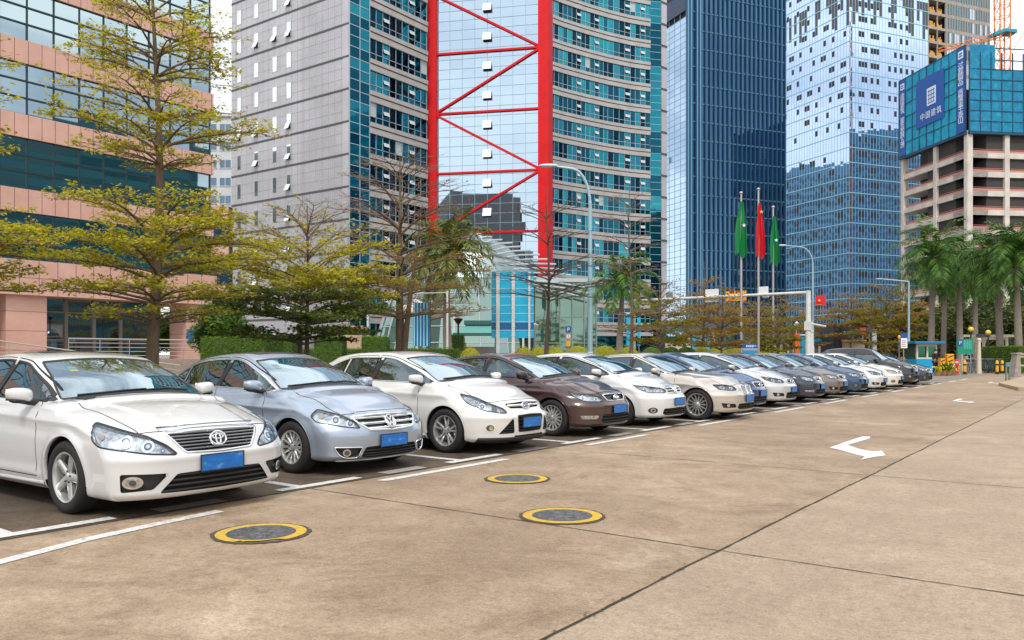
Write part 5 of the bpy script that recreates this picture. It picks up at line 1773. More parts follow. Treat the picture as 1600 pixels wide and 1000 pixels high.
def tower_grey():
    root = empty('tower_block', (0, 0, 0))
    tag(root, 'grey panelled tower with teal glass bands and a red framed lift shaft', 'building')
    Cn = W(545, 91); lx = W(358, 103)
    Y0 = Cn.y; X1 = Cn.x; X0 = lx.x
    ztop = 62.0; P = 3.57; zref = 1.45 + (HOR - 36) * 91 / 1300.0
    zl = [zref + P * k for k in range(-10, 8)]
    panel = bpy.data.materials.new('grey_cladding'); panel.use_nodes = True
    t = NT(panel); b = t.n['Principled BSDF']; v = t.coords()
    t.con(t.ramp(t.noise(.25, 4, .6, v), [(.3, (.375, .37, .39)), (.7, (.465, .46, .485))]), b.inputs['Base Color']); b.inputs['Roughness'].default_value = .38; b.inputs['Metallic'].default_value = .15
    groove = mat('dark_groove', (.07, .07, .075), .6); fine = mat('panel_seam', (.30, .29, .31), .7)
    # --- left wall
    w = Wall((X0, Y0), (X1, Y0)); L = w.L
    q = MB(); w.box(q, 0, L - .9, 0, ztop, -9, 0); q.build('side_wall', panel, root)
    g = MB()
    for z in zl:
        w.box(g, 0, L - .9, z - .11, z + .11, -.1, .05)
        w.box(g, L - .9, L + .0, z - .11, z + .11, -.1, .05)
    g.build('floor_groove', groove, root)
    g = MB()
    for z in zl:
        for k in (1, 2): w.box(g, 0, L - .9, z + P * k / 3 - .02, z + P * k / 3 + .02, 0, .012)
    u = .9
    while u < L - 1: w.box(g, u - .015, u + .015, 0, ztop, 0, .011); u += 1.05
    g.build('panel_seam', fine, root)
    q = MB(); w.box(q, L - .9, L, 0, ztop, -1.2, .03); q.build('corner_pier', panel, root)
    wgl = bglass('bright_window_glass', (.82, .88, .92), .03, mixf=.85)
    fr = mat('window_frame', (.55, .56, .56), .4, .3)
    sash = mat('sash_white', (.70, .74, .74), .3)
    dark = mat('room_dark', (.012, .02, .018), .8)
    us = [1.55, 4.9, 8.35, 10.9]
    r = random.Random(3)
    for z in zl:
        for i, u in enumerate(us):
            if z < 2: continue
            o = r.random() < (.75 if i == 3 else .35)
            g = MB(); w.pane(g, u - .38, u + .38, z + 1.0 if o else z + .75, z + 2.5, .03, 0, .003)
            w.box(g, u - .44, u - .38, z + .7, z + 2.55, 0, .07, 1); w.box(g, u + .38, u + .44, z + .7, z + 2.55, 0, .07, 1); w.box(g, u - .38, u + .38, z + 2.5, z + 2.56, 0, .07, 1)
            f = g.build('window', [wgl, fr], root)
            if o:
                s = MB(); s.obox(w.p(u - .38, z + .68, .44), w.u * .76, w.n * .04, -w.n * .34 + Vector((0, 0, .72)))
                s.build('open_sash', sash, f)
                s = MB(); w.box(s, u - .38, u + .38, z + .72, z + 1.45, .01, .04); s.build('opening', dark, f)
    # --- facade helper with bands
    teal = [bglass('teal_glass_a', (.04, .33, .40), .03, mixf=.60, base=(.0, .035, .06)), bglass('teal_glass_b', (.020, .14, .20), .03, mixf=.55, base=(.0, .014, .03)), bglass('teal_glass_c', (.010, .055, .09), .04, mixf=.5, base=(.0, .006, .014)), mat('window_blind', (.42, .47, .47), .6)]
    ledge = mat('ledge_panel', (.42, .40, .385), .5, .1, noise=.15, nscale=.6); shadow = mat('ledge_slot', (.10, .075, .04), .7); mul = mat('light_mullion', (.40, .47, .49), .35, .4)
    def bandwall(w, ua, ub, zoff, seed, zmin=0.0, vents=True, first=0):
        r = random.Random(seed)
        n = max(2, round((ub - ua) / 1.02)); cu = [ua + (ub - ua) * k / n for k in range(n + 1)]
        def pick():
            x = r.random()
            return 0 if x < .40 else 1 if x < .74 else 2 if x < .97 else 3
        gq = {}
        for z in zl:
            z = z + zoff
            if z + P < zmin: continue
            for k in range(n):
                mi = pick()
                w.pane(BG['g'], cu[k], cu[k + 1], z + .62, z + 1.35, -.12, mi if mi < 3 else 1, .003)
                w.pane(BG['g'], cu[k], cu[k + 1], z + 1.35, z + 2.95, -.12, mi, .003)
            m = BG['m']
            for u in cu: w.box(m, u - .03, u + .03, z + .62, z + 2.95, -.13, -.05)
            w.box(m, ua, ub, z + 1.32, z + 1.38, -.13, -.05)
            e = BG['e']
            w.box(e, ua, ub, z - .62, z + .02, -.5, .10); w.box(e, ua, ub, z + .14, z + .62, -.5, .18); w.box(e, ua, ub, z + .02, z + .14, -.5, .0, 1)
            if vents:
                for k in range(2 + first, n, 4):
                    if len(BG['v']) < 90 or True:
                        BG['v'].append((w, cu[k] + .08, cu[k + 1] - .08, z + 1.9, z + 2.35))
    BG = dict(g=MB(), m=MB(), e=MB(), v=[])
    # left glazed flank along +Y
    ye = W(668, 101.5).y
    w1 = Wall((X1, Y0), (X1, ye - .12))
    # glass strip at the corner
    wn = w1
    g = MB(); m = MB(); r = random.Random(8)
    for z in zl:
        for (a, bb) in ((z, z + 1.2), (z + 1.2, z + 2.4), (z + 2.4, z + P)):
            for (ua, ub) in ((0.05, 1.6), (1.6, 3.1)): w1.pane(g, ua, ub, a, bb, .02, r.choice((0, 0, 1, 1)), .003)
            w1.box(m, .05, 3.1, a - .04, a + .04, 0, .07)
    for u in (.05, 1.6, 3.1): w1.box(m, u - .05, u + .05, 0, ztop, 0, .08)
    g.build('corner_glass', teal, root); m.build('mullion', mul, root)
    q = MB(); w1.box(q, 0, w1.L, 0, ztop, -8, -.22); q.build('core', mat('core_dark', (.02, .025, .03), .8), root)
    bandwall(w1, 3.15, w1.L, 0, 21)
    def flush():
        BG['g'].build('window_band', teal, root); BG['m'].build('mullion', mul, root); BG['e'].build('floor_ledge', [ledge, shadow], root)
        BG.update(g=MB(), m=MB(), e=MB())
    flush()
    # right wing, gently curved
    pl = [(838, 124), (880, 127.8), (915, 130.6), (950, 133.2), (985, 135.4), (1016, 136.8)]
    pts = [W(a, d) for a, d in pl]
    for i in range(len(pts) - 1):
        ww = Wall((pts[i].x, pts[i].y), (pts[i + 1].x, pts[i + 1].y))
        q = MB(); ww.box(q, -.3, ww.L + .3, 0, ztop + 2, -6, -.55); q.build('core', mat('core_dark', (.02, .025, .03), .8) if False else bpy.data.materials['core_dark'], root)
        bandwall(ww, 0, ww.L, .35, 40 + i, first=i % 2)
    flush()
    vm = mat('vent_white', (.50, .55, .55), .4)
    vis = BG['v']; r = random.Random(5); r.shuffle(vis)
    rest = MB()
    for k, (w_, a, bb, z0, z1) in enumerate(vis):
        q = MB() if k < 90 else rest
        q.obox(w_.p(a, z0 - .05, .10), w_.u * (bb - a), w_.n * .03, -w_.n * .16 + Vector((0, 0, z1 - z0)))
        if k < 90: q.build('vent_window', vm, root)
    tag(rest.build('vent_windows', vm, root), kind='stuff')
    # end strip and grey end pier
    a, bq = W(1016, 136.8), W(1033, 137.2); c = W(1041, 138.0)
    ww = Wall((a.x, a.y), (bq.x, bq.y)); g = MB(); m = MB()
    for z in zl:
        for k in range(3):
            for (ua, ub) in ((0, ww.L / 2), (ww.L / 2, ww.L)): ww.pane(g, ua, ub, z + .35 + P * k / 3, z + .35 + P * (k + 1) / 3, 0, random.Random(z).choice((0, 0, 1)), .002)
            ww.box(m, 0, ww.L, z + .32 + P * k / 3, z + .38 + P * k / 3, 0, .06)
    g.build('corner_glass', teal, root); m.build('mullion', mul, root)
    ww = Wall((bq.x, bq.y), (c.x, c.y)); q = MB(); ww.box(q, 0, ww.L, 0, ztop, -8, .12); q.build('end_pier', panel, root)
    g = MB()
    for z in zl: ww.box(g, -.02, ww.L + .02, z + .2, z + .5, -8.02, .2)
    g.build('floor_groove', groove, root)
    # --- red framed shaft
    A, B_ = W(668, 103), W(858, 100); w = Wall((A.x, A.y), (B_.x, B_.y)); L = w.L
    red = bpy.data.materials.new('red_steel'); red.use_nodes = True
    t = NT(red); b = t.n['Principled BSDF']; v = t.coords((1, 1, 1))
    t.con(t.ramp(t.noise(.5, 3, .6, v), [(.3, (.56, .008, .011)), (.7, (.66, .013, .016))]), b.inputs['Base Color']); b.inputs['Roughness'].default_value = .6; b.inputs['Specular IOR Level'].default_value = .2
    sky_gl = bglass('pale_shaft_glass', (.42, .53, .62), .02, mixf=.92)
    q = MB(); w.box(q, .1, L - .1, 0, ztop, -3.5, -.15); q.build('shaft_core', bpy.data.materials['core_dark'], root)
    cw = 1.28
    for (ua, ub) in ((0, cw), (L - cw, L)):
        q = MB(); w.box(q, ua, ub, 7.5, ztop, -3, .5)
        for k in range(38): w.box(q, ua - .004, ub + .004, 8 + 1.43 * k, 8.03 + 1.43 * k, -.1, .505, 1)
        q.build('column', [red, mat('red_joint', (.36, .01, .012), .6)], root)
    cu = [cw + (L - 2 * cw) * k / 8 for k in range(9)]
    zc = []; z = 9.0
    while z < ztop: zc.append(z); z += P / 3
    g = MB(); w.pane_split(g, cu, zc, .0, .0022); g.build('shaft_glass', sky_gl, root)
    m = MB(); sm = mat('shaft_mullion', (.30, .42, .48), .5)
    for u in cu: w.box(m, u - .02, u + .02, 9, ztop, 0, .04)
    for z in zc: w.box(m, cw, L - cw, z - .02, z + .02, 0, .041)
    m.build('mullion', sm, root)
    zz = [1.45 + (HOR - y) * 103 / 1300 for y in (366, 273, 180, 87, -6)]
    def bar(ua, za, ub, zb):
        q = MB(); th = .25
        a, bq = w.p(ua, za, .05), w.p(ub, zb, .05); dr = (bq - a).normalized(); up = dr.cross(w.n) * (th / 2)
        if up.z < 0: up = -up
        q.obox(a - up, bq - a, w.n * .22, up * 2); return q.build('brace', red, root)
    for i, z in enumerate(zz): bar(cw, z, L - cw, z)
    for i in range(4):
        z0, z1 = zz[i], zz[i + 1]
        if i % 2 == 0: bar(cw, z0 + .2, L - cw, z1 - .2)
        else: bar(L - cw, z0 + .2, cw, z1 - .2)
    bar(cw, zz[4] + .2, L - cw, zz[4] + 7)
    um = (L) / 2
    for i in range(14):
        z = 9.2 + 3.57 * i + 1.8
        q = MB(); q.obox(w.p(um - .53, z, .48), w.u * 1.06, w.n * .05, -w.n * .38 + Vector((0, 0, 1.0))); f = q.build('vent_window', mat('vent_bright', (.78, .82, .82), .3) if i == 0 else bpy.data.materials['vent_bright'], root)
        q = MB(); w.box(q, um - .52, um + .52, z - .10, z + .18, .02, .08); q.build('opening', dark, f)


def tower_navy():
    root = empty('glass_tower', (0, 0, 0)); tag(root, 'dark navy glass tower with closely set vertical fins', 'building')
    d0 = 190.0
    C = W(1072, d0)
    ur = Vector((CY * .926 - SY * .376, SY * .926 + CY * .376, 0)); ul = Vector((-CY * .376 - SY * .926, -SY * .376 + CY * .926, 0))
    E = C + ur * 28.0; A = C + ul * 14
    H = 93.0; HL = 84.0
    navy = bglass('navy_glass', (.095, .20, .32), .04, mixf=.6, base=(.008, .026, .055)); pale = bglass('pale_blue_glass', (.48, .62, .78), .03, mixf=.85)
    fin = mat('navy_fin', (.035, .10, .19), .35, .4); lfin = mat('blue_fin', (.12, .27, .40), .3, .6)
    w = Wall(C[:2], E[:2]); L = w.L
    q = MB(); w.box(q, 0.2, L, 0, H, -13.5, -.4); q.build('core', bpy.data.materials['core_dark'], root)
    g = MB(); n = 22; cu = [L * k / n for k in range(n + 1)]; cz = [4.2 * k for k in range(23)]
    w.pane_split(g, cu, cz, 0, .003); g.build('window_band', navy, root)
    m = MB()
    for i, u in enumerate(cu): w.box(m, u - .08, u + .08, 0, H, 0, .45)
    m.build('fin', fin, root)
    m = MB()
    for z in cz: w.box(m, 0, L, z - .16, z + .16, 0, .14)
    m.build('floor_line', mat('navy_floor_line', (.06, .17, .24), .4, .4), root)
    m = MB()
    for u in (0.2, .9, 2.6, 3.4): w.box(m, u - .16, u + .16, 0, H - 6, .3, .75)
    m.build('edge_fin', lfin, root)
    w2 = Wall(A[:2], C[:2]); L2 = w2.L
    g = MB(); w2.pane_split(g, [L2 * k / 6 for k in range(7)], [1.4 * k for k in range(57)], 0, .003); g.build('window_band', pale, root)
    m = MB()
    for k in range(57): w2.box(m, 0, L2, 1.4 * k - .05, 1.4 * k + .05, 0, .05)
    for k in range(7): w2.box(m, L2 * k / 6 - .05, L2 * k / 6 + .05, 0, 79.8, 0, .05)
    m.build('mullion', mat('blue_mullion', (.22, .36, .46), .4, .3), root)
    q = MB(); w2.box(q, 0, L2, 79.8, HL, -.5, .2); q.build('parapet', mat('navy_parapet', (.02, .04, .09), .5), root)
    q = MB(); w2.box(q, .1, L2 - .1, 0, 79.8, -4, -.2); q.build('core', bpy.data.materials['core_dark'], root)


def tower_pale():
    root = empty('glass_tower', (0, 0, 0)); tag(root, 'pale blue glass tower dotted with pairs of dark vent windows', 'building')
    d0 = 220.0; C = W(1327, d0)
    ur = Vector((CY * .926 - SY * .376, SY * .926 + CY * .376, 0)); ul = Vector((-CY * .376 - SY * .926, -SY * .376 + CY * .926, 0))
    E = C + ur * 28.2; A = C + ul * 27.5
    H = 106.0; P = 4.0
    pale = bglass('sky_glass', (.50, .64, .84), .02, mixf=.9)
    mul = mat('pale_mullion', (.36, .47, .62), .35, .3); floorl = mat('pale_floor_line', (.26, .52, .60), .4, .2); dark = mat('vent_dark', (.008, .014, .012), .6)
    for wi, (a, b) in enumerate(((A, C), (C, E))):
        w = Wall(a[:2], b[:2]); L = w.L; n = round(L / 1.05); cu = [L * k / n for k in range(n + 1)]
        q = MB(); w.box(q, .1, L - .1, 0, H, -10, -.3); q.build('core', bpy.data.materials['core_dark'], root)
        cz = [P * k for k in range(int(H / P) + 1)]; ch = []
        for z in cz[:-1]: ch += [z, z + P * .3]
        ch.append(cz[-1])
        g = MB(); w.pane_split(g, cu, ch, 0, .0016); g.build('window_band', pale, root)
        m = MB()
        for u in cu: w.box(m, u - .028, u + .028, 0, H, 0, .05)
        m.build('mullion', mul, root)
        m = MB()
        for z in cz: w.box(m, 0, L, z - .10, z + .10, 0, .10)
        m.build('floor_line', floorl, root)
        vents = []
        r = random.Random(5 + wi)
        for fi, z in enumerate(cz[:-1]):
            if wi == 0:
                off = (fi * 3) % 7
                ks = [k for k in range(1, n - 1) if (k + off) % 4 in (0, 1) and r.random() < .62]
                if fi % 3 == 2: ks = [k for k in ks if k % 3]
            else:
                ks = [k for k in range(2, n - 2) if (k in (3, 4, 5, 7, 8, 9) or k in range(13, n - 2, 2) and k < 22) and r.random() < .72]
            for k in ks: vents.append((fi, k, z))
        vents.sort(key=lambda t: -t[0] if False else abs(t[0] - 12))
        rest = MB()
        for i, (fi, k, z) in enumerate(vents):
            q = MB() if i < 50 else rest
            w.box(q, cu[k] + .12, cu[k + 1] - .12, z + 1.7, z + 3.2, -.05, .035)
            if i < 50: q.build('vent', dark, root)
        if rest.v: tag(rest.build('vents', dark, root), kind='stuff')
        # unfinished top storeys
        m = MB(); rr = random.Random(9)
        for k in range(n):
            if rr.random() < .55: w.box(m, cu[k] + .15, cu[k + 1] - .15, H - 9.5 - rr.random() * 9, H - 7.5, -.03, .06)
        m.build('unglazed_gap', mat('unglazed', (.07, .08, .085), .8), root)
    q = MB(); q.prism([tuple(A[:2]), tuple(C[:2]), tuple(E[:2]), tuple((E + ul * 27.5)[:2])], H, H + .5); q.build('roof', mat('roof_grey', (.3, .3, .3), .8), root)
    # bare strip with lifts and orange nets, then half-clad bays
    R0 = E; con = mat('raw_concrete', (.36, .32, .28), .85, noise=.2, nscale=.5); net = mat('orange_net', (.62, .30, .03), .7); dk = mat('open_floor', (.05, .045, .042), .9)
    w = Wall(R0[:2], (R0 + ur * 7.0)[:2]); Lw = w.L
    ss = empty('tower_under_construction'); tag(ss, 'raw concrete tower strip with orange nets behind the pale tower', 'building')
    q = MB(); w.box(q, 0, 26, 0, 108, -16, -2.5); q.build('core', dk, ss)
    q = MB()
    for k in range(27): w.box(q, 0, Lw, 4.0 * k - .35, 4.0 * k + .35, -3, .0)
    q.build('slab', con, ss)
    for k in range(12, 27):
        q = MB(); r = random.Random(k)
        for (a, bq) in ((.9, 3.0), (3.6, 5.6)):
            for i in range(5):
                u = a + (bq - a) * i / 5
                w.box(q, u, u + .36, 4 * k + .4, 4 * k + 1.0 + r.random() * 1.0, -.5, -.3)
            w.box(q, a, bq, 4 * k + .4, 4 * k + .75, -.45, -.28)
        if k != 19: q.build('safety_net', net, ss)
    q = MB()
    for u in (.1, Lw / 2, Lw - .3): w.box(q, u, u + .2, 0, 108, -.35, .05)
    q.build('column', con, ss)
    w2 = Wall((R0 + ur * 7.0)[:2], (R0 + ur * 24.0)[:2])
    gd = bglass('grey_glass', (.25, .36, .40), .05, mixf=.5, base=(.01, .02, .02))
    q = MB(); n = 17; cu = [w2.L * k / n for k in range(n + 1)]; r = random.Random(2)
    pb = mat('pale_cladding', (.52, .60, .74), .5)
    cl = MB(); mm = MB()
    for k in range(16, 27):
        for i in range(n):
            (cl if r.random() < (.22 if k > 22 else .6) else q) and w2.pane(cl if r.random() < (.15 if k > 22 else .5) else q, cu[i], cu[i + 1], 4 * k + .5, 4 * k + 3.5, 0, 0, .003)
    for k in range(16, 28): w2.box(mm, 0, w2.L, 4 * k - .5, 4 * k + .5, -.3, .05)
    for u in cu: w2.box(mm, u - .08, u + .08, 60, 108, -.1, .12)
    q.build('window_band', gd, ss); cl.build('cladding', pb, ss); mm.build('frame', con, ss)
    q = MB(); w2.box(q, 0, w2.L, 0, 64, -1, 0); q.build('lower_cladding', pb, ss)


def netted_frame():
    root = empty('construction_frame', (0, 0, 0)); tag(root, 'concrete frame building under construction, blue safety netting round its top', 'building')
    d0 = 170.0; C = W(1512, d0)
    ul = Vector((-CY * .122 - SY * .9925, -SY * .122 + CY * .9925, 0)); ur = Vector((CY * .9925 - SY * .122, SY * .9925 + CY * .122, 0))
    Lf, Rt = C + ul * 23.2, C + ur * 24
    con = mat('frame_concrete', (.60, .55, .49), .85, noise=.2, nscale=.4); dk = bpy.data.materials['open_floor']; sal = mat('salmon_guard', (.50, .21, .18), .7)
    zt, zb = 1.45 + (HOR - 205) * d0 / 1300, 1.45 + (HOR - 70) * d0 / 1300
    P = 3.9
    cap = mat('net_frame', (.01, .05, .10), .6)
    for wi, (a, b) in enumerate(((Lf, C), (C, Rt))):
        w = Wall(a[:2], b[:2]); L = w.L
        q = MB(); w.box(q, .5, L - .5, 0, zt + 10, -14, -4.5); q.build('core', dk, root)
        s = MB(); g = MB(); c = MB()
        k = 0; z = zt - .6
        while z > 3:
            z -= P
            w.box(s, 0, L, z - .85, z + .25, -4.5, 0)
            w.box(g, .3, L - .3, z + .35, z + .80, -.55, -.45); w.box(g, .3, L - .3, z + 1.0, z + 1.08, -.55, -.45)
        us = [0, L * .52, L - 1.0] if wi == 0 else [.0, 8.2, 16.0, L - 1]
        for u in us: w.box(c, u, u + 1.05, 0, zt + .2, -1.1, .12)
        s.build('slab', con, root); g.build('guard_rail', sal, root); c.build('column', con, root)
        # netting
        z0, z1 = zt - .1, zb
        nm = bpy.data.materials.new('blue_netting'); nm.use_nodes = True
        t = NT(nm); bb = t.n['Principled BSDF']; v = t.coords((1, 1, 1))
        n1 = t.noise(.9, 6, .7, v)
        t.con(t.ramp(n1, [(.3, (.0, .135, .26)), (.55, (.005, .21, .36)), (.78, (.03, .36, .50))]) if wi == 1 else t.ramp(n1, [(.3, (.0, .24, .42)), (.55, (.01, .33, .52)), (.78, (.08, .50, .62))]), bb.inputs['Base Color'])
        bb.inputs['Roughness'].default_value = .8
        q = MB(); nn = 9 if wi == 0 else 10; cu = [L * k / nn for k in range(nn + 1)]; nz = 6; r = random.Random(wi)
        zr = z1 if wi == 0 else z0 + (z1 - z0) * .72
        cz = [z0 + (zr - z0) * k / nz for k in range(nz + 1)]
        for i in range(nn):
            for j in range(nz):
                aa = r.gauss(0, .05)
                q.quad(w.p(cu[i], cz[j], .5 + aa), w.p(cu[i + 1], cz[j], .5 + r.gauss(0, .05)), w.p(cu[i + 1], cz[j + 1], .5), w.p(cu[i], cz[j + 1], .5 + r.gauss(0, .04)))
        if wi == 1:
            for i in range(3): q.quad(w.p(cu[0] + i * 1.9, zr, .5), w.p(cu[0] + (i + 1) * 1.9, zr, .5), w.p(cu[0] + (i + 1) * 1.9, z1, .5), w.p(cu[0] + i * 1.9, z1, .5))
        q.build('safety_netting', nm, root)
        f = MB()
        for u in cu: w.box(f, u - .09, u + .09, z0, z1 if wi == 0 else z1 - 1.5, .35, .62)
        for z in cz: w.box(f, 0, L, z - .06, z + .06, .45, .60)
        w.box(f, 0, L, z0 - .5, z0 + .05, -1, .6)
        if wi == 1:
            for z in (zr + 1.9, zr + 4.3): w.box(f, 5.7, L, z - .10, z + .10, .45, .6)
        f.build('net_frame', cap, root)
        # blue banners with white characters
        bl = mat('banner_blue', (.006, .085, .36), .6) if wi == 0 else bpy.data.materials['banner_blue']; wh = mat('banner_white', (.72, .78, .84), .6) if wi == 0 else bpy.data.materials['banner_white']
        up = Vector((0, 0, 1))
        def vertical(u0, u1, za, zb_, s, parts_):
            q = MB(); w.box(q, u0, u1, za, zb_, .63, .70); bn = q.build('banner', bl, root)
            q = MB(); uc = (u0 + u1) / 2; s2 = (u1 - u0) * .36
            zl = zb_ - 1.5
            w.box(q, uc - s2, uc + s2, zl - s2, zl + s2, .70, .74); q.build('banner_logo', wh, bn)
            q = MB(); w.box(q, uc - s2 * .6, uc + s2 * .6, zl + s2 * .1, zl + s2 * .5, .74, .76); w.box(q, uc - s2 * .7, uc + s2 * .7, zl - s2 * .5, zl - s2 * .2, .74, .76); q.build('logo_mark', bl, bn)
            n = len(s) + 2; st = (zl - s2 - za - .6) / n
            for i, ch in enumerate(s):
                if ch == ' ': continue
                text_mesh(ch, (u1 - u0) * .78, 'character', wh, bn, w.p(uc, zl - s2 - .6 - st * (i + .8), .71), w.u, up, .04)
        if wi == 0:
            vertical(.6, 2.6, z0 + .1, z1 - .3, '中国建筑 服务跨越五洲', 0)
            vertical(L - 2.3, L - .1, z0 + .1, z1 - .2, '过程精品 质量重于泰山', 0)
            q = MB(); w.box(q, 6.8, 16.6, z0 + 4.8, z1 - 2.4, .63, .69); bn = q.build('banner', bl, root)
            q = MB(); uc = 12.3; zc = z0 + 10.7
            w.box(q, uc - 1.55, uc + 1.55, zc - 1.9, zc + 1.9, .69, .73); q.build('banner_logo', wh, bn)
            q = MB()
            for k in range(4): w.box(q, uc - 1.2, uc + 1.2, zc - 1.5 + .85 * k, zc - 1.3 + .85 * k, .73, .75)
            for k in (-1, 0, 1): w.box(q, uc - .08 + k * .8, uc + .08 + k * .8, zc - 1.3, zc + 1.5, .73, .752)
            q.build('logo_mark', bl, bn)
            for i, ch in enumerate('中国建筑'): text_mesh(ch, 1.7, 'character', wh, bn, w.p(9.1 + i * 1.95, z0 + 6.8, .70), w.u, up, .04)
    # scaffold poles above the netting
    # crane
    cr = empty('tower_crane', W(1566, 205)); tag(cr, 'orange lattice tower crane rising behind the blue netted frame', 'crane')
    org = mat('crane_orange', (.68, .20, .02), .5); cb = mat('crane_blue', (.02, .25, .36), .5)
    q = MB(); s = 1.25; top = 105
    for sx in (-s, s):
        for sy in (-s, s): q.box(sx - .12, sx + .12, sy - .12, sy + .12, 0, top)
    z = 40
    while z < top - 3:
        for (a, b) in (((-s, -s), (s, -s)), ((s, -s), (s, s)), ((s, s), (-s, s)), ((-s, s), (-s, -s))):
            q.tube([(a[0], a[1], z), (b[0], b[1], z)], .08, 5); q.tube([(a[0], a[1], z), (b[0], b[1], z + 2.6)], .07, 5)
        z += 2.6
    q.build('mast', org, cr)
    zc = 1.45 + (HOR - 57) * 205 / 1300
    q = MB()
    q.obox((-2.7, -1.6, zc - .2), Vector((2.7, 0, .9)), (0, 3.2, 0), (0, 0, .8)); q.obox((0, -1.6, zc + .7), Vector((2.8, 0, -.3)), (0, 3.2, 0), (0, 0, .8)); q.build('climbing_platform', cb, cr)
    q = MB()
    for sy in (-.5, .5): q.tube([(-1.2, sy, zc - .5), (-16, sy, zc - 3.8)], .10, 6)
    q.tube([(-1.2, 0, zc + .9), (-16, 0, zc - 3.0)], .10, 6)
    k = -1.2
    for i in range(10):
        x0, x1 = -1.2 - 1.48 * i, -1.2 - 1.48 * (i + 1); f0, f1 = -(i) * .33 - .5, -(i + 1) * .33 - .5
        q.tube([(x0, -.5, zc + f0), (x1, 0, zc + f1 + .9 - .0)], .07, 5); q.tube([(x0, .5, zc + f0), (x1, 0, zc + f1 + .9)], .07, 5)
    q.build('jib', org, cr)
    q = MB()
    for sx in (-1, 1): q.tube([(sx * 1.2, -1.2, zc - 5), (sx * 4.2, -2.2, zc + .4)], .10, 5)
    q.build('platform_strut', org, cr)
    o = cr; o.rotation_euler = (0, 0, YAW)


def far_blocks():
    # white office seen in the gap at the left, with a pink banded base wing
    root = empty('office_building'); tag(root, 'far white office block with dark strip windows in the gap behind the trees', 'building')
    a, b = W(318, 158), W(362, 158)
    w = Wall(a[:2], b[:2])
    wh = mat('white_render', (.52, .54, .56), .7, noise=.1, nscale=.4); gl = bglass('blue_strip_glass', (.20, .30, .40), .05, mixf=.5, base=(.01, .02, .03))
    zt = 1.45 + (HOR - 180) * 158 / 1300
    q = MB(); w.box(q, -.5, w.L + .5, 0, zt, -12, 0); w.box(q, -.9, w.L + .9, zt - .3, zt + .3, -12, .4); q.build('wall', wh, root)
    for k in range(12):
        z = zt - 3.2 - 3.4 * k
        for (u0, u1) in ((.3, .46 * w.L), (.58 * w.L, w.L - .2)):
            g = MB(); w.pane(g, u0, u1, z, z + 1.5, .03, 0, .002); f = g.build('window', gl, root)
            g = MB(); w.box(g, u0 - .1, u1 + .1, z - .15, z, 0, .12); w.box(g, (u0 + u1) / 2 - .06, (u0 + u1) / 2 + .06, z, z + 1.5, .02, .08); g.build('window_frame', wh, f)
    root = empty('office_wing'); tag(root, 'low pink banded wing with blue windows between office and grey tower', 'building')
    a, b = W(320, 80), W(357, 80); w = Wall(a[:2], b[:2])
    pk = bpy.data.materials['pink_panel']; bg = bglass('wing_blue_glass', (.16, .32, .52), .04, mixf=.6, base=(.0, .02, .06))
    zt = 1.45 + (HOR - 322) * 80 / 1300
    q = MB(); w.box(q, 0, w.L, 0, zt, -1.2, -.2); q.build('core', bpy.data.materials['core_dark'], root)
    z = zt
    while z > 1:
        q = MB(); w.box(q, 0, w.L, z - 1.2, z, -.3, .1); q.build('spandrel', pk, root)
        g = MB(); w.pane_split(g, [0, w.L / 3, w.L * 2 / 3, w.L], [z - 3.8, z - 2.5, z - 1.2], -.02, .003); g.build('window_band', bg, root)
        m = MB()
        for k in range(4): w.box(m, w.L * k / 3 - .04, w.L * k / 3 + .04, z - 3.8, z - 1.2, -.03, .05)
        m.build('mullion', bpy.data.materials['dark_mullion'], root)
        z -= 3.8
    # buildings on the other side of the lot: they stand behind the camera and show up in the mirrored glass
    specs = [((-60, -120), 40, 26, 33, (.34, .38, .40)), ((-14, -140), 22, 26, 41, (.42, .44, .46)), ((38, -110), 40, 24, 34, (.26, .19, .15)), ((112, 95), 34, 70, 50, (.03, .15, .18)),
             ((150, 292), 50, 70, 104, (.07, .24, .36)), ((-235, 204), 34, 40, 84, (.10, .25, .34)), ((-150, -10), 40, 40, 44, (.20, .22, .22))]
    lab = ['teal office slab behind the viewer, mirrored in the red framed shaft', 'tallest grey tower across the lot behind the viewer', 'brick brown block across the lot behind the viewer', 'teal office block right of the lot, mirrored in the pink building',
           'tall blue tower far right, mirrored in the pale tower', 'blue tower hidden behind the grey panelled tower', 'grey block left behind the viewer']
    for (c, sx, sy, h, col), lb in zip(specs, lab):
        r = empty('office_tower', (c[0], c[1], 0)); tag(r, lb, 'building')
        q = MB(); q.box(-sx / 2, sx / 2, -sy / 2, sy / 2, 0, h); q.box(-sx / 2 + 4, sx / 2 - 4, -sy / 2 + 4, sy / 2 - 4, h, h + 3); q.build('wall', mat('far_wall', col, .5), r)
        g = MB(); z = 3
        while z < h - 3:
            g.box(-sx / 2 - .05, sx / 2 + .05, -sy / 2 - .05, sy / 2 + .05, z, z + 2.0); z += 3.8
        g.build('window_band', mat('far_glass', tuple(k * .55 for k in col), .15), r)


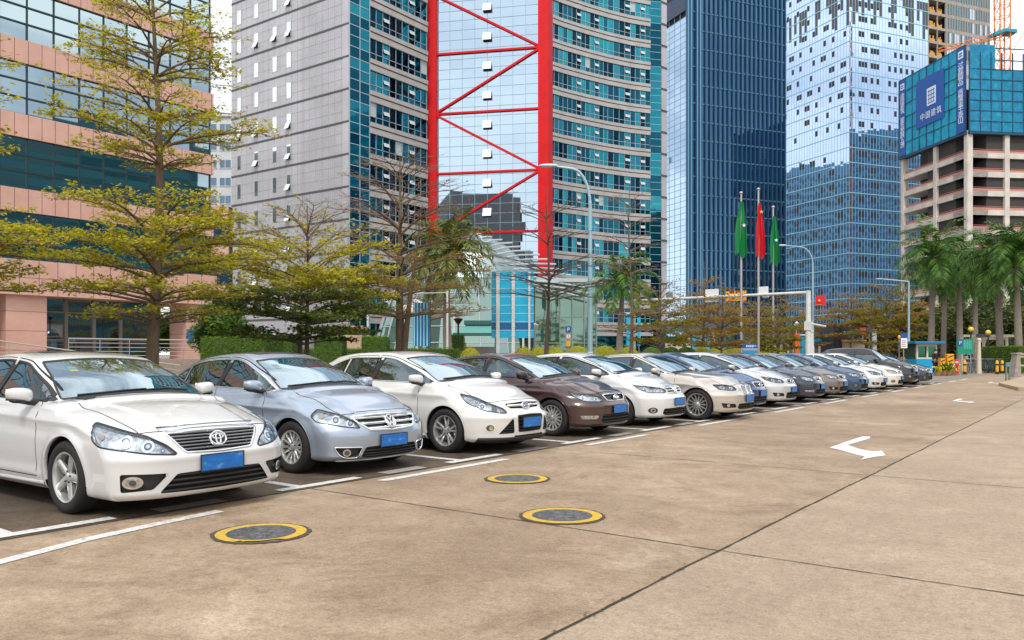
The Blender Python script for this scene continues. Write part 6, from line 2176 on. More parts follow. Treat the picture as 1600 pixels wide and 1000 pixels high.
def glass_pavilion():
    root = empty('glass_pavilion', (0, 0, 0)); tag(root, 'low glass pavilion with a curved white ribbed roof at the foot of the tower', 'building')
    white = mat('pavilion_white', (.42, .47, .49), .45, .1); gr = bglass('pavilion_glass', (.34, .52, .44), .03, mixf=.35, base=(.035, .07, .05)); pal = bglass('pavilion_pale_glass', (.50, .66, .62), .03, mixf=.35, base=(.07, .12, .10))
    d = 82.0
    c = W(733, d); rad = Vector((CY, SY, 0)); fwd = Vector((-SY, CY, 0))
    a, bdep, hz = 9.4, 5.0, 1.45 + (HOR - 366) * d / 1300
    def pt(u, v, k=1.0):      # u: azimuth from -right to left seen from the viewer, v: height angle
        ch, sh = math.cos(v) ** .95, math.sin(v) ** 1.25
        return c + rad * (a * k * math.cos(u) * ch) - fwd * (bdep * k * math.sin(u) * ch) + Vector((0, 0, hz * k * sh))
    g = MB(); gt = MB(); nu, nv = 22, 12
    for i in range(nu):
        for j in range(nv):
            u0, u1 = PI * i / nu, PI * (i + 1) / nu; v0, v1 = PI / 2 * j / nv, PI / 2 * (j + 1) / nv
            (gt if j >= 6 else g).quad(pt(u1, v0), pt(u0, v0), pt(u0, v1), pt(u1, v1), 0 if i < nu * .32 else 1)
    g.build('glass_shell', [gr, pal], root)
    if gt.v: gt.build('roof_shell', bglass('roof_glass', (.45, .56, .58), .3, mixf=.4, base=(.16, .20, .20)), root)
    for i in range(8, nu + 1, 2):
        q = MB(); q.tube([pt(PI * i / nu, PI / 2 * j / nv, 1.008) for j in range(nv + 1)], .07, 6); q.build('rib', white, root, True)
    q = MB()
    for j in range(1, 7):
        q.tube([pt(PI * i / nu, PI / 2 * j / nv, 1.006) for i in range(7, nu + 1)], .05 if j < nv - 5 else .09, 6)
    q.build('ring_rib', white, root, True)
    # louvred white roof wing reaching to the right
    q = MB()
    for k in range(15):
        f = k / 14; dl = d - 1 - 6.2 * f
        g_ = 1 - f; p0 = W(742 + 96 * f, dl, ZH(368 + 82 * f, dl)); p1 = W(752 * g_ * g_ + 1740 * f * g_ + 932 * f * f, dl + 1.0, ZH(366 * g_ * g_ + 784 * f * g_ + 470 * f * f, dl + 1.0)); m_ = (p0 + p1) / 2 + Vector((0, 0, .12))
        q.tube([p0, p0 * .3 + m_ * .7, m_, m_ * .7 + p1 * .3, p1], .085, 6)
    q.build('roof_louvre', white, root, True)
    q = MB(); A = W(838, d - 6); B_ = W(934, d - 5); C = W(934, d + 8); D = W(790, d + 8)
    zr = 1.45 + (HOR - 448) * d / 1300
    pts = [A, B_, C, D]
    q.prism([(p.x, p.y) for p in pts], zr, zr + .35); q.build('roof_edge', white, root)
    g = MB(); w = Wall(A[:2], B_[:2]); cu = [w.L * k / 5 for k in range(6)]
    w.pane_split(g, cu, [0, 2.4, 4.8, zr], -.5, .004); g.build('hall_glass', gr, root)
    m = MB()
    for u in cu: w.box(m, u - .05, u + .05, 0, zr, -.55, -.42)
    for z in (2.4, 4.8): w.box(m, 0, w.L, z - .04, z + .04, -.55, -.43)
    m.build('mullion', mat('pavilion_mullion', (.20, .27, .22), .5, .3), root)
    for u in (w.L * .33, w.L * .74):
        q = MB(); q.tube([w.p(u, 0, -1.2), w.p(u, zr, -1.2)], .32, 14); q.build('column', mat('tan_column', (.42, .36, .25), .6), root, True)
    q = MB(); w.box(q, 0, w.L, 0, zr - .4, -8, -7.6); q.build('back_wall', mat('pavilion_back', (.055, .10, .075), .7), root)
# ------------------------------------------------------------------ vegetation
def leaf_mat(name, cols, trans=.58):
    m = bpy.data.materials.new(name); m.use_nodes = True
    t = NT(m); b = t.n['Principled BSDF']; out = t.n['Material Output']
    g = t.add('ShaderNodeNewGeometry')
    n = len(cols)
    c = t.ramp(g.outputs['Random Per Island'], [((i + .5) / n, q) for i, q in enumerate(cols)])
    t.con(c, b.inputs['Base Color']); b.inputs['Roughness'].default_value = .5; b.inputs['Specular IOR Level'].default_value = .3
    tr = t.add('ShaderNodeBsdfTranslucent'); t.con(c, tr.inputs[0])
    mx = t.add('ShaderNodeMixShader'); mx.inputs[0].default_value = trans
    t.con(b.outputs[0], mx.inputs[1]); t.con(tr.outputs[0], mx.inputs[2]); t.con(mx.outputs[0], out.inputs['Surface'])
    return m


def bark_mat(name, a, b_):
    m = bpy.data.materials.new(name); m.use_nodes = True
    t = NT(m); b = t.n['Principled BSDF']; v = t.coords((6, 6, 1.2))
    n = t.noise(3, 7, .7, v, .4)
    t.con(t.ramp(n, [(.3, a), (.7, b_)]), b.inputs['Base Color']); b.inputs['Roughness'].default_value = .9
    t.con(t.bump(n, .6, .02), b.inputs['Normal'])
    return m


LM = {}


def veg_mats():
    LM['yellow'] = leaf_mat('yellow_green_leaves', [(0.354, 0.22, 0.0192), (0.532, 0.439, 0.0256), (0.419, 0.439, 0.0256), (0.644, 0.586, 0.0384), (0.258, 0.33, 0.0256), (0.741, 0.622, 0.064)])
    LM['mix'] = leaf_mat('olive_leaves', [(0.225, 0.138, 0.01), (0.312, 0.263, 0.0125), (0.175, 0.188, 0.01), (0.413, 0.312, 0.015), (0.112, 0.138, 0.01)])
    LM['brown'] = leaf_mat('brown_olive_leaves', [(0.354, 0.193, 0.0414), (0.278, 0.156, 0.0484), (0.354, 0.266, 0.0276), (0.24, 0.206, 0.0276), (0.455, 0.29, 0.0552)])
    LM['dark'] = leaf_mat('dark_green_leaves', [(0.039, 0.0728, 0.0169), (0.0878, 0.127, 0.0203), (0.137, 0.174, 0.0254), (0.0546, 0.091, 0.0203), (0.234, 0.246, 0.0338)])
    LM['green'] = leaf_mat('fresh_green_leaves', [(0.084, 0.168, 0.0168), (0.126, 0.252, 0.021), (0.182, 0.308, 0.028), (0.063, 0.126, 0.0168)])
    LM['hedge'] = leaf_mat('hedge_leaves', [(0.105, 0.231, 0.021), (0.179, 0.336, 0.0252), (0.252, 0.42, 0.0336), (0.0735, 0.157, 0.0168)])
    LM['gold'] = leaf_mat('golden_shrub_leaves', [(0.423, 0.406, 0.0125), (0.552, 0.524, 0.0156), (0.309, 0.355, 0.0125), (0.683, 0.608, 0.0218)])
    LM['palm'] = leaf_mat('palm_leaflets', [(0.0343, 0.104, 0.0164), (0.0536, 0.151, 0.0211), (0.0861, 0.209, 0.0259), (0.0268, 0.0742, 0.0142), (0.134, 0.255, 0.0353)], .2)
    LM['palmy'] = leaf_mat('palm_leaflets_pale', [(0.09, 0.128, 0.021), (0.135, 0.165, 0.024), (0.0525, 0.09, 0.018), (0.225, 0.21, 0.03)], .25)
    LM['bark'] = bark_mat('brown_bark', (.085, .055, .035), (.19, .13, .088))
    LM['barkd'] = bark_mat('dark_bark', (.05, .035, .026), (.12, .085, .062))
    LM['twig'] = bark_mat('pale_twigs', (.15, .10, .075), (.28, .20, .15))
    LM['palmbark'] = bark_mat('palm_bark', (.16, .13, .105), (.30, .25, .21))
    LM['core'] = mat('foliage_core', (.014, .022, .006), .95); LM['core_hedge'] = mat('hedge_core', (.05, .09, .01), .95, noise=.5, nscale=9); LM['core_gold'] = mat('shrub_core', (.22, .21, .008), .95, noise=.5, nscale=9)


class Segs:
    def __init__(s): s.a = []; s.b = []; s.ra = []; s.rb = []
    def add(s, p, q, r0, r1): s.a.append(p); s.b.append(q); s.ra.append(r0); s.rb.append(r1)
    def mesh(s, n=5):
        A = np.array(s.a); B = np.array(s.b); ra = np.array(s.ra)[:, None]; rb = np.array(s.rb)[:, None]
        T = B - A; T /= np.linalg.norm(T, axis=1, keepdims=True) + 1e-9
        up = np.where(np.abs(T[:, 2:3]) < .9, np.array([[0, 0, 1.0]]), np.array([[1.0, 0, 0]]))
        X = np.cross(T, up); X /= np.linalg.norm(X, axis=1, keepdims=True); Y = np.cross(T, X)
        rows = []
        for k in range(n):
            w = 2 * PI * k / n
            dv = X * math.cos(w) + Y * math.sin(w)
            rows.append(A + dv * ra); rows.append(B + dv * rb)
        V = np.stack(rows, 1).reshape(-1, 3)
        m = len(A); F = []
        base = np.arange(m)[:, None] * 2 * n
        for k in range(n):
            j = (k + 1) % n
            F.append(base + np.array([[2 * k, 2 * j, 2 * j + 1, 2 * k + 1]]))
        return V, np.concatenate(F)


def leaves_mesh(C, size, seed, flat=.55, drift=None, aspect=.5):
    """one small folded diamond per point"""
    r = np.random.default_rng(seed); C = np.asarray(C); n = len(C)
    N = r.normal(0, flat, (n, 3)); N[:, 2] = 1.0; N /= np.linalg.norm(N, axis=1, keepdims=True)
    a = r.uniform(0, 2 * PI, n); D = np.stack([np.cos(a), np.sin(a), r.normal(-.1, .35, n)], 1)
    D -= N * (D * N).sum(1, keepdims=True); D /= np.linalg.norm(D, axis=1, keepdims=True)
    S = np.cross(N, D); L = (size * r.uniform(.65, 1.35, n))[:, None]
    p0 = C - D * L * .5; p2 = C + D * L * .5; p1 = C + S * L * aspect * .5 + N * L * .08; p3 = C - S * L * aspect * .5 + N * L * .08
    V = np.stack([p0, p1, p2, p3], 1).reshape(-1, 3)
    F = np.arange(4 * n).reshape(n, 4)
    return V, F


def tier_tree(loc, H, r0, tiers, leafm, seed, label, name='tree', leaf=.075, dens=1.0, lean=0.0, bark='bark', group=None, fork=None, nb=6, rise=.22, twig=1.0, detail=1.0, cat='tree'):
    """layered tree: whorls of spreading fan-shaped boughs. tiers = (height, length, leaf density, rise)"""
    rd = random.Random(seed)
    root = empty(name, (loc[0], loc[1], 0)); tag(root, label, cat, group)
    S = Segs(); L = []
    # trunk
    n = 16; prev = None
    def trunk(z0, z1, ra, rb, x0, y0, dx, dy):
        pp = None; out = []
        for i in range(n + 1):
            f = i / n; z = z0 + (z1 - z0) * f
            p = np.array([x0 + dx * f + .05 * math.sin(f * 7 + seed) * (z1 - z0) / 8, y0 + dy * f + .05 * math.cos(f * 6 + seed * 2) * (z1 - z0) / 8, z])
            r = ra + (rb - ra) * f ** .85
            if z0 < .1: r *= 1 + .55 * math.exp(-f * n * 1.1)
            out.append((p, r))
        for i in range(n): S.add(out[i][0], out[i + 1][0], out[i][1], out[i + 1][1])
        return out
    main = trunk(0, H, r0, .012, 0, 0, lean, lean * .3)
    if fork: trunk(fork[0], H * fork[1], r0 * .62, .02, 0.06, 0.0, fork[2], .2)
    def at(z):
        f = max(0, min(.999, z / H)) * n; i = int(f); f -= i
        return main[i][0] * (1 - f) + main[i + 1][0] * f, main[i][1] * (1 - f) + main[i + 1][1] * f
    Tm = Segs()
    for ti, (z, Lb, dn, rs) in enumerate(tiers):
        k = nb + (1 if rd.random() < .4 else 0); ph = rd.random() * 6.28
        for b in range(k):
            az = ph + 2 * PI * b / k + rd.uniform(-.3, .3)
            c, tr = at(z + rd.uniform(-.18, .18) * min(1, Lb / 2))
            ln = Lb * rd.uniform(.72, 1.1); el = rs * rd.uniform(.7, 1.3)
            m = max(5, int(ln / .28 * (.6 + .4 * detail))); st = ln / m
            p = c.copy(); d = np.array([math.cos(az), math.sin(az), 0.0]); br = min(tr * .5, .012 + .0085 * ln)
            for i in range(m):
                f = i / m
                slope = el * (1.25 - 1.55 * f)
                d2 = np.array([d[0], d[1], slope + rd.uniform(-.06, .06)]); d2 /= np.linalg.norm(d2)
                q = p + d2 * st; ra_, rb_ = br * (1 - f) ** .8 + .006, br * (1 - (i + 1) / m) ** .8 + .005
                S.add(p, q, ra_, rb_)
                a2 = rd.uniform(-.14, .14); d = np.array([d[0] * math.cos(a2) - d[1] * math.sin(a2), d[0] * math.sin(a2) + d[1] * math.cos(a2), 0])
                if f > .12:
                    for side in ((-1, 1) if rd.random() < .75 else (rd.choice((-1, 1)),)):
                        an = side * rd.uniform(.55, 1.05)
                        e = np.array([d[0] * math.cos(an) - d[1] * math.sin(an), d[0] * math.sin(an) + d[1] * math.cos(an), slope * .6 + rd.uniform(.0, .22) * twig])
                        sl = (.30 + .42 * (ln * (1 - f)) ** .8) * rd.uniform(.6, 1.1); mm = max(2, int(sl / .17 * (.5 + .5 * detail)))
                        u = q.copy()
                        for j in range(mm):
                            e2 = e / np.linalg.norm(e); w = u + e2 * sl / mm
                            Tm.add(u, w, .0085 * (1 - j / mm) + .0035, .0085 * (1 - (j + 1) / mm) + .003)
                            for s3 in (-1, 1):
                                an3 = s3 * rd.uniform(.5, 1.1)
                                e3 = np.array([e[0] * math.cos(an3) - e[1] * math.sin(an3), e[0] * math.sin(an3) + e[1] * math.cos(an3), rd.uniform(-.05, .35) * twig]); e3 /= np.linalg.norm(e3)
                                tl = rd.uniform(.10, .26); x = w + e3 * tl
                                if detail > .5: Tm.add(w, x, .0042, .0024)
                                nl = dn * dens * 9
                                cnt = int(nl) + (1 if rd.random() < nl - int(nl) else 0)
                                for _ in range(cnt):
                                    L.append(x + np.array([rd.gauss(0, .065), rd.gauss(0, .065), rd.gauss(.015, .03)]) - e3 * tl * rd.random() * .5)
                            u = w; e = e + np.array([rd.uniform(-.25, .25), rd.uniform(-.25, .25), rd.uniform(-.08, .10)])
                p = q
    V, F = S.mesh(7)
    link('trunk', np_mesh('trunk', V, F), root, LM[bark])
    V, F = Tm.mesh(3)
    link('twigs', np_mesh('twigs', V, F), root, LM['twig'] if bark != 'barkd' else LM['barkd'])
    if L:
        V, F = leaves_mesh(L, leaf, seed)
        link('crown', np_mesh('crown', V, F, None, False), root, LM[leafm])
    return root


def cloud_tree(loc, H, r0, blobs, leafm, seed, label, leaf=.12, n=2600, name='tree', bark='barkd', core=True, group=None):
    """bushy tree: leaves scattered through several lobes"""
    rd = np.random.default_rng(seed); root = empty(name, (loc[0], loc[1], 0)); tag(root, label, 'tree', group)
    S = Segs(); S.add(np.array([0, 0, 0.]), np.array([0, 0, H * .5]), r0, r0 * .7)
    L = []; CQ = MB()
    for (x, y, z, rx, rz) in blobs:
        S.add(np.array([0, 0, H * .3]), np.array([x, y, z]), r0 * .5, .02)
        k = int(n * rx * rx * rz / sum(q[3] ** 2 * q[4] for q in blobs))
        d = rd.normal(0, 1, (k, 3)); d /= np.linalg.norm(d, axis=1, keepdims=True); rr = rd.uniform(.35, 1.0, (k, 1)) ** .5 * (1 + .18 * np.sin(d[:, :1] * 7 + seed) * np.cos(d[:, 1:2] * 6))
        if core: CQ.ball((x, y, z), rx * .72, rx * .72, rz * .72, 10, 7)
        L.append(np.array([x, y, z]) + d * rr * np.array([rx, rx, rz]))
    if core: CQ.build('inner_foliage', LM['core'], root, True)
    V, F = S.mesh(6); link('trunk', np_mesh('trunk', V, F), root, LM[bark])
    V, F = leaves_mesh(np.concatenate(L), leaf, seed, .9)
    link('crown', np_mesh('crown', V, F, None, False), root, LM[leafm])
    return root


def palm(loc, H, seed, label, r0=.17, fl=2.6, nf=18, leafm='palm', group=None, droop=1.0):
    rd = random.Random(seed); root = empty('palm_tree', (loc[0], loc[1], 0)); tag(root, label, 'palm', group)
    q = MB(); pts = []; rs = []
    for i in range(12):
        f = i / 11; pts.append((.12 * math.sin(f * 2 + seed), .1 * math.sin(f * 3 + seed), H * f)); rs.append(r0 * (1.25 - .35 * f + .12 * math.sin(f * 5)))
    q.tube(pts, rs, 10); q.build('trunk', LM['palmbark'], root, True)
    top = Vector(pts[-1])
    q = MB(); q.tube([top, top + Vector((0, 0, .55)), top + Vector((0, 0, 1.0))], [r0 * .85, r0 * .7, .04], 8); q.build('crownshaft', mat('crownshaft', (.07, .11, .03), .5) if 'crownshaft' not in bpy.data.materials else bpy.data.materials['crownshaft'], root, True)
    V = []; F = []; S = Segs()
    for k in range(nf):
        az = 2.399 * k + rd.uniform(-.2, .2); el = 1.4 - (1.9 if nf > 40 else 1.55) * (k / nf) + rd.uniform(-.1, .1); L = fl * rd.uniform(.85, 1.1)
        p = np.array(top) + np.array([0, 0, .8]); n = 15
        d = np.array([math.cos(az) * math.cos(el), math.sin(az) * math.cos(el), math.sin(el)])
        for i in range(n):
            f = i / n
            d = d + np.array([0, 0, -.095 * droop * (1 + f)]); d /= np.linalg.norm(d)
            w = p + d * L / n
            S.add(p, w, .022 * (1 - f) + .005, .022 * (1 - f) + .004)
            if i > 0:
                s = np.cross(d, [0, 0, 1]); s /= np.linalg.norm(s) + 1e-9
                up = np.cross(s, d)
                ll = L * .27 * math.sin(PI * min(1, .12 + f * .85)) ** .7
                for sg in (-1, 1):
                    for h in (0, .5):
                        o = p + (w - p) * h
                        e = sg * s * .82 + d * .55 + up * rd.uniform(-.1, .35) + np.array([0, 0, -.18]); e /= np.linalg.norm(e)
                        wd = d * .055
                        m_ = o + e * ll * .55 + np.array([0, 0, .02]); t_ = o + e * ll + np.array([0, 0, -.22 * ll])
                        b = len(V); V += [o - wd * .5, m_ - wd, t_, m_ + wd]; F.append((b, b + 1, b + 2, b + 3))
            p = w
    a, b = S.mesh(4); link('frond_stalks', np_mesh('frond_stalks', a, b), root, LM['palmy'])
    link('crown', np_mesh('crown', np.array(V), np.array(F), None, False), root, LM[leafm])
    return root


def hedge(a, b, depth, z0, z1, label, seed, leafm='hedge', dens=420, leaf=.06):
    """clipped box hedge between two ground points"""
    a, b = Vector((a[0], a[1], 0)), Vector((b[0], b[1], 0)); u = (b - a).normalized(); L = (b - a).length; n = Vector((u.y, -u.x, 0))
    root = empty('hedge', a); tag(root, label, 'hedge')
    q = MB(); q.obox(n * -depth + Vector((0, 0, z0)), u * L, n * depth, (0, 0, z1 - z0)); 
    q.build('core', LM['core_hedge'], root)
    rd = np.random.default_rng(seed); P = []
    un, nn = np.array(u), np.array(n)
    def face(k, f):
        k = int(k); s, t = rd.random(k), rd.random(k); P.append(f(s, t) + rd.normal(0, .022, (k, 3)))
    Z = np.array([0, 0, 1.0]); h = z1 - z0
    face(dens * L * h, lambda s, t: np.outer(s * L, un) + np.outer(z0 + t * h, Z) + rd.uniform(-.02, .05, (len(s), 1)) * nn)
    face(dens * L * depth, lambda s, t: np.outer(s * L, un) - np.outer(t * depth, nn) + Z * z1 + rd.uniform(-.02, .05, (len(s), 1)) * Z)
    for e in (0, L): face(dens * depth * h, lambda s, t: un * e - np.outer(s * depth, nn) + np.outer(z0 + t * h, Z))
    V, F = leaves_mesh(np.concatenate(P), leaf, seed, 1.2)
    link('foliage', np_mesh('foliage', V, F, None, False), root, LM[leafm])


def ball_shrub(p, r, h, seed, leafm, label, n=700, z0=0.0, group='clipped round shrubs along the planting strip', leaf=.06):
    root = empty('round_shrub', (p[0], p[1], 0)); tag(root, label, 'shrub', group)
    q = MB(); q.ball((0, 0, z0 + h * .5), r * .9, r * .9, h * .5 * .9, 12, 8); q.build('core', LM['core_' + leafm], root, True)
    rd = np.random.default_rng(seed); d = rd.normal(0, 1, (n, 3)); d /= np.linalg.norm(d, axis=1, keepdims=True)
    lump = 1 + .07 * np.sin(d[:, 0] * 6 + seed) + .06 * np.cos(d[:, 1] * 7 + d[:, 2] * 5)
    P = d * (lump * rd.uniform(.88, 1.04, n))[:, None] * np.array([r, r, h * .5]) + np.array([0, 0, z0 + h * .5])
    V, F = leaves_mesh(P, leaf, seed, 1.2); link('foliage', np_mesh('foliage', V, F, None, False), root, LM[leafm])


def build_vegetation():
    veg_mats()
    # tall layered tree in front of the pink building
    p = W(243, 17.5)
    T = [(2.1, 1.1, .5, .25), (2.55, 1.9, 1.0, .20), (3.0, 2.0, 1.2, .27), (3.45, 2.15, 1.3, .33), (3.95, 2.0, 1.0, .46), (5.35, .9, .5, .3), (5.75, 2.0, 1.0, .36), (6.3, 1.6, .6, .5), (7.2, 1.6, .9, .42), (7.7, 1.4, .5, .55), (8.5, 1.4, .6, .5), (9.3, 1.1, .5, .6)]
    tier_tree(p, 10.4, .155, T, 'yellow', 11, 'tall layered yellow-green tree in front of the pink building', leaf=.095, dens=.8, nb=7)
    p = W(-120, 15.0)
    tier_tree(p, 8.6, .14, [(2.7, 2.2, .9, .10), (3.2, 2.3, .9, .12), (3.7, 2.1, .8, .2), (5.2, 1.4, .5, .2), (6.3, 1.6, .6, .25), (7.2, 1.2, .4, .3)], 'yellow', 12, 'yellow-green tree whose boughs reach in at the left edge', leaf=.10, dens=.9)
    # second: leafless top over leafy boughs
    p = W(470, 21.5)
    tier_tree(p, 3.5, .115, [(1.8, 1.6, .8, .12), (2.2, 2.1, .9, .12), (2.6, 2.0, .8, .2)], 'dark', 13, 'dark green layered tree with low spreading boughs before the hedge', leaf=.11, dens=.9, bark='barkd', nb=8)
    p = W(480, 23.0)
    tier_tree(p, 5.5, .09, [(2.7, 2.4, 1.1, .25), (3.15, 2.4, 1.1, .38), (3.6, 2.2, .6, .6), (4.1, 2.0, .12, .9), (4.7, 1.5, .03, 1.0)], 'yellow', 14, 'half bare tree with fan of twigs above yellow leaves, behind the dark green tree', leaf=.11, dens=.9, twig=1.6)
    p = W(625, 25.0)
    tier_tree(p, 7.4, .20, [(2.6, 2.2, .4, .2), (3.1, 2.5, .6, .25), (3.6, 2.4, .4, .35), (4.3, 2.3, .10, .5), (5.1, 2.2, .03, .6), (5.9, 1.9, .02, .7), (6.7, 1.3, .0, .8)], 'brown', 15, 'thick double-trunked tree, nearly bare above, behind the white hatchback', leaf=.10, dens=.6, fork=(1.0, .72, .55), twig=1.3)
    p = W(672, 44)
    tier_tree(p, 6.4, .11, [(3.3, 2.4, .6, .15), (3.9, 2.4, .6, .2), (4.5, 2.0, .3, .3), (5.2, 1.5, .1, .5)], 'mix', 16, 'thin olive tree between the thick bare tree and the big cyan panel', leaf=.09, dens=.55)
    p = W(855, 31)
    tier_tree(p, 7.7, .105, [(3.5, 2.5, .02, .20), (3.75, 2.8, .0, .30), (4.3, 2.2, .0, .35), (5.6, 1.8, .0, .4), (6.4, 1.5, .0, .5)], 'mix', 17, 'bare slender tree with wide leafless boughs beside the cyan panel', bark='barkd', twig=1.0, dens=.5, nb=5)
    p = W(985, 39)
    tier_tree(p, 9.4, .11, [(2.4, 1.6, .4, .15), (3.2, 1.8, .3, .2), (5.2, 1.6, .03, .4), (6.3, 1.8, .0, .45), (7.4, 1.6, .0, .5), (8.3, 1.2, .0, .6)], 'brown', 18, 'slender brown tree, bare on top, right of the tall street lamp', dens=.5, nb=5)
    # rows of half-bare trees toward the crossing
    spec = [(1030, 47, 6.2, 21), (1100, 55, 7.6, 22), (1142, 62, 6.4, 23), (1068, 70, 6.6, 24), (1187, 66, 6.6, 25), (1228, 72, 7.6, 26), (1215, 54, 5.0, 27), (1128, 48, 5.6, 28), (1330, 88, 9.5, 29), (1385, 84, 10.0, 30), (1300, 100, 8.0, 31), (1420, 100, 10.5, 32), (1362, 74, 7.2, 33), (1265, 88, 7.0, 34)]
    words = ['first half-bare brown tree right of the gantry post', 'tall half-bare brown tree under the first gantry sign', 'brown tree below the amber gantry display', 'small brown tree far behind the first gantry sign', 'brown tree behind the middle flagpole', 'bare-topped tree left of the far street lamp', 'low yellow-brown tree between the flagpoles and the black round sign', 'yellow-brown tree under the square white gantry panel', 'broad brown tree above the navy shop sign', 'broad brown tree left of the palms', 'brown tree behind the far street lamp', 'large olive tree behind the blue booth', 'brown tree above the red shop flag sign', 'thin brown tree behind the white tapered pillar']
    for (px, d, H, sd), wd in zip(spec, words):
        p = W(px, d); k = H / 7.0
        big = d > 80
        tier_tree(p, H, .11 * k, [(H * .30, 1.8 * k, .8, .25), (H * .40, 2.0 * k, .8, .4), (H * .50, 2.0 * k, .6, .6), (H * .60, 1.7 * k, .3, .9), (H * .72, 1.4 * k, .10, 1.2)], 'brown' if sd % 3 else 'mix', sd, wd, leaf=.16 if not big else .24, dens=.75, group='half bare street trees toward the crossing', twig=1.4, detail=.5, nb=6)
    # greenery behind the hedge
    cloud_tree(W(345, 40), 4.6, .12, [(0, 0, 3.0, 1.3, 1.1), (.8, .3, 2.2, 1.0, .9), (-.9, 0, 2.2, 1.0, .9), (.2, .4, 3.7, .8, .7)], 'green', 41, 'bright green bushy tree behind the hedge beside the pink building', n=5200, leaf=.17)
    cloud_tree(W(268, 62), 5.2, .12, [(0, 0, 3.2, 1.6, 1.3), (1.2, .3, 2.4, 1.2, 1.0), (-1.2, 0, 2.4, 1.2, .9)], 'green', 42, 'green bushes seen through the gap beside the corner column', n=5200, leaf=.24)
    cloud_tree(W(548, 46), 3.4, .07, [(0, 0, 2.4, 1.0, .8), (.7, .2, 2.0, .7, .6)], 'mix', 43, 'small olive shrub tree beside the beige gate house', n=1300, leaf=.10)
    for i, (px, d, H, lb) in enumerate(((1480, 108, 9, 'dark green tree mass behind the left palms'), (1535, 104, 9.5, 'dark green tree mass behind the globe lamps'), (1590, 100, 9, 'dark green tree mass at the right edge behind the palms'), (1420, 112, 8.5, 'olive tree mass behind the thin lamp post'), (1350, 118, 8, 'olive tree mass behind the navy shop'))):
        cloud_tree(W(px, d), H, .2, [(0, 0, H * .62, 3.2, 2.6), (2.6, .5, H * .45, 2.6, 2.2), (-2.6, 0, H * .45, 2.6, 2.2), (.6, .6, H * .85, 2.0, 1.6), (0, -.6, H * .25, 3.4, 1.8)], 'dark' if i < 3 else 'brown', 90 + i, lb, n=4200, leaf=.42, group='background trees by the entrance')
    # palms
    palm(W(703, 38), 5.0, 3, 'shaggy palm in front of the glass pavilion', r0=.17, fl=2.9, nf=34, leafm='palmy', droop=1.05)
    palm(W(972, 52), 5.0, 4, 'green palm right of the tall street lamp', r0=.18, fl=3.0, nf=24, leafm='palm')
    pl = [(1454, 72, 8.9, 'royal palm with pale trunk behind the blue booth'), (1497, 76, 8.6, 'royal palm with leaning trunk left of the green board'), (1560, 66, 8.0, 'royal palm rising out of the hedge right of the globe lamps'), (1592, 64, 8.4, 'royal palm at the right edge of the photo'), (1526, 84, 8.8, 'shaded royal palm behind the globe lamps'), (1476, 90, 9.6, 'far royal palm between the two pale trunks')]
    for i, (px, d, h, lb) in enumerate(pl): palm(W(px, d), h, 50 + i, lb, fl=(4.3, 3.8, 4.0, 3.7, 4.1, 3.9)[i], nf=42, r0=.22, droop=.95 + .1 * (i % 3), group='royal palms by the lot entrance')
    # hedges
    def px_hedge(x0, x1, d0, d1, zt, lab, sd, **k): hedge(W(x0, d0), W(x1, d1), 1.0, 0.05, ZH(zt, (d0 + d1) / 2), lab, sd, **k)
    px_hedge(313, 416, 30, 29, 528, 'long clipped green hedge right of the pink corner column', 61)
    px_hedge(414, 456, 34, 34, 528, 'short clipped hedge block behind the end of the long hedge', 62)
    px_hedge(491, 534, 33, 33, 527, 'clipped hedge block left of the beige gate house', 63)
    px_hedge(565, 603, 33, 33, 527, 'clipped hedge block right of the beige gate house', 64)
    px_hedge(704, 724, 42, 42, 524, 'narrow hedge block behind the white pole', 65)
    px_hedge(1534, 1592, 66, 60, 542, 'clipped hedge behind the parked bicycles at the lot entrance', 66, dens=160, leaf=.12)
    px_hedge(455, 700, 37, 33, 546, 'low hedge strip behind the silver saloon and white hatchback', 67, dens=200)
    # clipped balls
    r = random.Random(6)
    xs = [842, 868, 902, 945, 982, 1018, 1048, 1072, 1096, 1122, 1146, 1168, 1198, 735, 1210, 818]
    nm = ['golden ball shrub just left of the bare slender tree', 'golden ball shrub just right of the bare slender tree', 'wide golden ball shrub left of the tall street lamp', 'widest golden ball shrub right of the tall street lamp', 'golden ball shrub left of the gantry post', 'green-gold ball shrub right of the gantry post', 'green ball shrub under the first half-bare tree', 'large green ball shrub before the blue shopfront', 'golden shrub left of the twin brown trunks', 'golden shrub between two brown trunks', 'golden shrub left of the blue stand sign', 'golden shrub hidden behind the blue stand sign', 'golden shrub right of the middle flagpole', 'yellow-green ball shrub beside the black lamp post', 'golden shrub right of the last flagpole', 'golden shrub at the foot of the cyan panel']
    for i, (px, lb) in enumerate(zip(xs, nm)):
        # the row runs along the strip
        k = (px - 800) / F_PX; d = 20.5 / (SY - CY * k)
        w = .70 if i in (2, 3) else .54
        ball_shrub(W(px, d), w * d / 36 * 1.15, ZH(537 if i in (2, 3) else 539, d), 70 + i, 'gold' if i not in (6, 7, 5) else 'hedge', lb, n=900)
# ------------------------------------------------------------------ street furniture
def rad(): return Vector((CY, SY, 0))
def fwd(): return Vector((-SY, CY, 0))


def plain(name, loc, label, cat, group=None, rz=None):
    o = empty(name, loc, YAW if rz is None else rz); tag(o, label, cat, group)
    return o


def board(q, x0, x1, z0, z1, y0=-.03, y1=.03, m=0): q.box(x0, x1, y0, y1, z0, z1, m)


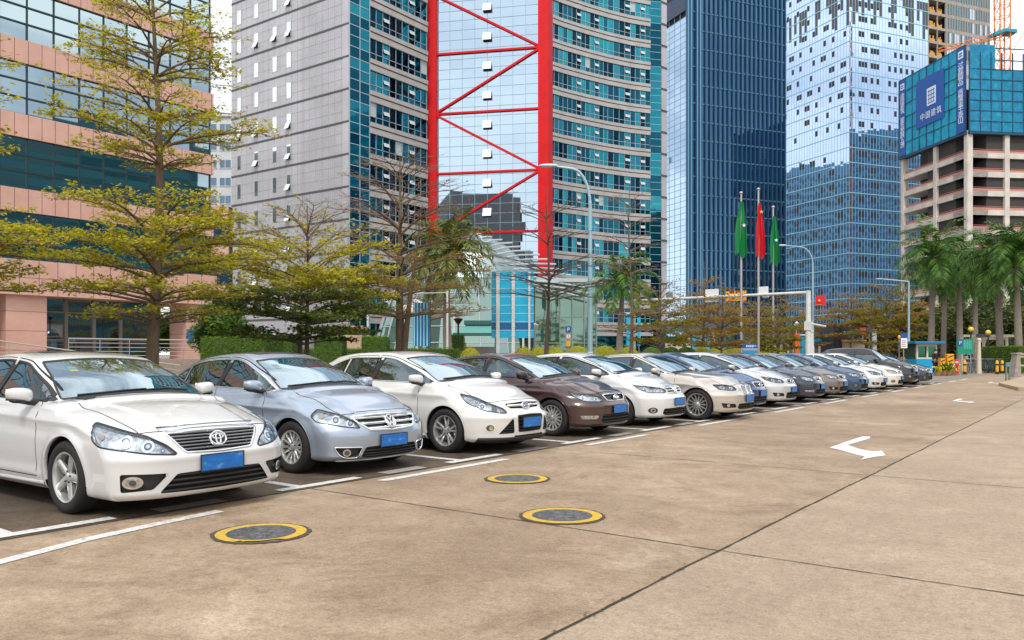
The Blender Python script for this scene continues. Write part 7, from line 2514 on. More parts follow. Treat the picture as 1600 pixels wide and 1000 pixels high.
def person(loc, rz):
    root = empty('person', loc, rz); tag(root, 'person in black jacket and dark trousers standing beside the blue booth', 'person')
    def skin(name, pts, edges, rads, m, parent, sub=2):
        me = bpy.data.meshes.new(name); me.from_pydata(pts, edges, []); o = bpy.data.objects.new(name, me); COL.objects.link(o)
        s = o.modifiers.new('skin', 'SKIN'); o.modifiers.new('sub', 'SUBSURF').levels = sub; o.modifiers['sub'].render_levels = sub
        for i, r in enumerate(rads):
            me.skin_vertices[0].data[i].radius = (r, r * .8) if i < 20 else (r, r)
        me.skin_vertices[0].data[0].use_root = True
        bpy.context.view_layer.update(); dg = bpy.context.evaluated_depsgraph_get()
        m2 = bpy.data.meshes.new_from_object(o.evaluated_get(dg)); bpy.data.objects.remove(o)
        m2.polygons.foreach_set('use_smooth', [True] * len(m2.polygons))
        m2.materials.clear()
        return link(name, m2, parent, m)
    cloth = mat('black_cloth', (.012, .012, .015), .85); skinm = mat('skin', (.42, .25, .17), .55); hair = mat('hair', (.01, .009, .008), .6); shoe = mat('shoe', (.015, .015, .015), .5)
    P = [(0, 0, .95), (0, .01, 1.12), (0, .02, 1.30), (0, .02, 1.42), (0, .0, 1.50), (0, -.01, 1.60), (0, -.015, 1.68),
         (.19, .02, 1.40), (.26, .02, 1.14), (.24, -.10, .93), (-.19, .02, 1.40), (-.27, .0, 1.14), (-.25, -.08, .92),
         (.10, 0, .88), (.12, -.02, .50), (.13, .02, .09), (.13, -.12, .04), (-.10, 0, .88), (-.11, .02, .50), (-.12, .05, .09), (-.12, -.09, .04)]
    E = [(0, 1), (1, 2), (2, 3), (3, 4), (4, 5), (5, 6), (3, 7), (7, 8), (8, 9), (3, 10), (10, 11), (11, 12), (0, 13), (13, 14), (14, 15), (15, 16), (0, 17), (17, 18), (18, 19), (19, 20)]
    R = [.15, .14, .16, .13, .055, .085, .075, .065, .05, .038, .065, .05, .038, .095, .065, .048, .04, .095, .065, .048, .04]
    body = skin('body', P, E, R, [skinm], root)
    J = [(0, 0, .86), (0, .01, 1.12), (0, .02, 1.31), (0, .02, 1.43), (.20, .02, 1.40), (.265, .02, 1.14), (.245, -.09, .98), (-.20, .02, 1.40), (-.275, .0, 1.14), (-.255, -.07, .98)]
    skin('jacket', J, [(0, 1), (1, 2), (2, 3), (3, 4), (4, 5), (5, 6), (3, 7), (7, 8), (8, 9)], [.165, .155, .175, .135, .08, .064, .052, .08, .064, .052], cloth, root)
    T = [(0, 0, .92), (.10, 0, .86), (.12, -.02, .50), (.13, .02, .10), (-.10, 0, .86), (-.11, .02, .50), (-.12, .05, .10)]
    skin('trousers', T, [(0, 1), (1, 2), (2, 3), (0, 4), (4, 5), (5, 6)], [.155, .11, .08, .062, .11, .08, .062], cloth, root)
    q = MB(); q.ball((0, .012, 1.665), .092, .105, .095, 14, 9); q.build('hair', hair, root, True)
    for sx, sy in ((.24, -.11), (-.25, -.09)):
        q = MB()
        for k in range(4): q.tube([(sx - .03 + .02 * k, sy - .01, .91), (sx - .03 + .02 * k, sy - .03, .86), (sx - .028 + .02 * k, sy - .025, .815 + .006 * abs(k - 1.5))], [.010, .009, .007], 6)
        q.tube([(sx + (.035 if sx < 0 else -.035), sy - .02, .90), (sx + (.05 if sx < 0 else -.05), sy - .05, .86)], [.010, .008], 6)
        q.build('fingers', skinm, body, True)


def bicycle():
    root = empty('bicycle')
    bk = bpy.data.materials.get('bike_black') or mat('bike_black', (.02, .02, .02), .5); st = bpy.data.materials.get('bike_steel') or mat('bike_steel', (.5, .5, .5), .3, .8)
    fr = bpy.data.materials.get('bike_frame') or mat('bike_frame', (.10, .16, .16), .4)
    for x in (-.52, .52):
        q = MB(); q.lathe([(.335 + .018 * math.cos(a), .018 * math.sin(a)) for a in [k * PI / 3 for k in range(6)]], 24, axis='y', closed=True)
        w = q.build('wheel', bk, root, True); w.location = (x, 0, .345)
        q = MB()
        for k in range(8): q.tube([(0, 0, 0), (.33 * math.cos(k * PI / 4), 0, .33 * math.sin(k * PI / 4))], .004, 3)
        q.build('spokes', st, w)
    q = MB()
    for a, b in (((-.52, 0, .345), (-.05, 0, .30)), ((-.05, 0, .30), (-.22, 0, .82)), ((-.05, 0, .30), (.36, 0, .78)), ((-.18, 0, .68), (.36, 0, .80)), ((.36, 0, .72), (.52, 0, .345)), ((.36, 0, .72), (.31, 0, 1.02)), ((-.52, 0, .345), (-.18, 0, .68))): q.tube([a, b], .018, 6)
    q.build('frame', fr, root, True)
    q = MB(); q.ball((-.24, 0, .88), .14, .07, .035, 10, 6); q.build('saddle', bk, root, True)
    q = MB(); q.tube([(.22, -.27, 1.0), (.30, -.2, 1.04), (.31, 0, 1.02), (.30, .2, 1.04), (.22, .27, 1.0)], .014, 6); q.build('handlebar', st, root, True)
    q = MB(); q.obox((.40, -.13, .80), (.26, 0, 0), (0, .26, 0), (0, 0, .02)); q.obox((.38, -.14, .80), (.02, 0, .2), (0, .28, 0), (-.02, 0, 0)); q.obox((.66, -.14, .80), (.03, 0, .2), (0, .28, 0), (.015, 0, 0)); q.build('basket', bk, root)
    return root


def build_street():
    white = mat('white_metal', (.62, .62, .60), .4, noise=.12, nscale=3); grey = mat('grey_metal', (.30, .30, .31), .45, .4); cyanp = bpy.data.materials.new('cyan_panel'); cyanp.use_nodes = True
    t = NT(cyanp); b = t.n['Principled BSDF']; v = t.coords((1, 1, .7))
    t.con(t.ramp(t.noise(1.2, 4, .6, v), [(.3, (.0, .33, .56)), (.7, (.01, .43, .66))]), b.inputs['Base Color']); b.inputs['Roughness'].default_value = .35
    deep = mat('deep_blue_panel', (.003, .11, .28), .4); pale = mat('pale_line', (.30, .62, .74), .5); ltb = mat('lamp_blue_grey', (.30, .46, .52), .4, .2)
    black = mat('black_metal', (.014, .014, .016), .45); navy = mat('sign_navy', (.003, .07, .30), .45); red = mat('sign_red', (.60, .02, .02), .5); orange = mat('barrier_orange', (.75, .33, .01), .45); yellow = mat('bollard_yellow', (.72, .36, .01), .5)
    cream = mat('cream_paint', (.60, .52, .40), .6); beige = mat('beige_wall', (.50, .36, .24), .8, noise=.15, nscale=2); greyw = mat('grey_wall', (.22, .20, .21), .8, noise=.2, nscale=2)
    wtxt = mat('sign_white', (.72, .74, .76), .5)
    # --- street lamps
    def lamp(px, d, top, reach, label):
        o = plain('street_lamp', W(px, d), label, 'street lamp')
        zt = ZH(top, d)
        q = MB(); q.tube([(0, 0, 0), (0, 0, zt - 1.6)], [.115, .075], 12); q.box(-.2, .2, -.2, .2, 0, .04); q.build('pole', ltb, o, True)
        q = MB(); pts = [(0, 0, zt - 1.6)]
        for k in range(1, 8):
            a = k / 7 * PI / 2 * .96; pts.append((-.62 * (1 - math.cos(a)) * reach / 1.6, 0, zt - 1.6 + 1.45 * math.sin(a)))
        pts.append((-reach + .5, 0, zt - .04)); q.tube(pts, [.075] + [.058] * 7 + [.045], 10); q.build('arm', ltb, o, True)
        q = MB(); q.ball((0, 0, 0), .40, .13, .07, 14, 8); h = q.build('lamp_head', wtxt, o, True); h.location = (-reach + .25, 0, zt - .02)
        q = MB(); q.box(-.09, .09, -.118, -.10, .9, 1.5); q.build('pole_notice', wtxt, o)
        return o
    lamp(922, 33, 258, 1.9, 'tall blue-grey street lamp with arm across the red tower shaft')
    lamp(1270, 70, 383, 2.8, 'street lamp in front of the pale tower, arm pointing left')
    o = plain('street_lamp', W(1420, 60), 'thin grey lamp post left of the blue booth', 'street lamp')
    q = MB(); q.tube([(0, 0, 0), (0, 0, ZH(440, 60))], [.09, .06], 10); q.build('pole', ltb, o, True)
    q = MB(); q.tube([(0, 0, ZH(440, 60)), (-1.9, 0, ZH(436, 60))], .05, 8); q.ball((-2.1, 0, ZH(436, 60)), .32, .12, .06); q.build('lamp_head', ltb, o, True)
    # --- big cyan panel seen from behind
    d = 40.0; o = plain('billboard', W(801, d), 'large cyan panel on white posts beside the bare tree', 'sign')
    s = d / F_PX; z0, z1 = ZH(528, d), ZH(424, d)
    q = MB(); q.box(-33 * s, 33 * s, -.02, .06, z0, z1); q.build('panel', cyanp, o)
    q = MB(); zz0, zz1 = ZH(517, d), ZH(503, d); q.box(-33.2 * s, 33.2 * s, -.024, .0, zz0, zz1); q.build('stripe', deep, o)
    q = MB()
    for y in (437, 451, 464, 477, 490, 503, 516): q.box(-33 * s, 33 * s, -.035, -.02, ZH(y, d) - .018, ZH(y, d) + .018)
    q.build('seam', pale, o)
    for x, w in ((-23, 2.7), (1, 2.5), (26, 1.5)):
        q = MB(); q.box((x - w) * s, (x + w) * s, -.18, -.03, 0, z1 - .05); 
        for k in range(8): q.box((x - w - .5) * s, (x + w + .5) * s, -.19, -.03, z0 + .1 + (z1 - z0 - .2) * k / 7.0 - .02, z0 + .1 + (z1 - z0 - .2) * k / 7.0 + .02)
        q.build('post', white, o)
    q = MB(); q.box(15 * s, 18 * s, -.1, .0, 0, z0); q.build('post', white, o)
    # smaller blue slatted panel
    d = 38.0; s = d / F_PX; o = plain('banner_stand', W(658.5, d), 'narrow blue ribbed panel behind the thick double trunk', 'sign')
    z0, z1 = ZH(541, d), ZH(473, d)
    q = MB(); q.box(-13 * s, 13 * s, 0, .06, z0, z1); q.build('panel', mat('blue_panel', (.005, .16, .36), .4), o)
    q = MB()
    for k, x in enumerate((-11, -6, -1, 4, 9)): q.box((x - .9) * s, (x + .9) * s, -.06, .0, z0, z1)
    q.build('rib', pale, o)
    for x in (-7, 4): 
        q = MB(); q.box((x - 1.5) * s, (x + 1.5) * s, -.05, .06, 0, z0); q.build('post', white, o)
    # white pole with crossbar
    d = 36.0; o = plain('flagpole', W(699, d), 'bare white pole with thin crossbar near the narrow blue panel', 'pole')
    q = MB(); q.tube([(0, 0, 0), (0, 0, ZH(455, d))], [.055, .045], 10); q.build('pole', white, o, True)
    q = MB(); q.tube([(0, 0, ZH(457, d)), (-1.75, 0, ZH(459, d))], .018, 6); q.build('crossbar', white, o, True)
    # black garden lamps
    for px, d, top, lb in ((716, 41, 498, 'black garden lamp left of the green roofed kiosk'), (835, 42, 507, 'grey garden lamp right of the cyan panel')):
        o = plain('garden_lamp', W(px, d), lb, 'garden lamp')
        q = MB(); q.tube([(0, 0, 0), (0, 0, ZH(top, d) - .2)], .045, 8); q.build('pole', black if px < 800 else grey, o, True)
        q = MB(); zt = ZH(top, d); q.lathe([(.04, zt - .3), (.22, zt - .05), (.23, zt), (.02, zt + .06)], 14); q.build('lamp_head', black if px < 800 else white, o, True)
    # kiosk with green roof
    d = 56.0; s = d / F_PX; o = plain('kiosk', W(748, d), 'small open kiosk with green hipped roof before the pavilion', 'kiosk')
    gr = mat('green_roof', (.10, .30, .26), .5); grd = mat('green_roof_dark', (.02, .10, .09), .5)
    q = MB(); za, zb, zc = ZH(521, d), ZH(508, d), ZH(505, d); x0, x1 = -38 * s, 34 * s; y0, y1 = -1.5, 1.5
    q.quad((x0, y0, za), (x1, y0, za), (x1 - .7, y0 + .8, zb), (x0 + .9, y0 + .8, zb)); q.quad((x1, y1, za), (x0, y1, za), (x0 + .9, y1 - .8, zb), (x1 - .7, y1 - .8, zb))
    q.quad((x0, y1, za), (x0, y0, za), (x0 + .9, y0 + .8, zb), (x0 + .9, y1 - .8, zb)); q.quad((x1, y0, za), (x1, y1, za), (x1 - .7, y1 - .8, zb), (x1 - .7, y0 + .8, zb)); q.build('roof', gr, o)
    q = MB(); q.box(x0 + .7, x1 - .5, y0 + .6, y1 - .6, zb, zb + .28); q.box(x0, x1, y0, y1, za - .14, za - .01); q.build('roof_cap', grd, o)
    for x in (x0 + .3, x1 - .3):
        for y in (y0 + .3, y1 - .3):
            q = MB(); q.box(x - .05, x + .05, y - .05, y + .05, 0, za - .14); q.build('post', grd, o)
    q = MB(); q.box(x0 + .5, x1 - .4, y1 - .5, y1 - .3, .3, 1.9); q.build('back_panel', mat('slat_grey', (.30, .27, .25), .7), o)
    # tensile canopy
    d = 58.0; s = d / F_PX; o = plain('canopy', W(650, d), 'white tensile canopy with raised middle behind the thick tree', 'canopy')
    q = MB(); n = 10; Lx, Ly = 66 * s, 3.0; zc, ze = ZH(466, d), ZH(493, d)
    def cz(u, v):
        r = min(1, math.hypot(u, v * .9)); edge = max(abs(u), abs(v))
        return ze + (zc - ze) * (1 - r) ** 1.6 - .25 * 0 + .45 * (1 - abs(abs(u) - abs(v))) * 0
    for i in range(-n, n):
        for j in range(-n, n):
            P = []
            for (a, bq) in ((i, j), (i + 1, j), (i + 1, j + 1), (i, j + 1)):
                u, v = a / n, bq / n
                k = 1 - .16 * (1 - max(abs(u), abs(v))) * 0 - .13 * (1 - min(abs(u), abs(v)) / max(.001, max(abs(u), abs(v)))) * max(abs(u), abs(v))
                P.append((u * Lx * k, v * Ly * k, cz(u, v)))
            q.quad(*P)
    q.build('membrane', mat('canopy_white', (.66, .62, .57), .6), o, True, merge=True)
    for x, y in ((0, 0), (-Lx * .97, -Ly * .97), (Lx * .97, -Ly * .97)):
        q = MB(); q.tube([(x, y, 0), (x, y, ze if x else zc + .3)], .07, 8); q.build('mast', white, o, True)
    # beige gate house, grey wall
    d = 40.0; s = d / F_PX; o = plain('gate_house', W(549, d), 'small beige gate house between two hedge blocks', 'gate house')
    q = MB(); q.box(-15 * s, 16 * s, 0, 1.2, 0, ZH(514, d)); q.build('wall', beige, o)
    q = MB(); q.box(-18 * s, 19 * s, -.2, 1.4, ZH(514, d), ZH(509, d)); q.build('roof', mat('tan_roof', (.48, .30, .17), .7), o)
    d = 44.0; s = d / F_PX; o = plain('wall', W(485, d), 'grey rendered wall behind the trees and hedge blocks', 'wall')
    q = MB(); q.box(-58 * s, 52 * s, 0, .25, 0, ZH(527, d)); q.box(-58 * s, 52 * s, -.05, .3, ZH(527, d), ZH(525, d)); q.build('wall_panel', greyw, o)
    o = plain('banner_stand', W(424, 38), 'green and white upright banner behind the long hedge', 'sign')
    s = 38 / F_PX
    q = MB(); q.box(-5 * s, 1 * s, 0, .05, 0, ZH(516, 38)); q.build('green_panel', mat('banner_green', (.0, .22, .13), .5), o)
    q = MB(); q.box(1.2 * s, 6 * s, 0, .05, 0, ZH(516, 38)); q.build('white_panel', wtxt, o)
    # parking sign
    d = 39.0; s = d / F_PX; o = plain('road_sign', W(888, d), 'parking sign above round no-entry style sign before the glass hall', 'sign')
    q = MB(); q.tube([(0, 0.03, 0), (0, .03, ZH(509, d))], .035, 8); q.build('post', grey, o, True)
    q = MB(); q.box(-4.2 * s, 4.2 * s, -.02, .0, ZH(520, d), ZH(510, d)); pl = q.build('plate', navy, o)
    text_mesh('P', .24, 'letter', wtxt, pl, (0, -.024, ZH(515, d)), (1, 0, 0), (0, 0, 1), .004)
    zc = ZH(525.5, d)
    q = MB(); q.lathe([(.001, -.02), (.14, -.02), (.14, 0)], 24, axis='y', origin=(0, 0, zc)); rp = q.build('round_plate', mat('sign_salmon', (.55, .20, .15), .5), o)
    q = MB(); q.lathe([(.001, -.026), (.085, -.026), (.085, -.02)], 20, axis='y', origin=(0, 0, zc)); q.build('round_field', wtxt, rp)
    text_mesh('8', .13, 'digit', black, rp, (0, -.03, zc), (1, 0, 0), (0, 0, 1), .004)
    q = MB(); q.box(-3 * s, 3 * s, -.02, 0, ZH(541, d), ZH(533, d)); q.build('lower_plate', orange, o)
    # --- gantry
    A = W(990, 55); B_ = W(1263, 47.5); o = empty('sign_gantry', A); tag(o, 'white gantry beam carrying sign panels above the trees', 'gantry')
    dv = B_ - A; zl, zr = ZH(470, 55), ZH(457, 47.5); u = dv.normalized()
    q = MB(); q.tube([(0, 0, 0), (0, 0, zl + .1)], [.16, .12], 12); q.build('post', white, o, True)
    q = MB(); q.tube([dv, dv + Vector((0, 0, zr + .1))], [.17, .14], 12); q.build('post', white, o, True)
    q = MB(); q.tube([Vector((0, 0, zl)), dv + Vector((0, 0, zr))], .085, 10); q.build('beam', white, o, True)
    L = dv.length; nrm = Vector((u.y, -u.x, 0))
    def on(px0, px1, y0, y1, name, m, back=None):
        f = ((px0 + px1) / 2 - 990) / (1263 - 990); d = 55 + (47.5 - 55) * f; p = W((px0 + px1) / 2, d) - A; sc = d / F_PX; w = (px1 - px0) * sc
        q = MB(); q.obox(p - u * w / 2 + nrm * .10 + Vector((0, 0, ZH(y1, d))), u * w, nrm * .06, Vector((0, 0, ZH(y0, d) - ZH(y1, d)))); return q.build(name, m, o), p, w, d
    on(1040, 1056, 455, 475, 'sign_panel', wtxt); 
    sp, p, w, d = on(1042, 1054, 457, 473, 'sign_field', grey); sp.location = nrm * .01
    on(1103, 1125, 452, 472, 'sign_panel', wtxt)
    led, p, w, d = on(1135, 1168, 455, 470, 'display', mat('amber_display', (.35, .15, .005), .5, emit=(.9, .38, .01), estr=.45))
    q = MB(); sc = d / F_PX; rr = random.Random(3)
    for k in range(7):
        c = p + u * (-w / 2 + w * (k + .5) / 7) + nrm * .165 + Vector((0, 0, ZH(461, d)))
        for j in range(5): q.obox(c + u * rr.uniform(-.07, .03) + Vector((0, 0, rr.uniform(-.16, .16))), u * rr.choice((.03, .12)), nrm * .01, Vector((0, 0, rr.choice((.03, .12)))))
    q.build('lit_marks', mat('amber_dark', (.20, .06, .0), .6), led)
    on(1187, 1202, 448, 460, 'sign_panel', wtxt); 
    q = MB(); f = (1196 - 990) / 273; d2 = 55 - 7.5 * f; pp = W(1196, d2) - A; q.ball((pp.x, pp.y, ZH(464, d2)), .22, .22, .09); q.build('camera_dome', white, o, True)
    # camera arm on the right post
    q = MB(); q.tube([dv + Vector((0, 0, ZH(505, 47.5))), dv + rad() * 1.0 + Vector((0, 0, ZH(510, 47.5)))], .05, 8); q.obox(dv + Vector((-.18, -.18, ZH(516, 47.5))), (.36, 0, 0), (0, .36, 0), (0, 0, .5)); q.build('camera_box', white, o, True)
    # --- flagpoles
    g1 = mat('flag_green', (.0, .20, .05), .7); r1 = mat('flag_red', (.60, .01, .02), .7); gold = mat('flag_gold', (.70, .45, .02), .5)
    fl = [(1158, 50, 303, g1, 315, 400, -10, 8, 'green flag hanging on the leftmost tall flagpole'), (1185, 51, 297, r1, 318, 402, -4, 9, 'red flag hanging on the middle flagpole'), (1208, 55, 325, g1, 338, 413, -5, 9, 'green flag hanging on the rightmost shorter flagpole')]
    for px, d, top, m, fa, fb, xl, xr, lb in fl:
        o = plain('flagpole', W(px, d), {1158: 'tall steel pole, leftmost of three, carrying a green flag', 1185: 'tallest steel pole, carrying the red flag', 1208: 'shorter steel pole, rightmost of three, carrying a green flag'}[px], 'flagpole'); s = d / F_PX
        q = MB(); q.tube([(0, 0, 0), (0, 0, ZH(top, d))], [.085, .05], 10); q.ball((0, 0, ZH(top, d) + .06), .11, .11, .09, 10, 6); q.build('pole', mat('pole_steel', (.50, .45, .42), .35, .6), o, True)
        f = plain('flag', W(px, d), lb, 'flag')
        q = MB(); n, mN = 8, 14; P = []
        rd = random.Random(px)
        for j in range(mN + 1):
            v = j / mN; z = ZH(fa, d) + (ZH(fb, d) - ZH(fa, d)) * v
            wl = (xl * s) * (.15 + .85 * math.sin(min(1, v * 1.15) * PI * .62)); wr = xr * s * (.35 + .65 * math.sin(min(1, v * 1.1) * PI * .60))
            row = []
            for i in range(n + 1):
                uu = i / n; x = wl + (wr - wl) * uu; y = -.10 + .11 * math.sin(uu * 15 + v * 2) * (.4 + v)
                row.append((x, y, z + (.18 * math.sin(uu * 7) if j == mN else 0)))
            P.append(row)
        for j in range(mN):
            for i in range(n): q.quad(P[j][i], P[j + 1][i], P[j + 1][i + 1], P[j][i + 1])
        q.build('cloth', m, f, True, merge=True)
        if m is r1 or True:
            q = MB(); zc = ZH(fa + 14 if m is r1 else fa + 38, d); cx = (xr * s) * .55
            for k in range(5):
                pass
            st = []
            for k in range(10):
                a = PI / 2 + k * PI / 5; rr = .13 if k % 2 == 0 else .055
                st.append((cx * .6 + rr * math.cos(a), -.26, zc + rr * math.sin(a)))
            q.poly(st[::-1]); q.build('emblem_star', gold if m is r1 else wtxt, f)
    # little stand sign (blue)
    d = 46.0; s = d / F_PX; o = plain('road_sign', W(1172, d), 'blue two-part stand sign between the left and middle flagpoles', 'sign')
    q = MB(); q.box(-11.5 * s, 11.5 * s, 0, .05, ZH(544, d), ZH(537, d)); a = q.build('sign_board', navy, o)
    q = MB(); q.box(-11.5 * s, 11.5 * s, 0, .05, ZH(556, d), ZH(547.5, d)); q.build('sign_board', mat('sign_cyan', (.0, .25, .50), .5), o)
    q = MB(); q.box(-11.5 * s, 11.5 * s, 0, .05, ZH(547.2, d), ZH(544.3, d)); q.build('grey_band', mat('sign_mauve', (.34, .33, .40), .5), o)
    q = MB()
    for k in range(4): q.box((-6 + 3.2 * k) * s, (-4.3 + 3.2 * k) * s, -.008, 0, ZH(542.5, d), ZH(539, d))
    q.box(6.5 * s, 9.5 * s, -.008, 0, ZH(541, d), ZH(540, d)); q.build('marks', wtxt, a)
    q = MB(); q.box(-9 * s, -8 * s, .01, .04, 0, ZH(556, d)); q.build('leg', grey, o); q = MB(); q.box(8 * s, 9 * s, .01, .04, 0, ZH(556, d)); q.build('leg', grey, o)
    # red pennant by the far lamp
    d = 69.0; s = d / F_PX; o = plain('flag', W(1281, d), 'small square red flag at the far street lamp', 'flag')
    q = MB(); n = 6
    for i in range(n):
        x0, x1 = (-7 + 16 * i / n) * s, (-7 + 16 * (i + 1) / n) * s; y0, y1 = .08 * math.sin(i), .08 * math.sin(i + 1)
        q.quad((x0, y0, ZH(477, d)), (x1, y1, ZH(478, d)), (x1, y1, ZH(463, d)), (x0, y0, ZH(461, d)))
    q.build('cloth', r1, o, True, merge=True); q = MB(); q.box(-3 * s, 0, -.1, -.09, ZH(471, d), ZH(468, d)); q.build('mark', gold, o); q = MB(); q.tube([(-12 * s, 0, ZH(477.5, d)), (10 * s, 0, ZH(460, d) + .1 - .9)], .03, 6); q.build('bracket', grey, o)
    # black round sign, orange pillar, blue door cabin, tapered pillar
    d = 62.0; s = d / F_PX
    o = plain('round_sign', W(1244.5, d), 'black round sign with white peak above the orange pillar', 'sign')
    q = MB(); q.lathe([(.001, -.05), (6.4 * s, -.05), (6.4 * s, .05), (.001, .05)], 24, axis='y', origin=(0, 0, ZH(506, d))); pl = q.build('disc', black, o)
    q = MB(); z = ZH(506, d); q.poly([(-3.6 * s, -.056, z - .5 * s), (3.6 * s, -.056, z - .5 * s), (2.4 * s, -.056, z + 2.2 * s), (0, -.056, z + 4.4 * s), (-2.4 * s, -.056, z + 2.2 * s)]); q.box(-4 * s, 4 * s, -.058, -.05, z - 2.6 * s, z - 1.3 * s); q.build('mark', wtxt, pl)
    q = MB(); q.tube([(0, 0.03, 0), (0, .03, ZH(512, d))], .05, 8); q.build('post', grey, o)
    o = plain('advert_pillar', W(1245, d), 'bright orange-red advertising pillar by the crossing', 'pillar')
    q = MB(); q.box(-3.6 * s, 3.6 * s, -.2, .2, .1, ZH(521, d)); q.build('panel', mat('orange_red', (.66, .10, .015), .5), o); q = MB(); q.box(-4 * s, 4 * s, -.25, .25, 0, .1); q.build('base', grey, o)
    o = plain('cabin', W(1256, d + .5), 'blue cabin beside the orange-red pillar', 'cabin')
    q = MB(); q.box(-5.5 * s, 5.5 * s, 0, 1.2, 0, ZH(524, d)); q.build('wall', mat('cabin_blue', (.0, .20, .36), .4), o); q = MB(); q.box(-3.8 * s, -.4 * s, -.03, 0, .2, ZH(527, d)); q.box(.4 * s, 3.8 * s, -.03, 0, .2, ZH(527, d)); q.build('door', mat('cabin_blue_light', (.0, .30, .46), .4), o); q = MB(); q.box(-6.3 * s, 6.3 * s, -.1, 1.3, ZH(524, d), ZH(522, d)); q.build('roof', white, o)
    o = plain('gate_pillar', W(1267, d - 1), 'white tapered pillar right of the blue cabin', 'pillar')
    q = MB(); z = ZH(519, d); q._add([(-5 * s, -.2, 0), (5 * s, -.2, 0), (5 * s, .2, 0), (-5 * s, .2, 0), (-2.2 * s, -.15, z), (2.2 * s, -.15, z), (2.2 * s, .15, z), (-2.2 * s, .15, z)], [(0, 3, 2, 1), (4, 5, 6, 7), (0, 1, 5, 4), (1, 2, 6, 5), (2, 3, 7, 6), (3, 0, 4, 7)]); q.build('shaft', white, o); q = MB(); q.box(-2.8 * s, 2.8 * s, -.2, .2, z, z + .12); q.build('cap', white, o)
    # shop row with blue fascias
    d = 92.0; s = d / F_PX; o = plain('shop', W(1325, d), 'navy fronted shop with small white lettering over a beige wall', 'shop')
    q = MB(); q.box(-22 * s, 26 * s, .1, 9, 0, ZH(510, d)); q.build('wall', mat('shop_dark', (.02, .03, .05), .5), o)
    q = MB(); q.box(-12 * s, 22 * s, -.25, .1, ZH(531, d), ZH(512, d)); fs = q.build('fascia', mat('fascia_navy', (.003, .03, .085), .4), o)
    q = MB(); q.box(-9 * s, 23 * s, -.5, .1, 0, ZH(533, d)); q.build('base_wall', beige, o); q = MB(); q.box(-11 * s, 24 * s, -.8, .1, ZH(533.5, d), ZH(531, d)); q.build('ledge', mat('salmon_ledge', (.55, .36, .28), .7), o)
    q = MB(); z = ZH(520, d)
    q.lathe([(1.2 * s, -.27), (2.1 * s, -.27)], 16, axis='y', origin=(-6.5 * s, 0, z))
    rr = random.Random(1)
    for k in range(4):
        x = (-.8 + 4.3 * k) * s
        q.box(x - .25 * s, x + .25 * s, -.28, -.25, z - 1.6 * s, z + 1.8 * s); q.box(x - 1.2 * s, x + 1.2 * s, -.28, -.25, z + .2 * s, z + .7 * s); q.box(x - .9 * s, x + .9 * s, -.28, -.25, z - 1.3 * s, z - .8 * s)
    for k in range(5): q.box((-1 + 2.1 * k) * s, (.4 + 2.1 * k) * s, -.28, -.25, ZH(527.5, d), ZH(526, d))
    q.build('lettering', wtxt, fs)
    o = plain('shopfront', W(1245, 96), 'row of shops under a long blue fascia behind the flagpoles', 'shop'); s = 96 / F_PX
    q = MB(); q.box(-60 * s, 60 * s, .2, 6, 0, ZH(520, 96)); q.build('wall', mat('shop_shade', (.10, .085, .075), .7), o)
    q = MB(); q.box(-60 * s, 60 * s, -.3, .2, ZH(535, 96), ZH(530, 96)); q.build('fascia', mat('fascia_blue', (.0, .16, .36), .45), o)
    q = MB()
    for k in range(12): q.box((-56 + 10 * k) * s, (-52 + 10 * k) * s, 0, .2, 0, ZH(535, 96))
    q.build('pilaster', mat('shop_pale', (.42, .38, .34), .7), o)
    o = plain('shopfront', W(1085, 84), 'bright cyan shopfront with white columns behind the brown trees', 'shop'); s = 84 / F_PX
    q = MB(); q.box(-44 * s, 36 * s, .2, 6, 0, ZH(505, 84)); q.build('wall', mat('shop_grey', (.08, .09, .10), .6), o)
    q = MB(); q.box(-44 * s, -8 * s, -.2, .2, ZH(526, 84), ZH(518, 84)); f = q.build('fascia', mat('fascia_cyan', (.0, .36, .56), .4), o)
    q = MB()
    for k in range(7): q.box((-42 + 4.6 * k) * s, (-39.4 + 4.6 * k) * s, -.23, -.2, ZH(524.5, 84), ZH(520.5, 84)); q.box((-42 + 4.6 * k + 1) * s, (-42 + 4.6 * k + 1.5) * s, -.24, -.19, ZH(525, 84), ZH(520, 84))
    q.build('lettering', wtxt, f)
    q = MB()
    for a, c in ((-4, 4), (10, 14), (16, 24)): q.box(a * s, c * s, -.1, .2, 0, ZH(521, 84))
    q.build('lit_panel', cyanp, o)
    q = MB()
    for a in (-11, 5, 27): q.box(a * s, (a + 3.5) * s, -.5, .2, 0, ZH(519, 84))
    q.build('column', mat('shop_cream', (.55, .50, .44), .7), o)
    o = plain('wall', W(1062, 74), 'low cream wall with dark slots before the cyan shopfront', 'wall'); s = 74 / F_PX
    q = MB(); q.box(-22 * s, 14 * s, 0, .3, 0, ZH(535, 74)); q.build('wall_panel', cream, o); q = MB()
    for k in range(4): q.box((-19 + 8 * k) * s, (-14 + 8 * k) * s, -.02, 0, ZH(541, 74), ZH(538, 74))
    q.build('slot', black, o)
    o = plain('banner_stand', W(990, 62), 'pair of light blue upright banners behind the gantry post', 'sign'); s = 62 / F_PX
    for x0, x1 in ((-11, -6), (6, 11)):
        q = MB(); q.box(x0 * s, x1 * s, 0, .08, ZH(540, 62), ZH(496, 62)); q.build('panel', cyanp, o); q = MB(); q.box((x0 + 2) * s, (x0 + 3) * s, .02, .06, 0, ZH(540, 62)); q.build('post', grey, o)
    o = plain('wall', W(960, 96), 'teal glazed podium behind the golden shrubs', 'wall'); s = 96 / F_PX
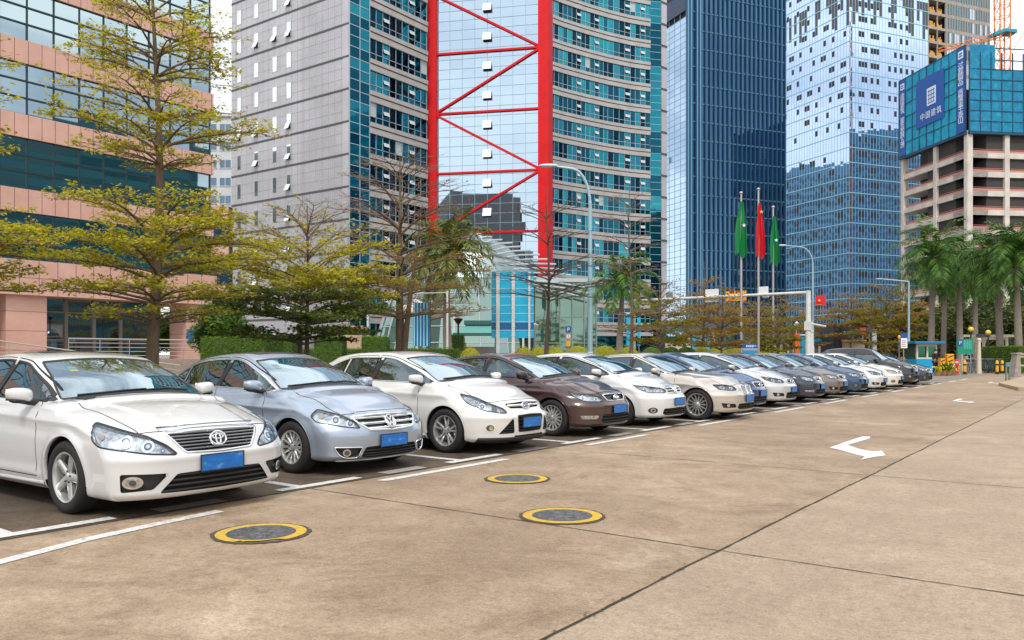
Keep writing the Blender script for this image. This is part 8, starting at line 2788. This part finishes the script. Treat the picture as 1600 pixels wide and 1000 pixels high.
    q = MB(); q.box(-40 * s, 60 * s, 0, 1, 0, ZH(525, 96)); q.build('wall_panel', bpy.data.materials['teal_glass_b'], o); q = MB(); q.box(-40 * s, 60 * s, -.2, 1, ZH(525, 96), ZH(519, 96)); q.build('coping', mat('podium_coping', (.35, .33, .34), .6), o)
    # signs right of the shop
    def simple_sign(px, d, y0, y1, w, m, lb, txt=None):
        o = plain('road_sign', W(px, d), lb, 'sign'); s = d / F_PX
        q = MB(); q.box(-w * s, w * s, -.03, .03, ZH(y1, d), ZH(y0, d)); b_ = q.build('sign_board', m, o)
        q = MB(); q.tube([(0, .06, 0), (0, .06, ZH(y0, d))], .04, 8); q.build('post', grey, o, True)
        return o, b_, s
    o, b_, s = simple_sign(1348.5, 80, 512, 522, 5, red, 'small red sign right of the navy shop')
    q = MB(); 
    for k in range(3): q.box((-2.5 + 2 * k) * s, (-1.2 + 2 * k) * s, -.045, -.03, ZH(519, 80), ZH(515, 80))
    q.build('marks', wtxt, b_)
    simple_sign(1358.5, 80, 512, 520, 3.5, navy, 'small blue sign right of the small red sign')
    o = plain('gate_pillar', W(1366, 78), 'white gate pillar right of the small blue sign', 'pillar'); q = MB(); s = 78 / F_PX; q.box(-2.8 * s, 2.8 * s, -.15, .15, 0, ZH(520, 78)); q.build('shaft', white, o); q = MB(); q.box(-3.3 * s, 3.3 * s, -.2, .2, ZH(520, 78), ZH(520, 78) + .12); q.build('cap', white, o)
    o, b_, s = simple_sign(1412.5, 57, 521, 528, 5.2, navy, 'notice board with blue head and white field left of the thin lamp post')
    q = MB(); q.box(-5 * s, 5 * s, -.03, .03, ZH(544, 57), ZH(528.3, 57)); q.build('notice_field', wtxt, o)
    q = MB()
    for k in range(4): q.box(-3.6 * s, (2 + (k % 2)) * s, -.04, -.03, ZH(532 + 3 * k, 57) - .02, ZH(532 + 3 * k, 57) + .02)
    q.build('marks', mat('notice_red', (.45, .12, .1), .6), o)
    o = plain('warning_light', W(1405, 60), 'yellow warning lamp behind the notice board', 'lamp'); s = 60 / F_PX; q = MB(); q.ball((0, 0, ZH(527, 60)), 2.4 * s, .1, 3.5 * s); q.build('lamp_head', yellow, o, True); q = MB(); q.tube([(0, 0, 0), (0, 0, ZH(530, 60))], .04, 6); q.build('post', grey, o)
    # --- booth
    d = 58.0; s = d / F_PX; o = plain('booth', W(1449, d), 'attendant booth with blue roof, white frame and blue lower panels', 'booth')
    q = MB(); q.box(-24 * s, 23 * s, -.5, 2.0, ZH(537.5, d), ZH(533.5, d)); q.build('roof', mat('booth_roof_blue', (.005, .17, .36), .4), o, bevel=.03)
    q = MB(); q.box(-17 * s, 15 * s, 0, 1.6, 0, ZH(561, d)); q.build('lower_panel', mat('booth_blue', (.0, .33, .62), .4), o)
    q = MB()
    for a in (-17, -1.2, 12.6): q.box(a * s, (a + 2.4) * s, -.02, .12, ZH(561, d), ZH(537.5, d))
    q.box(-17 * s, 15 * s, -.021, .12, ZH(541, d), ZH(537.6, d)); q.box(-17 * s, 15 * s, -.021, .12, ZH(561, d), ZH(558.5, d)); q.build('frame', mat('booth_cream', (.62, .57, .50), .5), o)
    for a in (-14.6, 1.2):
        q = MB(); q.box(a * s, (a + 11.4) * s, .03, .06, ZH(558.5, d), ZH(541, d)); q.build('window', bglass('booth_glass', (.10, .32, .20), .05, mixf=.3, base=(.004, .03, .016)) if a < 0 else bpy.data.materials['booth_glass'], o)
    q = MB(); q.box(-17 * s, 15 * s, .15, 1.6, ZH(561, d), ZH(537.5, d)); q.build('cab', mat('booth_inner', (.03, .06, .045), .7), o)
    person(W(1461.5, 56.5), YAW + .5)
    # --- entrance barrier machines, cones, bollards
    d = 55.5; s = d / F_PX
    for px, y0, wd, lb in ((1483.5, 553, 5.3, 'tall orange barrier machine beside the potted plants'), (1471.5, 560, 3.8, 'short orange barrier machine next to the person in black')):
        o = plain('barrier_machine', W(px, d), lb, 'barrier'); q = MB(); q.box(-wd * s, wd * s, -.18, .18, .05, ZH(y0, d)); q.build('housing', orange, o, bevel=.02)
        q = MB(); q.box(-wd * s * 1.1, wd * s * 1.1, -.22, .22, 0, .05); q.build('base', black, o)
        q = MB(); zt = ZH(y0, d)
        for k in range(4): q.obox((-wd * s * .8, -.19, .3 + .28 * k), (wd * s * 1.6, 0, .12), (0, .008, 0), (0, 0, .07))
        q.build('chevron', black, o)
    o = plain('fire_hydrant', W(1495, 57), 'red hydrant with white band right of the tall orange machine', 'hydrant'); s = 57 / F_PX
    q = MB(); q.lathe([(.001, 0), (.14, 0), (.14, .06), (.10, .08), (.10, .55), (.15, .60), (.15, .72), (.10, .78), (.10, .92), (.13, .95), (.06, 1.05), (.001, 1.06)], 16); q.build('barrel', red, o, True)
    q = MB(); q.lathe([(.105, .80), (.108, .90)], 16); q.tube([(-.22, 0, .66), (.22, 0, .66)], .05, 10); q.build('outlet', wtxt, o, True)
    for px, d, lb in ((1507.5, 57.5, 'yellow and black bollard right of the red hydrant'), (1558, 57.5, 'yellow bollard left of the pair before the hedge'), (1566, 60, 'yellow bollard nearest the right-hand railing')):
        o = plain('bollard', W(px, d), lb, 'bollard', 'yellow bollards across the lot entrance'); s = d / F_PX; h = ZH(563, d)
        q = MB(); q.lathe([(.001, .18), (2.2 * s, .18), (2.2 * s, h - .08), (1.4 * s, h), (.001, h + .01)], 14); q.build('post', yellow, o, True)
        q = MB(); q.lathe([(.16, 0), (.16, .04), (2.4 * s, .06), (2.4 * s, .18)], 14); q.lathe([(2.25 * s, h * .62), (2.25 * s, h * .74)], 14); q.build('band', black, o, True)
    # potted plants
    def pot(px, d, lb, leafc, n, hgt, flower=None):
        o = plain('potted_plant', W(px, d), lb, 'plant'); q = MB(); q.lathe([(.001, 0), (.16, 0), (.22, .26), (.19, .26), (.18, .22), (.001, .22)], 14); q.build('pot', mat('terracotta', (.30, .16, .10), .8), o, True)
        rd = random.Random(px); q = MB()
        for k in range(n):
            a = rd.uniform(0, 6.28); l = hgt * rd.uniform(.6, 1.1); el = rd.uniform(.5, 1.4); w = .035
            dx, dy = math.cos(a) * math.cos(el), math.sin(a) * math.cos(el); m = Vector((dx * l * .6, dy * l * .6, .24 + l * math.sin(el) * .75)); e = Vector((dx * l, dy * l, .24 + l * math.sin(el) * .8)); sd = Vector((-math.sin(a), math.cos(a), 0)) * w
            q.quad((0, 0, .22), m - sd, e, m + sd)
        q.build('leaves', LM[leafc], o)
        if flower:
            q = MB()
            for k in range(26): q.ball((rd.gauss(0, .20), rd.gauss(0, .20), .30 + rd.random() * .30), .045, .045, .035, 6, 4)
            q.build('flowers', flower, o, True)
    fy = mat('flower_yellow', (.70, .52, .01), .6)
    pot(1465, 53.5, 'pot of yellow flowers beside the last car', 'gold', 26, .45, fy); pot(1474, 54, 'spiky green potted plant before the barrier machines', 'green', 40, .75); pot(1482, 54, 'taller spiky potted plant at the foot of the tall orange machine', 'green', 44, .85); pot(1489.5, 55, 'small pot of yellow flowers right of the spiky plants', 'gold', 24, .4, fy)
    # green board
    d = 61.0; s = d / F_PX; o = plain('notice_board', W(1508, d), 'green parking board with blue P square in front of the palms', 'sign')
    q = MB(); q.box(-12.3 * s, 12.3 * s, -.05, .05, ZH(553.5, d), ZH(529.5, d)); bq = q.build('sign_board', mat('board_green', (.0, .24, .15), .5), o)
    q = MB(); q.box(-11.5 * s, -5 * s, -.06, -.05, ZH(541, d), ZH(531, d)); b2 = q.build('blue_square', navy, bq)
    text_mesh('P', .38, 'letter', wtxt, bq, (-8.2 * s, -.066, ZH(536, d)), (1, 0, 0), (0, 0, 1), .006)
    q = MB()
    for k in range(5): q.box((-2.5 + 2.6 * k) * s, (-1.3 + 2.6 * k) * s, -.056, -.05, ZH(545, d), ZH(532, d))
    q.build('marks', mat('board_pale', (.10, .42, .34), .6), bq)
    for x in (-9, 9): q = MB(); q.box((x - .7) * s, (x + .7) * s, .0, .04, 0, ZH(553.5, d)); q.build('leg', grey, o)
    # white gate post, pergola, globe lamps
    d = 59.0; s = d / F_PX; o = plain('gate_post', W(1530, d), 'white tapered gate post in front of the bicycles', 'post')
    q = MB(); q.tube([(0, 0, 0), (0, 0, ZH(532, d))], [.16, .09], 12); q.ball((0, 0, ZH(531, d)), .14, .14, .12); q.build('shaft', cream, o, True)
    d = 68.0; s = d / F_PX; o = plain('pergola', W(1540, d), 'cream timber pergola behind the globe lamps', 'pergola')
    for k, (y, a, c) in enumerate(((525, -40, 40), (529, -20, 34), (533, -24, 14))): q = MB(); q.box(a * s, c * s, -.6 + k * .9, -.4 + k * .9, ZH(y, d) - .10, ZH(y, d) + .10); q.build('beam', cream, o)
    for x in (-36, -2, 34): q = MB(); q.box((x - 1.5) * s, (x + 1.5) * s, .0, .18, 0, ZH(527, d)); q.build('post', cream, o)
    q = MB(); q.box(-22 * s, 0, -.65, -.62, ZH(526.5, d), ZH(522, d)); q.build('panel', mat('pergola_panel', (.10, .11, .15), .6), o)
    gl = mat('globe_yellow', (.72, .50, .06), .4)
    for px, y, lb in ((1517, 514.5, 'yellow globe lamp above the green board'), (1544, 519.5, 'yellow globe lamp above the white gate post')):
        o = plain('globe_lamp', W(px, 62), lb, 'lamp'); s = 62 / F_PX; q = MB(); q.ball((0, 0, ZH(y, 62)), 4.1 * s, 4.1 * s, 4.0 * s, 16, 10); q.build('globe', gl, o, True); q = MB(); q.tube([(0, 0, 0), (0, 0, ZH(y + 3, 62))], .05, 8); q.build('pole', black, o, True)
    # bicycles
    bq = bicycle(); lbs = ['parked bicycle right of the yellow and black bollard', 'parked bicycle left of the white gate post', 'parked bicycle just right of the white gate post', 'parked bicycle between gate post and globe lamp pole', 'parked bicycle under the second globe lamp', 'parked bicycle left of the paired yellow bollards', 'parked bicycle behind the paired yellow bollards']
    for i, (px, lb) in enumerate(zip((1515, 1522, 1536, 1541, 1547, 1552, 1563), lbs)):
        c = bq if i == 0 else copy_tree(bq)
        tag(c, lb, 'bicycle', 'bicycles parked along the hedge'); c.location = W(px, 61.5 + .2 * (i % 2)); c.rotation_euler = (0, .0, YAW + 1.25 + .1 * (i % 3))
    # right edge: green posts, concrete pillar, planks
    d = 41.0; s = d / F_PX; o = plain('barrier_rail', W(1575, d), 'short green post rail at the corner of the raised walk', 'rail')
    for x in (-2.8, 2.2): q = MB(); q.box((x - .9) * s, (x + .9) * s, -.04, .04, 0, ZH(567, d)); q.build('post', mat('rail_green', (.16, .20, .14), .5) if x < 0 else bpy.data.materials['rail_green'], o)
    q = MB(); q.box(-3.5 * s, 3 * s, -.05, .05, ZH(573, d), ZH(566, d)); q.build('cap', mat('rail_teal', (.10, .22, .25), .5), o); q = MB(); q.box(-4 * s, 3.5 * s, -.08, .08, 0, .03); q.build('foot', grey, o)
    d = 47.0; s = d / F_PX; o = plain('stone_pillar', W(1586, d), 'grey stone pillar leaning wall end near the right edge', 'pillar')
    q = MB(); q._add([(-6 * s, -.3, .1), (5 * s, -.3, .1), (5 * s, .3, .1), (-6 * s, .3, .1), (-1 * s, -.25, ZH(553, d)), (4 * s, -.25, ZH(552, d)), (4 * s, .25, ZH(552, d)), (-1 * s, .25, ZH(553, d))], [(0, 3, 2, 1), (4, 5, 6, 7), (0, 1, 5, 4), (1, 2, 6, 5), (2, 3, 7, 6), (3, 0, 4, 7)]); q.build('stone', mat('pillar_stone', (.30, .27, .23), .85, noise=.3, nscale=4), o)
    q = MB(); q.box(-2.5 * s, 6 * s, -.3, .3, ZH(553, d), ZH(551, d)); q.build('cap', mat('pillar_cap', (.36, .33, .29), .85), o)
    d = 50.0; s = d / F_PX; o = plain('bench', W(1600, d), 'slatted bench cut off by the right edge', 'bench')
    for k, y in enumerate((553, 557, 571)): q = MB(); q.box(-10 * s, 30 * s, -.05 + .1 * (k == 2), .05 + .3 * (k == 2), ZH(y + 1.4, d), ZH(y - 1, d)); q.build('slat', mat('bench_wood', (.42, .36, .26), .7) if k == 0 else bpy.data.materials['bench_wood'], o)
    for x in (-6, 26): q = MB(); q.box((x - 1) * s, (x + 1) * s, .06, .12, .1, ZH(552, d)); q.build('leg', grey, o)
def setup_world():
    w = bpy.data.worlds.new('World'); SC.world = w; w.use_nodes = True
    nt = w.node_tree; n = nt.nodes; l = nt.links
    bg = n['Background']
    sky = n.new('ShaderNodeTexSky'); sky.sky_type = 'NISHITA'; sky.sun_disc = False
    sky.sun_elevation = math.radians(52); sky.sun_rotation = math.radians(SUN_AZ)
    sky.dust_density = 2.0; sky.air_density = 1.0
    tc = n.new('ShaderNodeTexCoord')
    # cloud deck: bright white with soft bluish gaps
    mp = n.new('ShaderNodeMapping'); mp.inputs['Scale'].default_value = (1.0, 1.0, 2.6)
    l.new(tc.outputs['Generated'], mp.inputs[0])
    nz = n.new('ShaderNodeTexNoise'); nz.inputs['Scale'].default_value = 2.6; nz.inputs['Detail'].default_value = 6; nz.inputs['Roughness'].default_value = .55
    l.new(mp.outputs[0], nz.inputs['Vector'])
    rp = n.new('ShaderNodeValToRGB'); rp.color_ramp.elements[0].position = .36; rp.color_ramp.elements[1].position = .58
    rp.color_ramp.elements[0].color = (.30, .30, .30, 1); rp.color_ramp.elements[1].color = (1, 1, 1, 1)
    l.new(nz.outputs[0], rp.inputs[0])
    mx = n.new('ShaderNodeMix'); mx.data_type = 'RGBA'
    l.new(rp.outputs[0], mx.inputs[0]); l.new(sky.outputs[0], mx.inputs[6]); mx.inputs[7].default_value = (CLOUD, CLOUD * 1.01, CLOUD * 1.03, 1)
    l.new(mx.outputs[2], bg.inputs[0]); bg.inputs[1].default_value = SKY_STR
    sun = bpy.data.lights.new('sun', 'SUN'); sun.energy = SUN_E; sun.angle = math.radians(12); sun.color = (1, .95, .87)
    so = bpy.data.objects.new('sun', sun); COL.objects.link(so)
    # light travels away from the sun
    az = math.radians(SUN_AZ); el = math.radians(52)
    d = Vector((math.sin(az) * math.cos(el), math.cos(az) * math.cos(el), math.sin(el)))
    so.rotation_euler = (-d).to_track_quat('-Z', 'Y').to_euler()


SUN_AZ = 150.0; SUN_E = 1.4; SKY_STR = .10; CLOUD = 11.0


def setup_camera():
    cd = bpy.data.cameras.new('camera'); co = bpy.data.objects.new('camera', cd); COL.objects.link(co)
    cd.sensor_width = 36; cd.lens = 36 * F_PX / 1600; cd.shift_y = (HOR - 500.0) / 1600.0
    cd.clip_start = .05; cd.clip_end = 3000
    co.location = (0, 0, H_CAM); co.rotation_euler = (PI / 2, 0, YAW)
    SC.camera = co
    SC.view_settings.view_transform = 'Standard'; SC.view_settings.look = 'None'; SC.view_settings.gamma = 1; SC.view_settings.exposure = EXPO
    SC.cycles.max_bounces = 8; SC.cycles.transparent_max_bounces = 12
    SC.cycles.use_denoising = True


EXPO = 0.62
# ------------------------------------------------------------------ run
setup_world()
build_ground()
office_pink(); tower_grey(); tower_navy(); tower_pale(); netted_frame(); far_blocks(); glass_pavilion()
build_vegetation()
build_street()
build_cars()
setup_camera()
